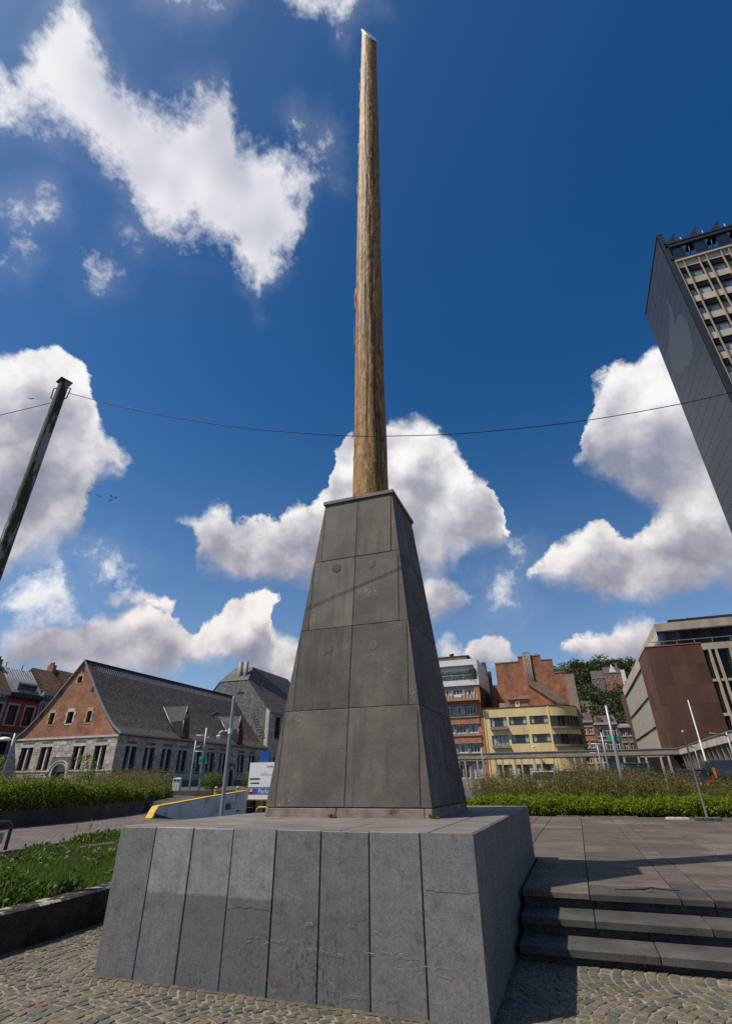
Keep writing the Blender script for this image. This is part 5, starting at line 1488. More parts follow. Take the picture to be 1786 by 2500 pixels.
    m2 = MB(); G.box(m2, 21.75, 22.75, 1, 3.6, -.3, -.22); m2.build('door', M_OAK, root)
    m2 = MB(); G.box(m2, .0, 31.6, 6.62, 6.78, .02, .42); m2.build('gutter', M_GUTTER, root)
    # roof: both slopes with bell-cast eaves
    prof = [(0.35, 6.72), (-1.0, 7.62), (-2.39, 8.98), (-3.94, 10.72), (-7.56, 15.2)]
    mb = MB()
    for (xa, za), (xb, zb) in zip(prof, prof[1:]):
        mb.poly([(hx + xa, hy - .12, za), (hx + xa, hy + 31.66, za), (hx + xb, hy + 31.66, zb), (hx + xb, hy - .12, zb)])
        ya, yb = -15.12 - xa, -15.12 - xb
        mb.poly([(hx + ya, hy - .12, za), (hx + yb, hy - .12, zb), (hx + yb, hy + 31.66, zb), (hx + ya, hy + 31.66, za)])
    rf = mb.build('roof', M_SLATE, root)
    m2 = MB()
    for (xa, za), (xb, zb) in zip(prof, prof[1:]):
        for s in (0, 1):
            X = lambda x: hx + (x if s == 0 else -15.12 - x)
            m2.hull([(X(xa), hy - .20, za - .12), (X(xa), hy - .02, za - .12), (X(xa), hy - .02, za + .07), (X(xa), hy - .20, za + .07)], [(X(xb), hy - .20, zb - .12), (X(xb), hy - .02, zb - .12), (X(xb), hy - .02, zb + .07), (X(xb), hy - .20, zb + .07)])
    m2.build('verge', M_ZINCD, rf)
    MB().box(hx - 7.72, hx - 7.4, hy - .1, hy + 31.6, 15.14, 15.26).build('ridge', M_RUSTJ, rf)
    # pale lattice of vent slates under the ridge, and snow hooks
    m2 = MB()
    slope = Vector((-3.62, 0, 4.48)).normalized(); nn = Vector((4.48, 0, 3.62)).normalized()
    for r in range(4):
        for k in range(92):
            c = Vector((hx - 7.56, hy + 1.4 + k * .325 + (.16 if r % 2 else 0), 15.2)) - slope * (.75 + r * .24) + nn * .02
            m2.poly([(c - Vector((0, .085, 0)))[:], (c - slope * .11)[:], (c + Vector((0, .085, 0)))[:], (c + slope * .11)[:]])
    o = m2.build('vent_slates', plain('pale_slate', (0.36, 0.36, 0.37), .5), rf); o['kind'] = 'stuff'
    for k in range(26):
        c = Vector((hx - 1.6 - (k % 2) * 3.2, hy + 2 + k * 1.15, 0)); c.z = 8.22 if k % 2 == 0 else 11.9
        m2 = MB(); m2.tube([(c.x, c.y, c.z), (c.x + .12, c.y, c.z + .06), (c.x + .14, c.y, c.z + .2)], .022, 4); m2.build('snow_hook', M_ZINCD, rf)
    # two glazed wedge dormers
    for y1 in (51.9, 64.5):
        f = [(-45.1, y1 + .06, 7.05), (-45.1, y1 + 1.4, 7.05), (-45.1, y1 + 1.2, 9.0), (-45.3, y1 + .55, 10.82), (-45.1, y1 - .1, 8.96)]
        r = [(-48.96, y1 + .25, 10.82), (-47.15, y1 - .22, 8.86), (-45.38, y1 - .04, 6.95)]; back = (-48.96, y1 + 1.0, 10.82); back2 = (-47.15, y1 + 1.3, 8.86)
        d = MB().poly([f[3], f[4], r[1], r[0]]).poly([f[4], f[0], r[2], r[1]]).poly([f[3], r[0], back]).poly([f[2], f[3], back, back2]).poly([f[1], f[2], back2]).build('dormer', M_DORM, rf)
        MB().poly([(p[0] + .01, p[1], p[2]) for p in f]).build('pane', M_GLASS, d)
        MB().tube([f[4], f[3]], .05, 4).tube([f[4], f[2]], .05, 4).tube([r[2], r[1], r[0]], .06, 4).tube([f[0], f[4]], .05, 4).build('dormer_frame', M_ZINCD, d)

    # ---- the taller block behind
    t = empty('tall_block', (0, 0, 0)); tag(t, 'taller block behind the hall with slate clad gable and two pipe chimneys', 'building')
    y0 = 73.30; T = Facade((hx, y0), (1, 0), (0, -1))
    out = [(-14.5, .8), (-.6, .8), (-.6, 13.2), (-4.75, 17.81), (-10.45, 17.84), (-14.5, 13.2)]
    mb = MB(); T.face(mb, out); mb.build('slate_gable', M_SCALE, t)
    m2 = MB(); T.box(m2, -6.65, -5.3, 15.5, 15.82, -.02, .03); m2.build('slot_window', M_BLACKP, t)
    m2 = MB()
    for r in range(11):
        for k in range(3):
            T.box(m2, -3.6 + r * .26 + k * .34, -3.42 + r * .26 + k * .34, 12.0 - r * .42, 12.18 - r * .42, 0, .02)
    o = m2.build('open_slates', M_BLACKP, t); o['kind'] = 'stuff'
    S = Facade((hx, y0), (0, 1), (1, 0))
    tw = [(2.16, 3.84, 8.48, 11.62), (6.2, 7.9, 8.48, 11.62), (2.3, 3.9, 3.2, 5.5)]
    mb = MB(); S.wall(mb, 0, 20, .8, 12.4, tw, .4); mb.build('wall', M_LIMEBACK, t)
    ashlar(rng, S, t, .0, 9, 3, 12.3, [(a, b_, c, d) for a, b_, c, d in tw], 'b', 60)
    for a, b_, c, d in tw: S.window(t, a, b_, c, d, M_OAK, M_GLASS, (0.5,), (), .09, .3)
    for k in range(15):
        m2 = MB(); m2.bbox(-.62 if k % 2 else -.45, .05, -.06, .45, 0, .60, .015); m2.build('quoin', M_PALE, t, (hx, y0, 3.2 + k * .61))
    mb = MB(); rz = 20.5; ry = y0 + 2.6
    mb.poly([(hx - 10.5, y0 - .08, 17.8), (hx - 4.7, y0 - .08, 17.8), (hx - 5.7, ry, rz), (hx - 9.5, ry, rz)][0:4])
    mb.poly([(hx - .1, y0 - .1, 12.5), (hx - .1, y0 + 20, 12.5), (hx - 1.0, y0 + 20, 13.5), (hx - .9, y0 - .1, 13.4)]); mb.poly([(hx - .9, y0 - .1, 13.4), (hx - 1.0, y0 + 20, 13.5), (hx - 5.7, y0 + 16, rz), (hx - 5.7, ry, rz), (hx - 4.7, y0 - .1, 17.85)])
    mb.poly([(hx - 14.6, y0 - .1, 13), (hx - 10.5, y0 - .1, 17.85), (hx - 9.5, ry, rz), (hx - 9.5, y0 + 16, rz), (hx - 14.6, y0 + 20, 13)]); mb.poly([(hx - 5.7, ry, rz), (hx - 5.7, y0 + 16, rz), (hx - 9.5, y0 + 16, rz), (hx - 9.5, ry, rz)])
    rf = mb.build('roof', M_SLATE, t)
    for u in (-7.2, -6.05):
        MB().lathe([(.40, 18.4), (.40, 21.15), (.34, 21.15), (.34, 20.6), (0, 20.6)], 20, (hx + u, y0 + 1.0, 0)).build('chimney_pipe', plain('weathered_steel_pipe', (0.20, 0.19, 0.17), .6, .3), rf)
    m2 = MB(); S.box(m2, -.1, 20, 12.2, 12.42, .02, .3); m2.build('gutter', M_GUTTER, t)


build_hall()


# ------------------------------------------------------------------ terraced houses on the west edge
M_REDP = stone('red_painted_render', [(0.3, (0.24, 0.040, 0.028)), (0.7, (0.33, 0.065, 0.045))], 1.2, 5, .8, .2)
M_GREYST = stone('sooty_stone', [(0.3, (0.10, 0.09, 0.08)), (0.7, (0.24, 0.22, 0.195))], 1.0, 6, .9, .3)
M_TILE = brick('brown_roof_tile', (0.115, 0.062, 0.038), (0.17, 0.095, 0.06), (0.04, 0.03, 0.02), .26, .2, .025, .9, .6, 'YZ', .5)
M_TILEX = brick('brown_roof_tile_x', (0.135, 0.082, 0.055), (0.21, 0.135, 0.09), (0.04, 0.03, 0.02), .3, .22, .03, .9, .6, 'XZ', .5)
M_TRIM = plain('pale_stone_trim', (0.36, 0.35, 0.34), .8)


def build_row():
    x0 = -64.0
    data = [('row_house', 'dark stone row house with brown tiled roof at the western end of the terrace', 32.0, 41.4, 12.2, M_GREYST, 'tile'),
            ('row_house', 'red painted row house with grey metal mansard roof', 41.4, 45.9, 12.2, M_REDP, 'metal'),
            ('row_house', 'sooty grey row house with tiled roof and tall chimney beside the red one', 45.9, 49.4, 12.9, M_GREYST, 'tile'),
            ('row_house', 'narrow row house with dark tiled roof just behind the hall gable', 49.4, 54.5, 13.3, M_GREYST, 'tile')]
    for k, (nm, lab, ya, yb, ze, mat, rk) in enumerate(data):
        t = empty(nm, (0, 0, 0), 0, lab, 'house', 'terraced houses on the west edge')
        F = Facade((x0, ya), (0, 1), (1, 0)); W = yb - ya; n = max(1, round(W / 2.0)); hol = []
        for fl in range(4):
            zc = ze - 3.75 - fl * 3.35
            for j in range(n):
                c = W * (j + .5) / n; hol.append((c - .62, c + .62, zc, zc + 2.25))
        mb = MB(); F.wall(mb, 0, W, .8, ze, hol, .3); mb.build('wall', mat, t)
        MB().box(x0 - 9, x0 - .4, ya, yb, .8, ze - .2).build('body', mat, t)
        for h in hol:
            w = F.window(t, *h, M_OAK if k != 2 else M_WHITEP, M_GLASS, (.33, .66), (), .08, .2)
            m2 = MB(); F.box(m2, h[0] - .2, h[0] - .003, h[2], h[3], -.01, .05); F.box(m2, h[1] + .003, h[1] + .2, h[2], h[3], -.01, .05); F.box(m2, h[0] - .2, h[1] + .2, h[3] + .003, h[3] + .25, -.01, .06); F.box(m2, h[0] - .25, h[1] + .25, h[2] - .17, h[2] - .003, -.01, .09); m2.build('surround', M_TRIM, w)
        m2 = MB(); F.box(m2, .02, W - .02, ze - .5, ze - .02, .01, .35)
        for j in range(int(W / .5)): F.box(m2, .15 + j * .5, .33 + j * .5, ze - .78, ze - .51, .0, .26)
        m2.build('cornice', M_OAK if k == 1 else M_TRIM, t)
        mr = M_TILE if rk == 'tile' else plain('grey_standing_seam', (0.27, 0.28, 0.29), .5, .2)
        rz = ze + 3.3 if k != 1 else 15.6
        mb = MB(); mb.poly([(x0 + .35, ya, ze), (x0 + .35, yb, ze), (x0 - 3.2, yb, rz), (x0 - 3.2, ya, rz)]); mb.poly([(x0 - 3.2, ya, rz), (x0 - 3.2, yb, rz), (x0 - 9, yb, ze), (x0 - 9, ya, ze)]); mb.poly([(x0 + .35, ya, ze), (x0 - 3.2, ya, rz), (x0 - 9, ya, ze)]); mb.poly([(x0 + .35, yb, ze), (x0 - 9, yb, ze), (x0 - 3.2, yb, rz)])
        rf = mb.build('roof', mr, t)
        if rk == 'metal':
            for j in range(12):
                y = ya + W * (j + .5) / 12; m2 = MB(); m2.tube([(x0 + .37, y, ze + .03), (x0 - 3.2, y, rz + .03)], .03, 4); m2.build('seam', mr, rf)
            d = MB().box(x0 - 1.6, x0 + .05, ya + .8, yb - .9, ze + .25, ze + 1.3).build('dormer', M_ZINCD, rf); MB().box(x0 + .051, x0 + .07, ya + 1.0, yb - 1.1, ze + .4, ze + 1.1).build('pane', M_GLASSB, d)
            for y in (ya + .7, ya + 3.0): MB().tube([(x0 - 3.2, y, rz), (x0 - 3.2, y, rz + .5), (x0 - 3.0, y, rz + .6)], .06, 5).build('roof_vent', M_BLACKP, rf)
        else:
            c = MB().box(x0 - 4.2, x0 - 3.0, yb - .55, yb - .02, ze + 1, rz + .9).build('chimney', M_HALLBRICK if k != 3 else M_GREYST, rf)
            for j in range(2): MB().lathe([(.13, 0), (.15, .4), (.11, .42)], 8, (x0 - 3.9 + j * .5, yb - .28, rz + .9)).build('chimney_pot', M_BLACKP, c)


build_row()

# ------------------------------------------------------------------ east side buildings
M_BEIGE = stone('beige_concrete', [(0.3, (0.31, 0.265, 0.21)), (0.5, (0.42, 0.365, 0.30)), (0.75, (0.51, 0.455, 0.38))], .8, 7, .88, .4, 12, .25, 40, rnd=.06, stretch=(1, 1, .4))
M_BROWNC = stone('brown_washed_concrete', [(0.3, (0.22, 0.175, 0.135)), (0.7, (0.36, 0.295, 0.23))], 1.2, 6, .9, .4, 14, .3, 40)
M_YELLOW = stone('cream_yellow_render', [(0.3, (0.66, 0.51, 0.235)), (0.5, (0.76, 0.60, 0.29)), (0.75, (0.82, 0.67, 0.36))], .5, 7, .85, .25, 10, space='World', stretch=(1, 1, .3), patch=((0.52, 0.41, 0.23), .35, .60, .74))
M_REDBR = brick('orange_red_brick', (0.44, 0.115, 0.050), (0.56, 0.175, 0.080), (0.38, 0.25, 0.17), .23, .075, .01, .9, .3, 'XZ', .4)
M_DARKBR = brick('brown_party_wall_brick', (0.28, 0.090, 0.045), (0.42, 0.150, 0.075), (0.26, 0.17, 0.12), .23, .075, .012, .92, .35, 'XZ', .55, patch=((0.52, 0.25, 0.12), .30, .54, .70))
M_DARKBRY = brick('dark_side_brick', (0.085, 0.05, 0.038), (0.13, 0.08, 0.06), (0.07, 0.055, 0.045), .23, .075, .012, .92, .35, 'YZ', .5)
M_PIPE = stone('weathered_flue_pipe', [(0.3, (0.16, 0.13, 0.10)), (0.7, (0.30, 0.25, 0.20))], 2, 5, .7, .2, stretch=(1, 1, .3))
M_DARKFR = plain('dark_window_frame', (0.055, 0.042, 0.034), .6)
S2 = 1.35
sz = lambda z: 1.7 + (z - 1.7) * S2


def build_yellow():
    ox, oy = -12.72, 92.6
    t = empty('yellow_building', (0, 0, 0)); tag(t, 'cream yellow three storey building with dark windows and a rounded corner', 'building')
    F = Facade((ox, oy), (1, 0), (0, -1)); top = 13.18
    u = lambda a: a * S2
    hol = [(u(.71), u(2.83), sz(7.96), sz(9.12)), (u(3.13), u(5.35), sz(8.07), sz(9.10)), (u(5.72), u(7.97), sz(8.08), sz(9.11)), (u(.70), u(2.82), sz(5.79), sz(6.96)), (u(3.13), u(5.35), sz(5.91), sz(6.96)), (u(5.71), u(7.95), sz(5.92), sz(6.96)),
           (u(.7), u(2.8), 2.2, 4.2), (u(3.1), u(5.3), 2.2, 4.2), (u(5.7), u(7.9), 2.6, 4.2)]
    mb = MB(); F.wall(mb, -.2, 11.0, .8, top, hol, .3); mb.build('wall', M_YELLOW, t)
    MB().box(ox - .2, ox + 11, oy + .6, oy + 14, .8, top - .3).build('body', M_YELLOW, t)
    rg = random.Random(9)
    for k, h in enumerate(hol):
        cur = [(.02, .24), (.76, .98)] if k != 3 else [(.02, .98)]
        F.window(t, *h, M_DARKFR, M_GLASS, (.25, .5, .75), (.17,) if k not in (0, 3) else (), .1, .2, curtain=(M_CURT, cur))
    for k in (0, 3):
        h = hol[k]; m2 = MB(); F.box(m2, h[0] - .05, h[1] + .1, h[2] - .45, h[2] - .06, .0, .6); m2.build('flower_ledge', M_BROWNC, t)
    m2 = MB(); F.box(m2, -.25, 11.0, top, top + .16, -.4, .06); m2.build('parapet_coping', M_TILEX, t)
    m2 = MB(); F.box(m2, -.15, .12, .8, top - .02, .0, .09); F.box(m2, 10.9, 11.06, .8, top - .02, .0, .12); m2.build('pilaster', M_YELLOW, t)
    # rounded corner: a quarter drum
    cx, cy, r = ox + 11.2, oy + 4.2, 4.5
    n = 18; arc = [(-math.pi / 2 + (math.pi / 2) * k / n * 1.05) for k in range(n + 1)]
    def ring(z0, z1, rr, mat, name, parent=t, solid=None):
        m2 = MB(); pts = [(cx + rr * math.cos(a), cy + rr * math.sin(a)) for a in arc]
        inn = [(cx + (rr - (solid or .3)) * math.cos(a), cy + (rr - (solid or .3)) * math.sin(a)) for a in arc][::-1]
        m2.prism(pts + inn, z0, z1); return m2.build(name, mat, parent)
    bands = [(.8, sz(5.70)), (sz(6.88), sz(7.76)), (sz(9.02), 13.12)]
    for a, b_ in bands: ring(a, b_, r, M_YELLOW, 'drum_wall')
    for a, b_ in ((sz(5.70), sz(6.88)), (sz(7.76), sz(9.02))):
        w = ring(a + .003, b_ - .003, r - .22, M_GLASS, 'drum_window')
        for k in range(0, n + 1, 2):
            ang = arc[k]; m2 = MB(); m2.box(-.05, .05, -.05, .05, a + .004, b_ - .004); m2.xf(Matrix.Translation((cx + (r - .17) * math.cos(ang), cy + (r - .17) * math.sin(ang), 0))); m2.build('mullion', M_DARKFR, w)
        ring(a - .34, a - .03, r + .5, M_BROWNC, 'drum_ledge', solid=.5)
    m2 = MB(); F.box(m2, 11.06, 11.25, .8, 13.12, -.2, -.001); m2.build('drum_wall', M_YELLOW, t)
    m2 = MB(); F.box(m2, 11.2, 12.45, .8, 13.1, -.55, -.3); m2.build('drum_wall', M_YELLOW, t)
    ring(13.121, 13.27, r + .06, M_TILEX, 'parapet_coping', solid=.5)
    # wall lamp on a cable, small roof hut
    MB().tube([(ox + 7.7, oy - .1, sz(5.6)), (ox + 7.7, oy - .8, sz(5.58)), (ox + 7.7, oy - 1.0, sz(5.5))], .03, 5).lathe([(0, .18), (.3, .1), (.34, 0), (.2, -.08), (0, -.1)], 12, (ox + 7.7, oy - 1.0, sz(5.42))).build('wall_lamp', M_WHITEP, t)
    h = MB().box(ox + 4.6, ox + 7.9, oy + 1.6, oy + 4.5, 13.1, 14.75).build('roof_hut', M_DARKBR, t)
    MB().box(ox + 4.3, ox + 8.2, oy + 1.3, oy + 4.8, 14.75, 14.98).build('hut_roof', M_BROWNC, h); MB().box(ox + 5.55, ox + 6.3, oy + 1.55, oy + 1.598, 13.3, 14.4).build('hut_door', M_WHITEP, h); MB().box(ox + 5.75, ox + 6.1, oy + 1.53, oy + 1.548, 13.85, 14.2).build('pane', M_GLASSB, h)
    MB().box(ox + 2.7, ox + 4.5, oy + 2, oy + 4.5, 13.1, 14.3).build('roof_store', M_BROWNC, t)
    # PARKING lettering on the ground floor
    cu = bpy.data.curves.new('lettering', 'FONT'); cu.body = 'PARKING'; cu.size = .8; cu.extrude = .03; cu.space_character = 1.15
    to = bpy.data.objects.new('lettering_source', cu); COL.objects.link(to); dg = bpy.context.evaluated_depsgraph_get(); me = bpy.data.meshes.new_from_object(to.evaluated_get(dg)); bpy.data.objects.remove(to)
    me.materials.clear(); me.materials.append(M_DARKFR); link('lettering', me, t, (ox + 7.2, oy - .04, 3.05 - .75), (math.pi / 2, 0, 0))

    # brick building with the flues
    b = empty('brick_building', (0, 0, 0)); tag(b, 'tall blank brown brick party wall with stepped top and five bent flue pipes', 'building')
    Y = oy + 5.4; f0 = lambda a: ox + a * S2
    steps = [(1.84, 5.12, 16.75), (5.12, 8.2, 17.42), (8.2, 9.72, 16.72), (9.72, 11.0, 14.9)]
    for k, (a, c, z) in enumerate(steps):
        MB().box(f0(a), f0(c) - .003, Y + (k % 2) * .003, Y + 12, 5, sz(z)).build('brick_wall', M_DARKBR, b)
        MB().box(f0(a) - .08, f0(c) + .05, Y - .08 - (k % 2) * .01, Y + .5, sz(z) + .002, sz(z) + .16 + k * .004).build('coping', M_BROWNC, b)
    MB().box(f0(.9), f0(1.82), Y + 1.5, Y + 10, 5, sz(14)).build('brick_wall', M_DARKBR, b)
    MB().box(f0(7.4), f0(8.0), Y + .5, Y + 1.6, sz(17.45), sz(17.75)).build('chimney', M_BROWNC, b)
    MB().box(f0(11.0), f0(12.1), Y - 1.0, Y + 12, 5, sz(14.5)).build('concrete_end', M_BROWNC, b)
    r = MB(); 
    for k in range(16): r.tube([(f0(9.75) + k * .18, Y + .3, sz(14.95)), (f0(9.75) + k * .18, Y + .3, sz(14.95) + .95)], .018, 4)
    r.tube([(f0(9.75), Y + .3, sz(14.95) + .95), (f0(9.75) + 15 * .18, Y + .3, sz(14.95) + .95)], .03, 4); r.build('roof_railing', M_GUTTER, b)
    for k in range(5):
        w = .29; a = f0(5.9) + k * w; zt = sz(17.7) + (.25 if k % 2 else .05)
        zb = sz(13.75) + .05 * k; ex = f0(9.6) + k * .30; ez = sz(10.85) + .02 * k
        MB().tube([(a, Y - .25, zt), (a, Y - .25, zb + .15), (a + .1, Y - .25, zb - .06), (ex - .1, Y - .25, ez + .12), (ex, Y - .25, ez - .05), (ex, Y - .25, ez - .7)], .125, 8).build('flue_pipe', M_PIPE, b)
        MB().lathe([(.20, 0), (.20, .07), (0, .12)], 8, (a, Y - .25, zt + .12)).build('flue_cap', M_PIPE, b)

    # apartment block
    p = empty('apartment_block', (0, 0, 0)); tag(p, 'white topped apartment block with red brick bands and white framed windows', 'building')
    W0 = -12.5; W1 = -.28; rows = [(sz(11.95), sz(12.96)), (sz(9.64), sz(10.75)), (sz(7.36), sz(8.40)), (sz(5.02), sz(6.06)), (2.2, 4.4)]
    us = [(-11.5, -9.8), (-9.4, -7.6), (-7.1, -5.5), (-5.2, -3.42), (-3.04, -1.27)]
    hol = [(a, c, z0, z1) for z0, z1 in rows for a, c in us]
    mb = MB(); F.wall(mb, W0, W1, .8, 17.45, hol, .3); mb.build('wall', M_BROWNC, p)
    for k, h in enumerate(hol):
        F.window(p, *h, M_WHITEP, M_GLASS, (.33, .66), (), .12, .18, curtain=(M_CURT, [(.05, .3), (.7, .95)]) if k % 2 == 0 else None)
    for z0, z1 in ((sz(8.62), sz(9.28)), (sz(6.28), sz(7.0)), (sz(10.98), sz(11.34)), (sz(4.2), sz(4.8))):
        m2 = MB(); F.box(m2, W0, -.85, z0, z1, .0, .22); m2.build('brick_band', M_REDBR, p)
        m2 = MB(); F.box(m2, W0, -.8, z1 + .003, z1 + .2, .0, .34); F.box(m2, W0, -.8, z0 - .2, z0 - .003, .0, .30); m2.build('sill_band', M_BROWNC, p)
    m2 = MB(); F.box(m2, -1.22, -.27, .8, 17.0, .0, .10); m2.build('brick_pier', M_REDBR, p)
    # first balcony with striped screen
    z0 = sz(11.33); m2 = MB(); F.box(m2, W0, -.55, z0, z0 + .16, .0, 1.2); bal = m2.build('balcony', M_BROWNC, p)
    rgb = [plain('screen_red', (0.36, 0.07, 0.06), .7), plain('screen_cream', (0.50, 0.42, 0.32), .7)]
    for k in range(40):
        a = W0 + .3 + k * .29
        if -5.2 < a < -3.5: continue
        m2 = MB(); F.box(m2, a, a + .27, z0 + .25, z0 + .95, 1.12, 1.15); m2.build('screen_strip', rgb[k % 2], bal)
    m2 = MB(); m2.tube([F.p(W0, z0 + 1.1, 1.13), F.p(-.6, z0 + 1.1, 1.13), F.p(-.6, z0 + 1.1, .05)], .025, 5); m2.build('rail', M_WHITEP, bal)
    m2 = MB(); F.box(m2, -5.15, -3.45, z0 + .2, z0 + 1.3, -.12, -.05); m2.build('balcony_door', M_WHITEP, p)
    # white upper storeys, set-back glazing
    m2 = MB(); F.box(m2, W0, -.20, 17.46, 18.42, -14, .25); m2.build('white_band', M_WHITEP, p)
    m2 = MB(); F.box(m2, W0, -.22, 20.15, 22.2, -14, .12); m2.build('white_band', M_WHITEP, p)
    m2 = MB(); F.box(m2, W0, -.22, 18.43, 20.14, -14, -1.6); m2.build('set_back_wall', M_WHITEP, p)
    m2 = MB(); F.box(m2, -.55, -.22, 18.43, 20.14, -1.6, .1); m2.build('end_wall', M_WHITEP, p)
    for a, c in ((-11.8, -9.0), (-8.8, -5.6), (-5.4, -3.4), (-3.2, -1.4)):
        m2 = MB(); F.box(m2, a, c, 18.6, 19.95, -1.6, -1.56); m2.build('window', M_GLASSB, p)
    m2 = MB()
    for k in range(70): m2.tube([F.p(W0 + k * .17, 18.42, .15), F.p(W0 + k * .17, 19.35, .15)], .014, 3, caps=False)
    m2.tube([F.p(W0, 19.37, .15), F.p(-.25, 19.37, .15)], .03, 4); m2.build('rail', M_WHITEP, p)
    m2 = MB(); F.box(m2, W0, -1.0, 20.9, 21.05, .12, .7); m2.build('awning_box', M_BROWNC, p)
    rr = random.Random(5); it = []
    for k in range(420):
        d = rdir(rr, .1); q = Vector(F.p(-1.2, 19.6, .2)) + Vector((rr.gauss(0, .35), rr.gauss(0, .15), rr.gauss(0, .5))); it.append((q, d, side_of(d, rr), .25, .05))
    o = blades('balcony_plants', M_WEED, it, p); o['kind'] = 'stuff'
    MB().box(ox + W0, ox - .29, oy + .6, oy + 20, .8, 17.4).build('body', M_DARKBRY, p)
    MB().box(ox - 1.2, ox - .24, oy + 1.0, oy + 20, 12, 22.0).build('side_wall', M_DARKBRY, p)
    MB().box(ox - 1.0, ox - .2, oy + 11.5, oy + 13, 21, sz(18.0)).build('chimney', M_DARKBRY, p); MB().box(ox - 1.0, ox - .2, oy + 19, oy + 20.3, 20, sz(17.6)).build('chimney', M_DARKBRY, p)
    hh = MB().box(ox - 8.2, ox - 2.6, oy + 3, oy + 8, 22.2, 23.3).build('penthouse', M_BROWNC, p); MB().box(ox - 8.8, ox - 2.0, oy + 2.4, oy + 8.6, 23.3, 23.5).build('penthouse_roof', M_BLACKP, hh); MB().lathe([(.4, 23.5), (.4, 24.1), (.5, 24.1), (.5, 24.3), (0, 24.4)], 10, (ox - 5.6, oy + 4, 0)).build('roof_vent', M_ZINCD, hh)


build_yellow()


# ------------------------------------------------------------------ covered walk
def build_colonnade():
    t = empty('covered_walk', (0, 0, 0)); tag(t, 'long low concrete covered walk on paired square posts behind the parked cars', 'colonnade')
    cx, cy = 13.57, 71.99; F = Facade((cx, cy), (1, 0), (0, -1)); zt = 5.08; zb = 4.45
    for k in range(9):
        a = -35 + k * 3.89; m2 = MB(); F.box(m2, a + .006, a + 3.884, zb, zt, -3.6, .25); m2.build('roof_beam', M_BROWNC, t)
    m2 = MB(); F.box(m2, -35, .1, zt + .002, zt + .08, -3.7, .33); m2.build('roof_edge', M_ZINCD, t)
    for k in range(-1, 14):
        for du in (0, .86):
            u = -2.5 * k - 1.65 - du + .0
            if u > -.3: continue
            MB().bbox(-.11, .11, -.16, .16, .8, zb - .003, .012).build('post', M_BEIGE, t, (cx + u, cy - .02, 0))
    m2 = MB(); F.box(m2, -9, 4, .8, zb - .01, -7.2, -7.0); m2.build('dark_backing', M_BLACKP, t)  # black sheet standing in for the shaded inside of the walk
    for k in range(8, 10):
        m2 = MB(); F.box(m2, -33 + k * 3.0, -31 + k * 3.0, 1.6, 3.9, -6.98, -6.93); m2.build('window', M_GLASSG if k % 3 == 0 else M_GLASS, t)
    # arm that comes forward on the east, closed by slanting concrete fins
    e = empty('finned_wing', (0, 0, 0)); tag(e, 'long low concrete wing with slanting upright fins running towards the black van', 'colonnade')
    G = Facade((cx, cy - 27), (0, 1), (-1, 0))
    m2 = MB(); G.box(m2, 0, 27.2, zb - .05, zt + .02, -6, .35); m2.build('roof_beam', M_BEIGE, e)
    m2 = MB(); G.box(m2, 0, 27.2, zt + .022, zt + .09, -6, .42); m2.build('roof_edge', M_ZINCD, e)
    m2 = MB(); G.box(m2, 0, 26, .8, zb - .055, -1.2, -1.0); m2.build('back_wall', M_BEIGE, e)
    for k in range(14):
        u = .6 + k * 1.95
        m2 = MB(); q = [(u, .8, .0), (u + .12, .8, .0), (u + .95, .8, -.98), (u + .6, .8, -.98)]
        lo = [G.p(a, .8, d) for a, _, d in q]; hi = [G.p(a, zb - .055, d + (.22 if i < 2 else 0)) for i, (a, _, d) in enumerate(q)]
        m2.hull(lo[::-1], hi[::-1]); m2.build('fin', M_BEIGE, e)


build_colonnade()


# ------------------------------------------------------------------ weathering-steel and concrete building
M_CORTEN = stone('weathering_steel', [(0.3, (0.080, 0.038, 0.026)), (0.5, (0.105, 0.052, 0.036)), (0.75, (0.145, 0.078, 0.056))], .35, 7, .7, .15, 20, .12, 60, rnd=.10, stretch=(1, 1, .22))
M_BOARD = stone('ribbed_concrete', [(0.3, (0.27, 0.25, 0.21)), (0.7, (0.41, 0.385, 0.335))], 1.2, 7, .9, .5, 8, .2, 30, stretch=(1, 7, .35), space='World')


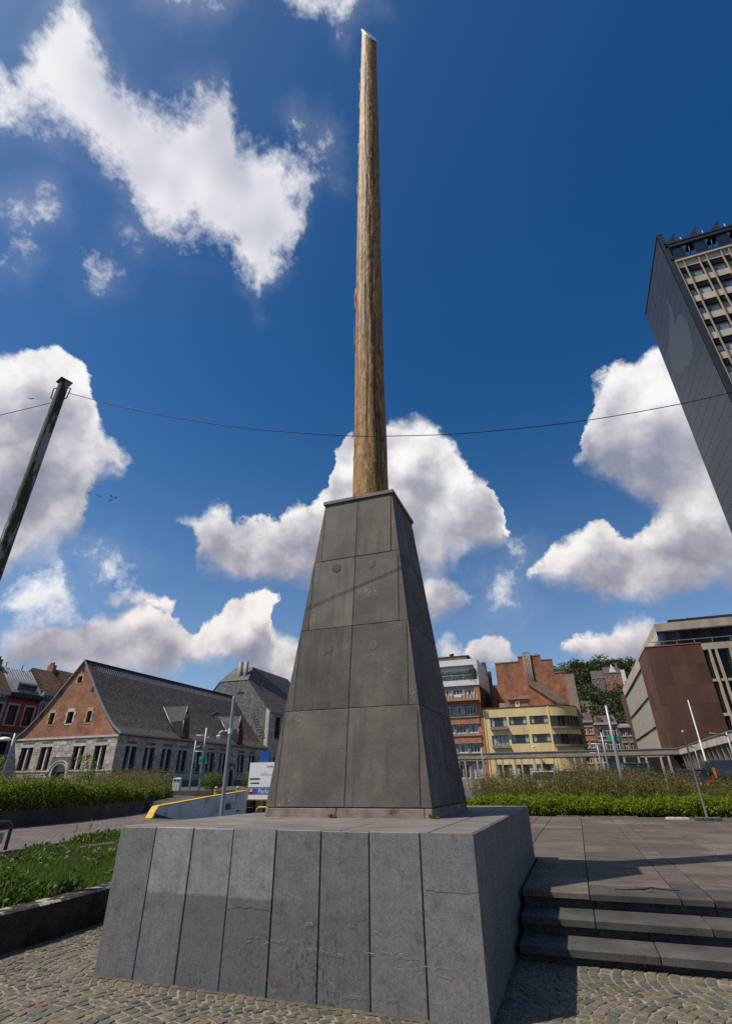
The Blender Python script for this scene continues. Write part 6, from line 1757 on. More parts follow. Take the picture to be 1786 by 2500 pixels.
def build_modern():
    t = empty('concrete_office', (0, 0, 0)); tag(t, 'flat roofed concrete office building with a big block of rust brown steel panels', 'building')
    x0, y0 = 13.41, 77.0; F = Facade((x0, y0), (1, 0), (0, -1))
    MB().box(x0 + .05, x0 + 6.9, y0 + .05, y0 + 9.6, 4.5, 18.3).build('block_core', M_CORTEN, t)
    zs = [4.6, 7.75, 10.6, 13.1, 15.85, 18.47]
    for a, b_ in zip(zs, zs[1:]):
        for k in range(3):
            m2 = MB(); F.box(m2, k * 2.317 + .008, (k + 1) * 2.317 - .008, a + .006, b_ - .006, -.05, .0); m2.build('steel_panel', M_CORTEN, t)
        G = Facade((x0, y0), (0, 1), (-1, 0))
        for k in range(2):
            m2 = MB(); G.box(m2, k * 4.8 + .06, (k + 1) * 4.8 - .008, a + .006, b_ - .006, -.05, .0); m2.build('steel_panel', M_CORTEN, t)
    MB().box(x0 - .06, x0 + 7.0, y0 - .06, y0 + 9.6, 18.472, 18.6).build('block_coping', plain('bright_rust', (0.33, 0.11, 0.055), .7), t)
    # framed glass front to the east
    MB().box(x0 + 7.0, x0 + 34, y0 + 1.2, y0 + 45, 4.5, 18.3).build('glass_core', M_GLASS, t)
    for z0, z1 in ((17.56, 18.42), (13.33, 13.65), (9.0, 9.36), (4.8, 5.2)):
        m2 = MB(); F.box(m2, 6.96, 34, z0, z1, -1.0, .0 if z0 < 17 else .06); m2.build('floor_beam', M_BEIGE, t)
    for k, u in enumerate([7.74, 8.52, 10.2, 10.98, 12.66, 13.44, 15.12, 15.9, 17.6, 18.4, 20.1, 20.9, 22.6, 23.4]):
        m2 = MB(); F.box(m2, u - .13, u + .13, 4.5, 17.555, -.9, .10); m2.build('pier', M_BEIGE, t)
    for r, (z0, z1) in enumerate(((13.66, 17.55), (9.37, 13.32), (5.2, 8.99))):
        for k in range(8):
            a = 7.1 + k * 1.25; m2 = MB(); F.box(m2, a, a + 1.2, z0, z1, -.85, -.82); m2.build('pane', M_GLASSG, t)
    # set-back top floor under a thick roof slab
    MB().box(x0 + 2.1, x0 + 34, y0 + .9, y0 + 62, 18.5, 20.55).build('top_glass_core', M_GLASS, t)
    for k in range(26):
        u = 2.0 + k * .75; m2 = MB(); F.box(m2, u + .03, u + .72, 18.62, 20.5, -.87, -.82); m2.build('pane', M_GLASSB if k % 5 in (0, 1) else M_GLASSG, t)
    m2 = MB(); 
    for k in range(12): F.box(m2, 1.9 + k * 2.2, 1.98 + k * 2.2, 18.6, 19.2, -.2, -.14)
    F.box(m2, .6, 28, 19.12, 19.2, -.22, -.12); m2.build('roof_rail', M_ZINCD, t)
    m2 = MB()
    for k in range(9): m2.tube([(x0 + 1.93, y0 + .5 + k * 1.1, 18.6), (x0 + 1.93, y0 + .5 + k * 1.1, 20.6)], .05, 4)
    m2.build('screen_post', M_WHITEP, t)
    for k in range(5):
        u = 1.93 + k * 5.5; m2 = MB(); F.box(m2, u + .006, u + 5.494, 20.62, 21.73, -8, .0); m2.build('roof_fascia', M_BEIGE, t)
    MB().box(x0 + 1.93, x0 + 9, y0 + 8.01, y0 + 63, 20.62, 21.7).build('roof_slab', M_BEIGE, t)
    MB().box(x0 + 4.4, x0 + 34, y0 + 3.0, y0 + 30, 21.74, 22.85).build('plant_room', M_BLACKP, t)
    # ribbed long side with three rows of pointed notches
    G = Facade((x0 + .25, y0 + 9.62), (0, 1), (-1, 0)); L = 33
    m2 = MB(); G.box(m2, 0, L, 4.5, 18.2, -3, .0); m2.build('side_wall', M_BOARD, t)
    n = 46
    for zr, h in ((17.35, .55), (13.15, .55), (8.9, .5)):
        for k in range(n):
            u = .4 + k * (L - .8) / n; w = .42
            m2 = MB(); q = [G.p(u, zr, .0), G.p(u + w, zr, .0), G.p(u + w * .5, zr - h, .0)]; q2 = [G.p(u, zr, .14), G.p(u + w, zr, .14), G.p(u + w * .5, zr - h, .02)]
            m2.hull(q, q2); m2.build('notch', M_BLACKP if k % 1 == 0 else M_BEIGE, t)
        for k in range(n): pass
    m2 = MB(); G.box(m2, 0, L, 17.45, 18.35, .0, .18); m2.build('side_fascia', M_BEIGE, t)
    for k in range(23):
        u = .3 + k * 1.43; m2 = MB(); G.box(m2, u, u + .06, 4.6, 17.4, .0, .05); m2.build('rib', M_BOARD, t)
    MB().box(x0 + .2, x0 + 3, y0 + 42.7, y0 + 52, 4.5, 18.6).build('rear_steel_block', M_CORTEN, t)


build_modern()


# ------------------------------------------------------------------ the office tower
def slate_panel():
    m, g, b = new_mat('dark_slate_panel')
    v, oi = coords(g, 'World', shift=False)
    n = g.noise(g.v('MULTIPLY', v, (1, 5.0, .25)), 3.0, 5, .6)
    c = g.ramp(n, [(0.3, (0.026, 0.030, 0.038)), (0.7, (0.046, 0.051, 0.062))])
    k = g.m('MULTIPLY_ADD', oi, .14, .93)
    c = g.mix(1.0, c, g.n('ShaderNodeCombineColor', i0=k, i1=k, i2=k).outputs[0], 'MULTIPLY')
    g.put(b, 'Base Color', c); g.put(b, 'Roughness', .42); g.put(b, 'Specular IOR Level', .45)
    return m


def build_tower():
    t = empty('office_tower', (0, 0, 0)); tag(t, 'tall office tower with dark slate end wall, beige spandrels and a black roof crown', 'tower')
    x0, y0, D = 22.5, 45.29, 13.0; F = Facade((x0, y0), (1, 0), (0, -1)); W = 26.0
    M_SL = slate_panel(); M_SP = stone('tower_spandrel', [(0.3, (0.40, 0.35, 0.285)), (0.7, (0.54, 0.48, 0.40))], .6, 5, .75, .15, rnd=.05)
    M_TGLASS = glass('tower_window_glass', (0.115, 0.165, 0.185), .04, .9)  # pane colour lifted to carry the sky's reflection
    M_FIN = plain('tower_fin', (0.38, 0.29, 0.20), .6)
    MB().box(x0 + .3, x0 + W, y0 + .55, y0 + D - .1, .8, 57.4).build('core', M_BLACKP, t)
    # end wall of slate panels
    G = Facade((x0, y0), (0, 1), (-1, 0)); z = 1.0
    rows = 0
    while z < 62.9:
        h = min(1.55, 63.0 - z)
        for k in range(3):
            a = k * D / 3
            m2 = MB(); G.box(m2, a + .018, a + D / 3 - .018, z + .022, z + h - .022, -.28, .0); m2.build('slate_panel', M_SL, t)
        z += h; rows += 1
    MB().box(x0 + .10, x0 + .29, y0 + .02, y0 + D - .02, 1, 62.9).build('end_wall_core', M_BLACKP, t)
    m2 = MB(); G.box(m2, -.12, D + .05, 62.95, 63.2, -.6, .08); m2.build('end_wall_coping', M_BLACKP, t)
    m2 = MB(); F.box(m2, .0, .62, 1, 62.9, -.2, .10); m2.build('edge_strip', M_BLACKP, t)
    # faint paler figure on the end wall
    fig = [(4.11, 56.81), (4.45, 55.6), (4.02, 54.66), (4.6, 53.4), (5.6, 52.8), (4.6, 52.4), (3.2, 52.2), (2.3, 51.3), (1.9, 50.2), (2.0, 48.6), (2.76, 47.04), (3.4, 46.5), (4.23, 45.89), (5.2, 46.6), (6.0, 46.2), (7.3, 47.4), (8.3, 47.2), (9.30, 48.15), (10.4, 49.0), (11.2, 50.6), (10.6, 51.9), (9.73, 52.68), (8.6, 53.2), (7.96, 53.59), (6.6, 54.2), (5.4, 54.6), (4.9, 55.4), (4.6, 56.4)]
    m2 = MB(); c = (5.6, 51.0); pts = [G.p(u, z_, .006) for u, z_ in fig]
    m2.add(pts, [tuple(range(len(pts)))[::-1]])
    m2.build('pale_figure', plain('paler_slate', (0.060, 0.066, 0.076), .45), t)
    # front: floors of 3 m
    bays = []; u = .66; k = 0
    while u < 24:
        w = .80 if k % 2 == 0 else 1.55; bays.append((u, u + w)); u += w; k += 1
    fl = 0; z = 57.5
    M_BL = [plain('blind_pale', (0.30, 0.36, 0.36), .8), plain('blind_teal', (0.13, 0.19, 0.19), .7)]
    rg = random.Random(12)
    while z > 12:
        seen = 9 if z > 40 else 5
        m2 = MB(); F.box(m2, .63, W, z - .95, z - .02, -.5, -.10); m2.build('spandrel', M_SP, t)
        m2 = MB(); F.box(m2, .63, W, z - 1.85, z - .96, -.5, -.34)
        for j in range(4): F.box(m2, .63, W, z - 1.05 - j * .2, z - 0.98 - j * .2, -.34, -.16)
        m2.build('louvre_band', M_BLACKP, t)
        for (a, b_) in bays[:seen]:
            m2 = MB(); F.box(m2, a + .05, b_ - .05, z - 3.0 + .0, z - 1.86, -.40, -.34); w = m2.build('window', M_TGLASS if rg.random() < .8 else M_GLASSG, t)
            if rg.random() < .35:
                m2 = MB(); F.box(m2, a + .1, b_ - .1, z - 3.0 + rg.uniform(0, .5), z - 1.9, -.338, -.33); m2.build('blind', rg.choice(M_BL), w)
            m2 = MB(); F.box(m2, a + .005, a + .05, z - 3.0, z - 1.86, -.42, -.28); F.box(m2, a + .05, b_ - .05, z - 3.01, z - 2.95, -.42, -.26); m2.build('window_frame', M_BLACKP, w)
        if len(bays) > seen:
            m2 = MB(); F.box(m2, bays[seen][0], W, z - 3.0, z - 1.86, -.40, -.34); m2.build('window_band', M_GLASSB, t)
        z -= 3.0; fl += 1
    for j, (a, b_) in enumerate(bays[:14]):
        m2 = MB(); F.box(m2, a - .038, a + .038, 12, 57.5, -.098, .14); m2.build('fin', M_FIN, t)
    m2 = MB(); F.box(m2, .62, W, 57.5, 57.75, -.5, .2); m2.build('roof_edge', M_SP, t)
    # crown: louvred screen in a black frame, with peaked sails above
    for z0, z1 in ((57.8, 58.15), (60.35, 60.75), (60.95, 61.2)):
        m2 = MB(); F.box(m2, .3, W, z0, z1, -.3, .1); m2.build('crown_beam', M_BLACKP, t)
    for k in range(7):
        a = .75 + k * 2.42
        for j in range(12):
            m2 = MB(); F.box(m2, a, a + 1.2, 58.2 + j * .18, 58.27 + j * .18, -.12, -.05); m2.build('crown_louvre', M_BLACKP, t)
        m2 = MB(); m2.tube([F.p(a + 1.7, 57.8, -.15), F.p(a + 2.15, 60.9, -.15)], .07, 4); F.box(m2, a + 1.22, a + 1.32, 57.8, 61, -.3, .0); m2.build('crown_strut', M_BLACKP, t)
        b0 = F.p(.6 + k * 2.4, 61.25, -.1); b1 = F.p(1.65 + k * 2.4, 61.25, -.1); tip = F.p(2.05 + k * 2.4, 63.15, -.1); b2 = F.p(.6 + k * 2.4, 61.25, -2.2); b3 = F.p(1.65 + k * 2.4, 61.25, -2.2)
        m2 = MB(); m2.add([b0, b1, b3, b2, tip], [(0, 1, 4), (1, 2, 4), (2, 3, 4), (3, 0, 4)]); m2.build('crown_sail', M_BLACKP, t)
        m2 = MB(); F.box(m2, 2.25 + k * 2.4, 2.33 + k * 2.4, 61.2, 61.75, -.05, .0); m2.build('crown_light', M_WHITEP, t)


build_tower()


# ------------------------------------------------------------------ far houses and the wooded hill
def far_house(name, lab, x0, x1, y, ze, zr, wall, roof, wins, depth=9, ridge='x', trim=M_TRIM, frame=M_WHITEP, z0=1.0):
    t = empty(name, (0, 0, 0), 0, lab, 'house', None)
    F = Facade((x0, y), (1, 0), (0, -1)); W = x1 - x0
    mb = MB(); F.wall(mb, 0, W, z0, ze, wins, .25); mb.build('wall', wall, t); MB().box(x0 + .02, x1 - .02, y + .4, y + depth, z0, ze - .05).build('body', wall, t)
    for h in wins:
        w = F.window(t, *h, frame, M_GLASS, (.5,), (.6,), .09, .14)
        m2 = MB(); F.box(m2, h[0] - .15, h[1] + .15, h[3] + .003, h[3] + .25, -.01, .06); F.box(m2, h[0] - .15, h[1] + .15, h[2] - .15, h[2] - .003, -.01, .1); m2.build('surround', trim, w)
    m2 = MB(); F.box(m2, -.05, W + .05, ze - .35, ze, .01, .3); m2.build('cornice', trim, t)
    mb = MB(); ym = y + depth / 2
    mb.poly([(x0 - .1, y - .3, ze), (x1 + .1, y - .3, ze), (x1 + .1, ym, zr), (x0 - .1, ym, zr)]); mb.poly([(x0 - .1, ym, zr), (x1 + .1, ym, zr), (x1 + .1, y + depth, ze), (x0 - .1, y + depth, ze)]); mb.poly([(x0, y, ze), (x0, ym, zr), (x0, y + depth, ze)]); mb.poly([(x1, y, ze), (x1, y + depth, ze), (x1, ym, zr)])
    rf = mb.build('roof', roof, t)
    return t, F, rf


t_, F_, r_ = far_house('town_house', 'red brick town house with dark roof behind the rounded yellow corner', 2.2, 6.35, 125, 13.45, 15.6, M_REDBR, M_SLATEX, [(a, a + .95, z, z + 1.45) for z in (10.75, 8.0, 5.0) for a in (.35, 1.6, 2.9)])
MB().box(3.6, 4.6, 126.0, 127.2, 14.6, 14.9).build('skylight', M_GLASSB, r_)
MB().box(5.9, 6.3, 128, 129.5, 14.5, 16.4).build('chimney', M_DARKBR, r_)
t_, F_, r_ = far_house('town_house', 'grey painted town house with brown tiled roof behind the green banner', 6.4, 11.1, 125, 12.85, 14.8, M_GREYST, M_TILEX, [(a, a + 1.1, z, z + 1.8) for z in (10.2, 7.4, 4.6) for a in (.5, 1.9, 3.25)])
for a in (7.3, 9.4):
    d = MB().box(a, a + 1.0, 125.5, 127.3, 13.2, 14.1).build('dormer', M_SLATEX, r_); MB().box(a + .1, a + .9, 125.47, 125.498, 13.3, 13.95).build('pane', M_GLASSB, d)
t_, F_, r_ = far_house('town_house', 'narrow grey stone town house with pale arched windows beside the rusty building', 11.15, 15.0, 125, 12.1, 12.9, M_GREYST, M_ZINCD, [(a, a + .85, z, z + 1.5) for z in (10.1, 7.3, 4.6) for a in (.4, 1.75, 2.8)])


def build_hill():
    rng = random.Random(19)
    nx, ny = 40, 22; mb = MB()
    def hz(x, y):
        t = max(0, min(1.08, (y - 150) / 210)); s = t ** 1.6
        side = 1 - max(0, min(1, (-x - 5) / 110)) * .72
        return 4 + s * (52 + 2 * math.sin(x * .05)) * side + 2 * noise.noise(Vector((x * .02, y * .02, 0)))
    for j in range(ny):
        for i in range(nx): 
            x = -260 + 520 * i / (nx - 1); y = 145 + 330 * j / (ny - 1); mb.v.append((x, y, hz(x, y)))
    for j in range(ny - 1):
        for i in range(nx - 1): mb.f.append((j * nx + i, j * nx + i + 1, (j + 1) * nx + i + 1, (j + 1) * nx + i)); mb.sm.append(True)
    o = mb.build('hill', stone('hillside_undergrowth', [(0.3, (0.010, 0.016, 0.006)), (0.7, (0.022, 0.032, 0.012))], .15, 6, .95, .5, 1.0, space='World')); tag(o, kind='structure')
    m_ = leafmat('far_tree_leaf', (0.010, 0.020, 0.006), (0.072, 0.088, 0.024), .2)
    it = []; trunk = MB()
    for q_ in range(1300):
        x = rng.uniform(-12, 85) if q_ < 760 else rng.uniform(-120, -12); y = rng.uniform(165, 375)
        if rng.random() < .35: y = rng.uniform(335, 372)
        if not in_view((x, y, hz(x, y) + 5), 1.12): continue
        if 14 < x < 44 and 318 < y < 352: continue
        h = rng.uniform(5, 14); r = h * rng.uniform(.32, .48)
        fx = .954 + (x - .954) * 335 / (y + 5.343)
        if y < 345 and 17 < fx < 40 and hz(x, y) + h > 1.7 + 51.5 * (y + 5.343) / 335.3: continue
        b = Vector((x, y, hz(x, y) - .5)); trunk.tube([b[:], (b + Vector((0, 0, h * .6)))[:]], [.3, .15], 4, caps=False)
        lobes = [(b + Vector((rng.uniform(-.5, .5) * r, rng.uniform(-.5, .5) * r, h * rng.uniform(.45, .85))), r * rng.uniform(.45, .75)) for _ in range(7)]
        for c, lr in lobes:
            for _k in range(34):
                d = rdir(rng); p = c + d * lr * rng.uniform(.65, 1.05); e = rdir(rng, .1); L = rng.uniform(.7, 1.3); it.append((p, e, side_of(e, rng), L, L * .45))
    root = empty('hillside_wood', (0, 0, 0)); tag(root, 'dark green wood covering the hillside behind the town', 'wood', kind='stuff')
    blades('foliage', m_, it, root); trunk.build('trunks', M_OAK, root)
    # villas among the trees
    t, F, rf = far_house('hillside_villa', 'red brick villa with white gable standing among trees on the hillside', 26.5, 35.5, 330, 57.5, 61.5, M_DARKBR, M_SLATEX, [(1.2, 2.6, 54.3, 56.2), (3.9, 5.4, 54.3, 56.2), (6.6, 8.0, 54.3, 56.2), (1.2, 2.6, 51.2, 53.0), (3.9, 5.4, 50.8, 53.0)], 10, z0=46)
    m2 = MB(); m2.add([(29.3, 329.6, 57.4), (33.2, 329.6, 57.4), (31.2, 329.6, 62.2), (29.3, 333, 57.4), (33.2, 333, 57.4), (31.2, 333, 62.2)], [(0, 1, 2), (0, 2, 5, 3), (1, 4, 5, 2)]); m2.build('white_gable', M_WHITEP, t)
    MB().box(33.6, 34.6, 333, 334, 60, 63.2).build('chimney', M_DARKBR, rf); MB().box(35.5, 37.6, 329.5, 336, 46, 58.5).build('white_wing', M_WHITEP, t)
    far_house('hillside_villa', 'dark roofed house to the side of the brick villa on the hillside', 19.5, 26.3, 333, 55.5, 60.3, M_GREYST, M_SLATEX, [(1.5, 3.0, 52.5, 54.3), (4.2, 5.6, 52.5, 54.3)], 10, z0=45)
    far_house('hillside_villa', 'small white house low among the hillside trees', 8.5, 12.5, 250, 31, 33.2, M_WHITEP, M_SLATEX, [(.8, 1.8, 28.6, 30.0), (2.3, 3.3, 28.6, 30.0)], 7, z0=22)
    far_house('hillside_villa', 'pale house with orange roof showing beside the concrete office roof', 43.0, 49.0, 338, 58.5, 62.0, M_PALE, M_TILEX, [(1, 2.4, 55.5, 57.3), (3.4, 4.8, 55.5, 57.3)], 8, z0=46)


build_hill()

# ------------------------------------------------------------------ street furniture and small things
def peeling_paint():
    m, g, b = new_mat('peeling_green_paint')
    v, oi = coords(g, 'Object', shift=False)
    n = g.noise(g.v('MULTIPLY', v, (3, 3, .55)), 2.2, 7, .68)
    c = g.ramp(g.noise(v, 7, 5, .6), [(0.3, (0.026, 0.030, 0.013)), (0.7, (0.058, 0.062, 0.028))])
    c = g.mix(g.step(n, .52, .54), c, (0.26, 0.26, 0.24, 1))
    c = g.mix(g.m('MULTIPLY', g.step(g.noise(v, 3.0, 6, .7), .60, .66), .7), c, (0.12, 0.06, 0.03, 1))
    g.put(b, 'Base Color', c); g.put(b, 'Roughness', .65); g.put(b, 'Specular IOR Level', .35)
    g.put(b, 'Normal', g.n('ShaderNodeBump', Strength=.3, Distance=.01, Height=n).outputs[0])
    return m


M_GREENP = peeling_paint()
M_GALV = plain('galvanised_steel', (0.30, 0.31, 0.33), .5, .5, .12)
M_DKTUBE = plain('dark_blue_grey_tube', (0.035, 0.042, 0.052), .4)
M_WIRE = plain('wire', (0.018, 0.017, 0.017), .6)
M_YEL = stone('yellow_paint', [(0.3, (0.48, 0.30, 0.015)), (0.7, (0.62, 0.41, 0.03))], 3, 5, .6, .15)
M_BLUE = plain('blue_enamel', (0.008, 0.060, 0.26), .4)
M_BLUEB = plain('blue_board', (0.030, 0.125, 0.33), .45)
M_GREENB = plain('green_banner', (0.03, 0.30, 0.12), .6)
M_REDS = plain('sign_red', (0.50, 0.018, 0.022), .4)
M_NAVY = plain('navy_print', (0.03, 0.055, 0.15), .5)
M_LILAC = plain('pale_print', (0.46, 0.49, 0.62), .5)
M_RUBBER = plain('grey_rubber', (0.055, 0.058, 0.064), .7)


def text_mesh(body, size, mat, extr=.004):
    cu = bpy.data.curves.new('lettering', 'FONT'); cu.body = body; cu.size = size; cu.extrude = extr
    to = bpy.data.objects.new('lettering_source', cu); COL.objects.link(to); dg = bpy.context.evaluated_depsgraph_get()
    me = bpy.data.meshes.new_from_object(to.evaluated_get(dg)); bpy.data.objects.remove(to); me.materials.clear(); me.materials.append(mat)
    return me


def build_post():
    px, py = -7.80, .05
    t = empty('catenary_post', (px, py, .40), 0, 'tall square green steel post with peeling paint and wires at its top', 'post')
    a = R(28); h = 8.84
    def sq(r): return [(r * math.cos(a + k * math.pi / 2), r * math.sin(a + k * math.pi / 2)) for k in range(4)]
    m2 = MB(); lo, hi = sq(.150), sq(.118); b = .022
    def ch(q):
        o = []
        for i in range(4):
            p, n_, pr = Vector(q[i]), Vector(q[(i + 1) % 4]), Vector(q[i - 1]); o.append((p + (pr - p).normalized() * b)[:]); o.append((p + (n_ - p).normalized() * b)[:])
        return o
    m2.hull([(x, y, -.3) for x, y in ch(lo)], [(x, y, h) for x, y in ch(hi)]); m2.build('shaft', M_GREENP, t)
    m2 = MB(); m2.hull([(x * 1.45, y * 1.45, h + .0) for x, y in hi], [(x * 1.45, y * 1.45, h + .02) for x, y in hi]); m2.build('cap_plate', M_GREENP, t)
    for s in (1, -1):
        d = Vector((.943, .333, 0)) * s * .095
        MB().tube([(d.x, d.y, h - .14), (d.x * 1.9, d.y * 1.9, h - .16), (d.x * 1.75, d.y * 1.75, h - .42), (d.x, d.y, h - .46)], .012, 6).build('wire_hook', M_RUSTJ, t)
    W = [(-7.70, .12, 8.99), (-6.12, .52, 8.374), (-4.2, .96, 7.755), (-2.87, 1.23, 7.425), (-1.744, 1.45, 7.192), (-.83, 1.61, 7.065), (.015, 1.746, 6.972), (1.118, 1.909, 6.909), (2.241, 2.061, 6.89), (3.451, 2.204, 6.937), (4.167, 2.277, 7.003), (5.5, 2.40, 7.17), (7.5, 2.55, 7.50), (10, 2.72, 8.1)]
    sm = []
    for i in range(len(W) - 1):
        p0, p1, p2, p3 = [Vector(W[max(0, min(len(W) - 1, i + k))]) for k in (-1, 0, 1, 2)]
        for k in range(4):
            q = k / 4; sm.append((.5 * (2 * p1 + (p2 - p0) * q + (2 * p0 - 5 * p1 + 4 * p2 - p3) * q * q + (3 * p1 - p0 - 3 * p2 + p3) * q ** 3))[:])
    o = MB().tube(sm, .0075, 5).build('overhead_wire', M_WIRE); tag(o, 'thin black wire sagging across the sky in front of the timber mast', 'wire')
    o = MB().tube([(-7.86, -.05, 8.62), (-8.0, -1.1, 7.4), (-8.15, -2.5, 6.05), (-8.3, -4.1, 4.7)], .0075, 5).build('stay_wire', M_WIRE); tag(o, 'thin wire slanting down from the green post out of view', 'wire')


build_post()


def hoop(x, y, z, rz):
    t = empty('cycle_hoop', (x, y, z), rz, 'dark rounded tubular steel hoop standing at the road edge', 'bike rack')
    pts = [(0, 0, -.1), (0, 0, .42)] + [(-.12 + .12 * math.cos(k * math.pi / 12), 0, .42 + .12 * math.sin(k * math.pi / 12)) for k in range(1, 7)] + [(-.78, 0, .54)] + [(-.78 - .12 * math.sin(k * math.pi / 12), 0, .42 + .12 * math.cos(k * math.pi / 12)) for k in range(1, 7)] + [(-.9, 0, -.1)]
    MB().tube(pts, .036, 12).build('tube', M_DKTUBE, t)
    MB().lathe([(.075, 0), (.075, .012), (.04, .02)], 12).build('foot_plate', M_DKTUBE, t)
    MB().box(-.82, -.10, -.006, .006, .16, .36).build('sign_plate', M_ZINCD, t)


hoop(-10.50, 3.85, .49, R(70))


# ---- ramp down to the underground car park
def build_ramp():
    A, B = Vector((-15.75, 14.4, 0)), Vector((-17.1, 23.6, 0)); d = (B - A).normalized(); nrm = Vector((d.y, -d.x, 0))      # nrm towards the ramp
    L = (B - A).length
    t = empty('ramp_wall', (A.x, A.y, .4), 0, 'white ramp side wall with sloping yellow painted edge', 'wall')
    P = lambda u, z, w: ((A + d * u - nrm * w) + Vector((-A.x, -A.y, z - .4)))[:]
    prof = [(-.15, -1.2), (9.3, -1.2), (9.3, 1.345), (4.52, 1.12), (.25, .885), (.02, .66), (-.15, .42)]
    n = len(prof); vs = [P(u, z, 0) for u, z in prof] + [P(u, z, .28) for u, z in prof]
    MB().add(vs, [tuple(range(n - 1, -1, -1)), tuple(range(n, 2 * n))] + [(i, (i + 1) % n, n + (i + 1) % n, n + i) for i in range(n)]).build('wall', stone('white_ramp_paint', [(0.3, (0.42, 0.43, 0.44)), (0.5, (0.60, 0.61, 0.62)), (0.75, (0.70, 0.70, 0.70))], 1.1, 7, .8, .3, 20, patch=((0.33, 0.33, 0.33), .9, .58, .72)), t)
    edge = [(9.3, 1.345), (4.52, 1.12), (.25, .885), (.02, .66), (-.15, .42)]
    for (a, za), (b_, zb) in zip(edge, edge[1:]):
        q = [P(a, za + .004, -.012), P(a, za + .004, .292), P(a, za + .035, .292), P(a, za + .035, -.012)]; q2 = [P(b_, zb + .004, -.012), P(b_, zb + .004, .292), P(b_, zb + .035, .292), P(b_, zb + .035, -.012)]
        MB().hull(q2, q).build('edge_strip', M_YEL, t)
    pts = [(-.1, .50), (.9, .36), (.9, .22), (-.1, .22)]
    for k, (u0, u1) in enumerate(((-.42, .1), (.11, .55), (.56, .95))):
        m2 = MB(); q = [P(u0, .38, -.16), P(u1, .38, -.16), P(u1, .38, .32), P(u0, .38, .32)]; q2 = [P(u0, .52 - .03 * k, -.12), P(u1, .49 - .03 * k, -.12), P(u1, .49 - .03 * k, .28), P(u0, .52 - .03 * k, .28)]; m2.hull(q[::-1], q2[::-1]); m2.build('kerb_block', M_YEL, t)
    m2 = MB(); m2.poly([P(.08, .66, -.004), P(.04, .50, -.004), (P(1.5, .20, -.004)), P(1.95, .30, -.004)]); m2.build('black_stripe', M_BLACKP, t)
    m2 = MB(); q = [P(6.6, .80, -.006), P(6.6, .50, -.006), P(7.26, .50, -.006), P(7.26, .80, -.006)]; m2.poly(q); m2.build('blue_notice', M_NAVY, t)
    m2 = MB(); m2.poly([P(6.6, .88, -.006), P(6.6, .85, -.006), P(7.26, .85, -.006), P(7.26, .88, -.006)]); m2.build('notice_line', M_YEL, t)
    m2 = MB(); m2.hull([P(8.05, .36, -.06), P(8.25, .36, -.06), P(8.25, .45, -.06), P(8.05, .45, -.06)], [P(8.05, .36, 0), P(8.25, .36, 0), P(8.25, .45, 0), P(8.05, .45, 0)]); m2.build('socket_box', M_NAVY, t)
    rp = MB(); rp.poly([(-15.9, 14.1, .470), (-11.0, 14.1, .470), (-11.0, 17.0, .05), (-16.3, 17.0, .05)]); rp.poly([(-16.3, 17.0, .05), (-11.0, 17.0, .05), (-11.2, 28, -1.6), (-17.9, 28, -1.6)])
    tag(rp.build('ramp', M_ASPHALT), kind='structure')
    # portal with its sign
    s = empty('parking_portal', (-15.4, 25.3, 0), 0, 'car park entrance with white information board over a blue Parking sign', 'sign')
    x = lambda a: a + 15.4
    MB().box(x(-18.13), x(-17.85), 0, .5, -1.5, 1.5).build('jamb', M_BLACKP, s); MB().box(x(-13.0), x(-12.7), 0, .5, -1.5, 1.5).build('jamb', M_BLACKP, s)
    MB().box(x(-17.7), x(-17.45), .3, .8, -1.5, .88).build('column', M_PALE, s)
    MB().box(x(-17.85), x(-13.0), 2.2, 2.4, -1.5, 1.4).build('dark_inside', M_BLACKP, s)
    for k in range(4): MB().box(x(-17.4), x(-13.1), .9, .98, .30 + k * .14, .36 + k * .14).build('shutter_slat', M_ZINCD, s)
    MB().box(x(-18.12), x(-12.7), -.06, .3, 1.535, 2.877).build('information_board', M_WHITEP, s)
    MB().box(x(-18.07), x(-12.7), -.05, .3, .905, 1.49).build('parking_board', M_WHITEP, s)
    MB().box(x(-18.06), x(-12.72), -.056, -.051, 1.135, 1.478).build('blue_band', M_BLUEB, s)
    MB().box(x(-18.09), x(-12.7), -.08, .32, .84, .902).build('yellow_lip', M_YEL, s)
    MB().box(x(-18.13), x(-18.075), -.07, .32, .88, 1.48).build('yellow_side', M_YEL, s)
    MB().box(x(-17.6), x(-16.89), .1, .25, 2.88, 3.47).build('blue_panel', M_BLUE, s)
    link('lettering', text_mesh('Parking', .36, M_WHITEP), s, (x(-17.38), -.060, 1.185), (math.pi / 2, 0, 0))
    ne = MB().lathe([(0, .0), (.135, .0), (.135, .006), (0, .006)], 24); ne.xf(Matrix.Rotation(math.pi / 2, 4, 'X')); nd = ne.build('no_entry_disc', M_REDS, s, (x(-17.88), -.060, 1.305))
    MB().box(-.095, .095, -.011, -.0065, -.026, .026).build('white_bar', M_WHITEP, nd)
    link('lettering', text_mesh("L'accès", .17, M_NAVY), s, (x(-16.94), -.063, 2.60), (math.pi / 2, 0, 0))
    for k in range(9): MB().box(x(-17.28) + k * .2, x(-17.10) + k * .2, -.063, -.061, 2.15, 2.30 + .07 * math.sin(k * 1.7)).build('skyline_print', M_LILAC, s)
    MB().box(x(-18.03), x(-17.32), -.063, -.0605, 1.92, 2.02).build('print_bar', M_NAVY, s); MB().box(x(-17.96), x(-17.34), -.063, -.0605, 1.70, 1.78).build('print_bar', M_BLACKP, s)
    MB().tube([(x(-17.23), -.3, .10), (x(-17.2), -.3, .40), (x(-17.05), -.3, .47), (x(-15), -.3, .47)], .06, 8).build('yellow_rail', M_YEL, s)


build_ramp()


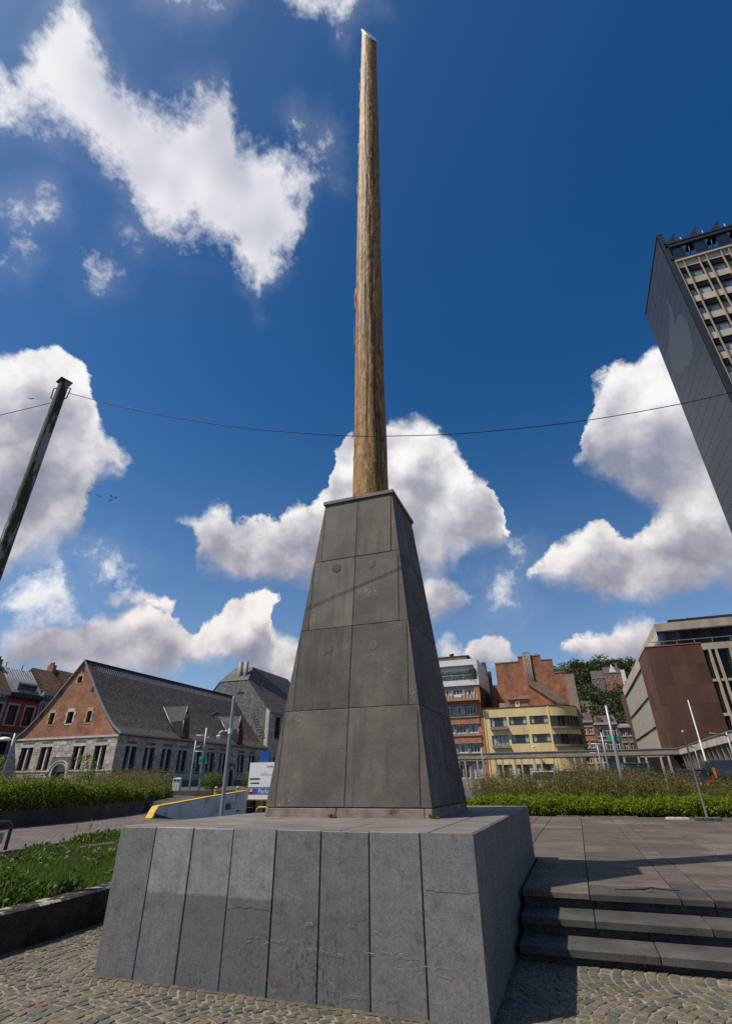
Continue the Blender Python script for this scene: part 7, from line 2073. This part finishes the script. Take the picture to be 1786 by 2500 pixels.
def bollard(x, y, z, lab):
    t = empty('bollard', (x, y, z), 0, lab, 'bollard', 'yellow bollards beside the ramp')
    MB().lathe([(.09, 0), (.09, .85), (.085, .90), (.065, .95), (.03, .975), (0, .98)], 16).build('post', M_YEL, t)
    for h in (.70, .84): MB().lathe([(.0925, h), (.0925, h + .045)], 16).build('band', M_NAVY, t)


bollard(-18.5, 22.5, .62, 'yellow bollard with blue bands nearer the tall lamp post'); bollard(-17.6, 23.3, .62, 'yellow bollard with blue bands nearer the parking board')


def lamp1():
    t = empty('camera_post', (-11.42, 12.86, .47), 0, 'tall grey steel post carrying a floodlight and a white dome camera', 'lamp post')
    MB().lathe([(.075, -.1), (.072, 1), (.062, 4.3), (.060, 4.33), (0, 4.34)], 16).build('shaft', M_GALV, t)
    l = -NX
    m2 = MB(); m2.hull([(l * .05 + Vector((0, .04, 3.36)))[:], (l * .05 + Vector((0, -.04, 3.36)))[:], (l * .05 + Vector((0, -.04, 3.50)))[:], (l * .05 + Vector((0, .04, 3.50)))[:]], [(l * .66 + Vector((0, .03, 3.50)))[:], (l * .66 + Vector((0, -.03, 3.50)))[:], (l * .66 + Vector((0, -.03, 3.58)))[:], (l * .66 + Vector((0, .03, 3.58)))[:]]); a = m2.build('arm', M_GALV, t)
    m2 = MB(); m2.bbox(-.15, .15, -.12, .12, 0, .07, .02); m2.xf(Matrix.Translation(l * .68) @ Matrix.Translation((0, 0, 3.66)) @ Matrix.Rotation(R(-18), 4, 'Y')); f = m2.build('floodlight', M_BLACKP, t)
    MB().tube([(l * .62 + Vector((0, 0, 3.56)))[:], (l * .64 + Vector((0, 0, 3.67)))[:]], .03, 6).build('knuckle', M_ZINCD, t)
    m2 = MB(); m2.tube([(l * .06 + Vector((0, 0, 3.05)))[:], (l * .3 + Vector((0, 0, 3.07)))[:], (l * .40 + Vector((0, 0, 3.02)))[:], (l * .43 + Vector((0, 0, 2.92)))[:]], .03, 8); c = m2.build('camera_bracket', M_WHITEP, t)
    c0 = l * .43; MB().lathe([(.0, 2.92), (.085, 2.91), (.09, 2.86), (.06, 2.82), (.055, 2.79), (.03, 2.765), (0, 2.76)], 14, (c0.x, c0.y, 0)).build('dome_camera', M_WHITEP, c)
    MB().lathe([(.085, 2.95), (.085, 3.15)], 12).build('clamp', M_WHITEP, t)


lamp1()


def cam_post(x, y, z0, z1, lab, r=.07, arm=None, bars=(), flag=None, cam=True):
    t = empty('camera_mast', (x, y, z0), 0, lab, 'lamp post', 'slim masts with cameras and signs'); H = z1 - z0
    MB().lathe([(r * 1.15, -.1), (r, H * .5), (r * .85, H), (0, H + .01)], 12).build('shaft', M_GALV, t)
    for zb, s, L in bars:
        MB().tube([(NX * s * .04 + Vector((0, 0, zb)))[:], (NX * s * L + Vector((0, 0, zb + .02)))[:]], .03, 5).build('bar', M_WHITEP, t)
    if arm:
        s, za, L = arm
        MB().tube([(NX * s * .05 + Vector((0, 0, za)))[:], (NX * s * L + Vector((0, 0, za + .18)))[:]], [.06, .035], 6).build('arm', M_GALV, t)
        m2 = MB(); m2.bbox(-.16, .16, -.1, .1, 0, .07, .02); c = NX * s * L; m2.build('lamp_head', M_BLACKP, t, (c.x, c.y, za + .22))
    if cam:
        MB().lathe([(.0, .0), (.11, .02), (.13, .12), (.10, .22), (.05, .28), (0, .3)], 10, (0, 0, H - .02)).build('camera', M_BLACKP, t)
    if flag:
        zf, w, h, ox, m_ = flag; c = NX * ox
        MB().box(-w / 2, w / 2, .06, .08, -h / 2, h / 2).build('banner', m_, t, (c.x, c.y, zf))
    return t


cam_post(-25.85, 30.8, 1.0, 5.65, 'grey mast with two short bars and a green banner before the hall', arm=(1, 3.85, .45), bars=((4.1, -1, .75), (2.95, -1, .7)), flag=(2.35, .72, .5, 0, M_GREENB), cam=False)
cam_post(-26.4, 30.4, 1.0, 4.72, 'shorter grey mast with a small green exit sign before the hall', .06, arm=(1, 3.2, .5), flag=(1.95, .45, .38, .05, plain('dark_green_sign', (0.02, 0.14, 0.08), .5)), cam=False)
cam_post(3.25, 28.58, .85, 5.53, 'thick pale mast with a green banner among the parked cars', .088, flag=(2.95, .56, .33, .0, M_GREENB), cam=False)
cam_post(3.2, 38.6, .85, 4.9, 'slim mast with a camera and white crossbar behind the thick pale one', .06, bars=((3.2, -1, .9), (3.2, 1, .3)))
cam_post(3.25, 50.6, .85, 4.75, 'distant slim mast with a camera near the covered walk', .06, bars=((3.1, -1, .8), (2.3, 1, .7)))
cam_post(11.68, 53.7, .85, 4.46, 'small grey lamp mast in front of the finned wing', .05, arm=(-1, 3.5, .9), cam=False)
cam_post(11.1, 38.5, .85, 4.55, 'grey lamp mast with a long arm over the black van', .06, arm=(-1, 3.5, 1.4), bars=((2.9, 1, .5),), cam=False)
cam_post(-8.9, 60.0, .85, 5.3, 'distant camera mast in front of the covered walk by the apartment block', .06, bars=((3.2, 1, .3),))
t_ = empty('flag_mast', (12.65, 55.5, .85), 0, 'tall slim white mast in front of the rusty steel block', 'mast'); MB().lathe([(.10, 0), (.09, 4.2), (.062, 4.25), (.05, 7.8), (0, 7.85)], 10).build('shaft', M_WHITEP, t_); MB().lathe([(.12, 0), (.12, .1), (0, .12)], 10).build('foot', M_ZINCD, t_)
t_ = empty('sign_pole', (4.86, 17.34, .47), 0, 'thin grey pole on a black rubber foot at the edge of the terrace', 'pole')
MB().lathe([(.036, .05), (.034, 2.72), (.048, 2.73), (.05, 2.80), (0, 2.82)], 12).build('shaft', M_GALV, t_)
for k in range(3): MB().bbox(-.13, .125, -.15, .15, 0, .11, .03).build('foot_block', M_RUBBER, t_, (-.26 + k * .26, -.04, 0))
o_ = MB().bbox(-.36, .36, -.16, .16, 0, .06, .01).build('spare_slab', M_PALE, None, (4.02, 17.85, .47)); tag(o_, 'pale loose paving slab lying by the bamboo hedge', 'slab')
t_ = empty('street_lamp', (-46.9, 30.85, .8), 0, 'old grey street lamp with a round head at the photo edge', 'street lamp')
MB().lathe([(.14, 0), (.12, 2.5), (.10, 5.2), (0, 5.22)], 12).build('shaft', M_GALV, t_); MB().tube([(0, 0, 4.55), (-.3, -.1, 4.7), (-.6, -.25, 4.72)], .06, 6).build('arm', M_GALV, t_)
MB().lathe([(0, .30), (.3, .26), (.50, .12), (.55, 0), (.45, -.03), (0, -.05)], 18, (-.75, -.3, 4.62)).build('lamp_head', M_WHITEP, t_)
t_ = empty('ticket_machine', (-26.7, 29.3, 1.0), R(20), 'white parking ticket machine with two dark slots by the camera mast', 'ticket machine')
MB().bbox(-.28, .28, -.2, .2, 0, 1.15, .04).build('case', M_WHITEP, t_); MB().box(-.2, -.03, -.215, -.201, .92, 1.04).box(.03, .2, -.215, -.201, .92, 1.04).build('slots', M_BLACKP, t_)
t_ = empty('handrail', (-37, 27, .9), 0, 'pale metal handrail in front of the hall doorway', 'railing')
MB().tube([(-4.5, -5.2, 1.36), (-2.0, -2.3, 1.36), (1.9, 2.3, 1.34), (4.0, 5.0, 1.34)], .04, 6).build('top_rail', M_ZINCD, t_)
for k in range(8):
    q = k / 7; MB().tube([(-4.5 + 8.5 * q, -5.2 + 10.2 * q, 0), (-4.5 + 8.5 * q, -5.2 + 10.2 * q, 1.33)], .025, 5).build('baluster', M_ZINCD, t_)


# ---- vehicles
M_TYRE = plain('tyre', (0.018, 0.018, 0.018), .85); M_RIM = plain('alloy', (0.42, 0.43, 0.44), .35, .8); M_TAIL = plain('tail_lamp', (0.42, 0.012, 0.012), .2); M_PLATE = plain('number_plate', (0.72, 0.70, 0.66), .5)
M_CGLASS = glass('car_glass', (0.012, 0.014, 0.017), .05, .7)


def paint(name, c):
    return plain(name, c, .32, .15, .04, 2.0, .5, .8)


def car(name, lab, x, y, rz, L, W, H, mat, style='hatch', trim=None):
    """rear at the origin, bonnet towards +Y; ground at the root"""
    t = empty(name, (x, y, .85), rz, lab, 'van' if style == 'van' else 'car', 'vehicles in the car park')
    hw = W / 2; belt = H * .60 if style != 'van' else H * .56
    def ring(yy, w, z0, z1, tuck=.06, top_in=.10):
        return [(-w + tuck, yy, z0), (-w, yy, z0 + .14), (-w, yy, (z0 + z1) * .52), (-w + top_in * .4, yy, z1 - .06), (-w + top_in, yy, z1), (w - top_in, yy, z1), (w - top_in * .4, yy, z1 - .06), (w, yy, (z0 + z1) * .52), (w, yy, z0 + .14), (w - tuck, yy, z0)]
    def loft(rs, m_, nm, par=t):
        m2 = MB(); n = len(rs[0])
        for r in rs: m2.v.extend(r)
        for i in range(len(rs) - 1):
            for j in range(n):
                m2.f.append((i * n + j, i * n + (j + 1) % n, (i + 1) * n + (j + 1) % n, (i + 1) * n + j)); m2.sm.append(True)
        m2.f.append(tuple(range(n))); m2.sm.append(False); m2.f.append(tuple(range((len(rs) - 1) * n + n - 1, (len(rs) - 1) * n - 1, -1))); m2.sm.append(False)
        o = m2.build(nm, m_, par); md = o.modifiers.new('bevel', 'BEVEL'); md.width = .02; md.segments = 2; md.limit_method = 'ANGLE'; md.angle_limit = R(40)
        return o
    if style == 'van':
        loft([ring(0.0, hw - .05, .42, H - .06), ring(.06, hw, .34, H), ring(L * .70, hw, .30, H), ring(L * .80, hw, .30, H * .93), ring(L * .88, hw - .02, .30, H * .60), ring(L * .98, hw - .06, .32, H * .50), ring(L, hw - .14, .38, H * .44)], mat, 'body')
    else:
        loft([ring(0.0, hw - .08, .46, belt - .06), ring(.08, hw - .01, .30, belt), ring(L * .25, hw, .24, belt + .02), ring(L * .60, hw, .22, belt), ring(L * .74, hw - .01, .22, belt - .05), ring(L * .95, hw - .06, .26, belt - .20), ring(L, hw - .16, .36, belt - .30)], mat, 'body')
        g0 = .10 if style == 'hatch' else .03; tb = .46 if style == 'hatch' else .20
        gl = loft([ring(g0, hw - .10, belt - .04, belt + .02, .0, .08), ring(tb, hw - .14, belt - .04, H - .05, .0, .16), ring(L * .42, hw - .12, belt - .04, H - .01, .0, .16), ring(L * .52, hw - .12, belt - .04, H - .03, .0, .16), ring(L * .70, hw - .10, belt - .06, belt + .03, .0, .08)], M_CGLASS, 'windows')
        loft([[(-hw + .26, tb - .06, H - .075), (-hw + .24, tb - .04, H - .035), (hw - .24, tb - .04, H - .035), (hw - .26, tb - .06, H - .075)], [(-hw + .26, L * .42, H - .03), (-hw + .24, L * .42, H + .006), (hw - .24, L * .42, H + .006), (hw - .26, L * .42, H - .03)], [(-hw + .26, L * .54, H - .06), (-hw + .24, L * .54, H - .02), (hw - .24, L * .54, H - .02), (hw - .26, L * .54, H - .06)]], mat, 'roof')
        for s in (-1, 1):
            MB().tube([(s * (hw - .11), g0 + .0, belt), (s * (hw - .21), tb, H - .05)], .035, 5).tube([(s * (hw - .115), L * .36, belt), (s * (hw - .20), L * .36, H - .02)], .03, 5).build('pillar', mat, t)
            MB().tube([(s * (hw - .24), tb + .1, H + .035), (s * (hw - .24), L * .48, H + .035)], .018, 5).build('roof_rail', M_BLACKP, t)
    for yy in (L * .18, L * .80):
        for s in (-1, 1):
            m2 = MB(); m2.lathe([(.20, -.11), (.31, -.11), (.335, -.08), (.335, .08), (.31, .11), (.20, .11)], 20); m2.xf(Matrix.Rotation(math.pi / 2, 4, 'Y')); w = m2.build('wheel', M_TYRE, t, (s * (hw - .10), yy, .335))
            m2 = MB(); m2.lathe([(0, .06), (.07, .07), (.20, .085), (.205, .0)], 14); m2.xf(Matrix.Rotation(s * math.pi / 2, 4, 'Y')); m2.build('rim', M_RIM, w)
    zt = belt - .14 if style != 'van' else H * .46
    for s in (-1, 1):
        MB().bbox(-.15 if style != 'van' else -.06, .15 if style != 'van' else .06, -.05, .05, -.07 if style != 'van' else -.2, .07 if style != 'van' else .2, .02).build('tail_light', M_TAIL, t, (s * (hw - .21 if style != 'van' else hw - .09), .03, zt))
    MB().box(-.26, .26, -.012, .0, -.055, .055).build('number_plate', M_PLATE, t, (0, .0, zt - .10 if style != 'van' else .55))
    MB().bbox(-hw + .08, hw - .08, -.05, .12, .30, .46, .03).build('bumper', M_BLACKP if style != 'van' else mat, t)
    if style == 'van':
        MB().box(-hw + .18, hw - .18, -.012, .01, H * .60, H * .88).build('rear_window', M_CGLASS, t)
        for s in (-1, 1): MB().box(s * hw - .006, s * hw + .006, L * .56, L * .74, H * .58, H * .86).build('side_window', M_CGLASS, t)
    return t


car('estate_car', 'silver grey estate car seen from behind nearest the pedestal', -1.15, 34.4, R(-4), 4.4, 1.78, 1.48, paint('silver_paint', (0.27, 0.28, 0.29)))
car('hatchback_car', 'black hatchback car parked beside the silver estate', .50, 34.9, R(-2), 4.2, 1.72, 1.47, paint('black_paint', (0.020, 0.020, 0.022)))
car('hatchback_car', 'dark grey car parked behind the brown weeds beside the dark people carrier', 2.35, 35.0, R(2), 4.3, 1.78, 1.50, paint('dark_grey_paint', (0.050, 0.054, 0.062)))
car('people_carrier', 'tall dark blue people carrier parked between the masts', 4.75, 36.0, R(0), 4.7, 1.86, 1.90, paint('dark_blue_paint', (0.022, 0.030, 0.050)), 'box')
car('estate_car', 'glossy black sporty car seen from behind beside the black van', 7.68, 34.0, R(-6), 4.6, 1.86, 1.46, paint('gloss_black_paint', (0.014, 0.015, 0.017)))
vn = car('delivery_van', 'black delivery van with orange markings parked at the photo edge', 8.85, 36.4, R(-86), 5.3, 1.95, 1.92, paint('van_black', (0.016, 0.016, 0.017)), 'van')
M_ORANGE = plain('orange_vinyl', (0.62, 0.17, 0.02), .4)
for nm, b in (('orange_end_patch', (.10, .24, .95, 1.5)), ('orange_side_panel', (2.6, 3.9, .95, 1.75))):
    for s in (-1, 1): MB().box(s * .975 - .012, s * .975 + .012, b[0], b[1], b[2], b[3]).build(nm, M_ORANGE, vn)
for k in range(2):
    for s in (-1, 1): MB().box(s * .975 - .011, s * .975 + .011, 1.1, 2.2, .62 + k * .12, .69 + k * .12).build('orange_line', M_ORANGE, vn)
car('hatchback_car', 'white hatchback car partly hidden behind the wild growth before the hall', -29.5, 28.3, R(60), 4.0, 1.7, 1.45, paint('white_car_paint', (0.62, 0.62, 0.62)))


# ---- a passer-by
def build_person(x, y, z, rz):
    t = empty('person', (x, y, z), rz, 'person in a white top and pink cap walking past the hall door', 'person')
    def skin(name, joints, edges, mat, sub=2):
        me = bpy.data.meshes.new(name); me.from_pydata([j[0] for j in joints], edges, []); me.materials.append(mat)
        o = link(name, me, t); sk = o.modifiers.new('skin', 'SKIN'); 
        if not me.skin_vertices: me.attributes.new('skin_vertex', 'FLOAT', 'POINT')
        for v_, j in zip(me.skin_vertices[0].data, joints): v_.radius = (j[1], j[2] if len(j) > 2 else j[1])
        me.skin_vertices[0].data[0].use_root = True
        o.modifiers.new('sub', 'SUBSURF').levels = sub; o.modifiers['sub'].render_levels = sub; sk.use_smooth_shade = True
        return o
    SK = plain('skin', (0.42, 0.24, 0.17), .55); SH = plain('white_shirt', (0.62, 0.62, 0.63), .85, var=.12); TR = plain('dark_trousers', (0.03, 0.034, 0.05), .9); CP = plain('pink_cap', (0.50, 0.16, 0.20), .8); HR = plain('brown_hair', (0.05, 0.03, 0.02), .8)
    J = [((0, 0, .92), .13, .10), ((0, 0, 1.12), .12, .09), ((0, 0, 1.36), .15, .09), ((0, .01, 1.46), .055), ((0, .02, 1.56), .075, .085), ((0, .02, 1.66), .075, .09),
         ((-.19, 0, 1.38), .045), ((-.25, .03, 1.12), .036), ((-.22, .14, .92), .028), ((.19, 0, 1.38), .045), ((.25, -.06, 1.12), .036), ((.24, -.02, .88), .028),
         ((-.09, 0, .86), .075), ((-.10, .14, .48), .052), ((-.10, .10, .09), .036), ((-.10, .22, .04), .03), ((.09, 0, .86), .075), ((.10, -.04, .47), .052), ((.10, -.24, .12), .036), ((.10, -.15, .04), .03)]
    E_ = [(0, 1), (1, 2), (2, 3), (3, 4), (4, 5), (2, 6), (6, 7), (7, 8), (2, 9), (9, 10), (10, 11), (0, 12), (12, 13), (13, 14), (14, 15), (0, 16), (16, 17), (17, 18), (18, 19)]
    skin('body', J, E_, SK)
    skin('shirt', [((0, 0, .90), .155, .12), ((0, 0, 1.12), .145, .11), ((0, 0, 1.36), .165, .105), ((-.20, 0, 1.37), .06), ((-.24, .02, 1.19), .052), ((.20, 0, 1.37), .06), ((.24, -.04, 1.19), .052)], [(0, 1), (1, 2), (2, 3), (3, 4), (2, 5), (5, 6)], SH)
    skin('trousers', [((0, 0, .92), .145, .115), ((-.09, 0, .84), .088), ((-.10, .14, .48), .066), ((-.10, .10, .10), .052), ((.09, 0, .84), .088), ((.10, -.04, .47), .066), ((.10, -.24, .13), .052)], [(0, 1), (1, 2), (2, 3), (0, 4), (4, 5), (5, 6)], TR)
    MB().lathe([(.098, 1.62), (.103, 1.66), (.09, 1.72), (.05, 1.755), (0, 1.765)], 14, (0, .015, 0)).add([(-.07, .09, 1.635), (.07, .09, 1.635), (.05, .20, 1.62), (-.05, .20, 1.62), (-.07, .09, 1.65), (.07, .09, 1.65), (.05, .20, 1.63), (-.05, .20, 1.63)], [(0, 3, 2, 1), (4, 5, 6, 7), (1, 2, 6, 5), (2, 3, 7, 6), (3, 0, 4, 7)]).build('cap', CP, t)
    MB().lathe([(.085, 1.48), (.10, 1.54), (.098, 1.63)], 12, (0, -.012, 0)).build('hair', HR, t)
    # face: nose, eyes, mouth, ears
    MB().add([(-.014, .10, 1.555), (.014, .10, 1.555), (0, .135, 1.56), (0, .105, 1.60)], [(0, 1, 2), (0, 2, 3), (1, 3, 2)]).build('nose', SK, t)
    for s in (-1, 1):
        MB().lathe([(0, .012), (.012, .006), (.012, -.006), (0, -.012)], 8, (s * .032, .098, 1.592)).build('eye', M_BLACKP, t); MB().lathe([(0, .03), (.014, .012), (.012, -.015), (0, -.03)], 8, (s * .086, .015, 1.575)).build('ear', SK, t)
    MB().box(-.022, .022, .092, .104, 1.522, 1.530).build('mouth', plain('lips', (0.30, 0.11, 0.09), .6), t)
    for s, hp in ((-1, (-.22, .15, .90)), (1, (.24, -.02, .86))):
        m2 = MB(); m2.bbox(-.018, .018, -.04, .04, -.10, 0, .008)
        for k in range(4): m2.tube([(0, -.03 + k * .02, -.09), (.004, -.03 + k * .02, -.13 - .01 * (k in (1, 2))), (.012, -.028 + k * .02, -.16 - .012 * (k in (1, 2)))], .009, 5)
        m2.tube([(0, .035, -.03), (.01, .062, -.065), (.014, .066, -.10)], .010, 5); m2.build('hand', SK, t, hp)


build_person(-33.35, 23.77, .84, R(-75))

# ---- a few distant birds
bm_ = MB()
bm_.add([(0, -.16, 0), (.05, -.02, .02), (0, .16, .02), (-.05, -.02, .02), (0, -.02, .07), (0, -.02, -.05)], [(0, 1, 4), (1, 2, 4), (2, 3, 4), (3, 0, 4), (1, 0, 5), (2, 1, 5), (3, 2, 5), (0, 3, 5)])
body_ = bm_.mesh('body', M_BLACKP)
wm = MB(); wm.add([(.03, .06, .03), (.22, .05, .12), (.46, -.04, .05), (.24, -.07, .11), (.03, -.06, .03), (.03, .06, .02), (.22, .05, .11), (.46, -.04, .045), (.24, -.07, .10), (.03, -.06, .02)], [(0, 1, 3, 4), (1, 2, 3), (9, 8, 6, 5), (8, 7, 6)])
wing_ = wm.mesh('wing', M_BLACKP)
for k, (x, y, z) in enumerate([(-46.8, 31, 31.8), (-46.1, 31.9, 31.7), (-45.3, 32.9, 32.0), (-44.9, 33.2, 31.9), (-45.3, 32.9, 31.5), (-51.4, 23.9, 41.7)]):
    t_ = empty('bird', (x, y, z), R(40 + 35 * k), 'tiny dark bird flying beside the clouds above the hall', 'bird', 'birds above the hall')
    link('body', body_, t_); link('wing', wing_, t_); link('wing', wing_, t_, sc=(-1, 1, 1))
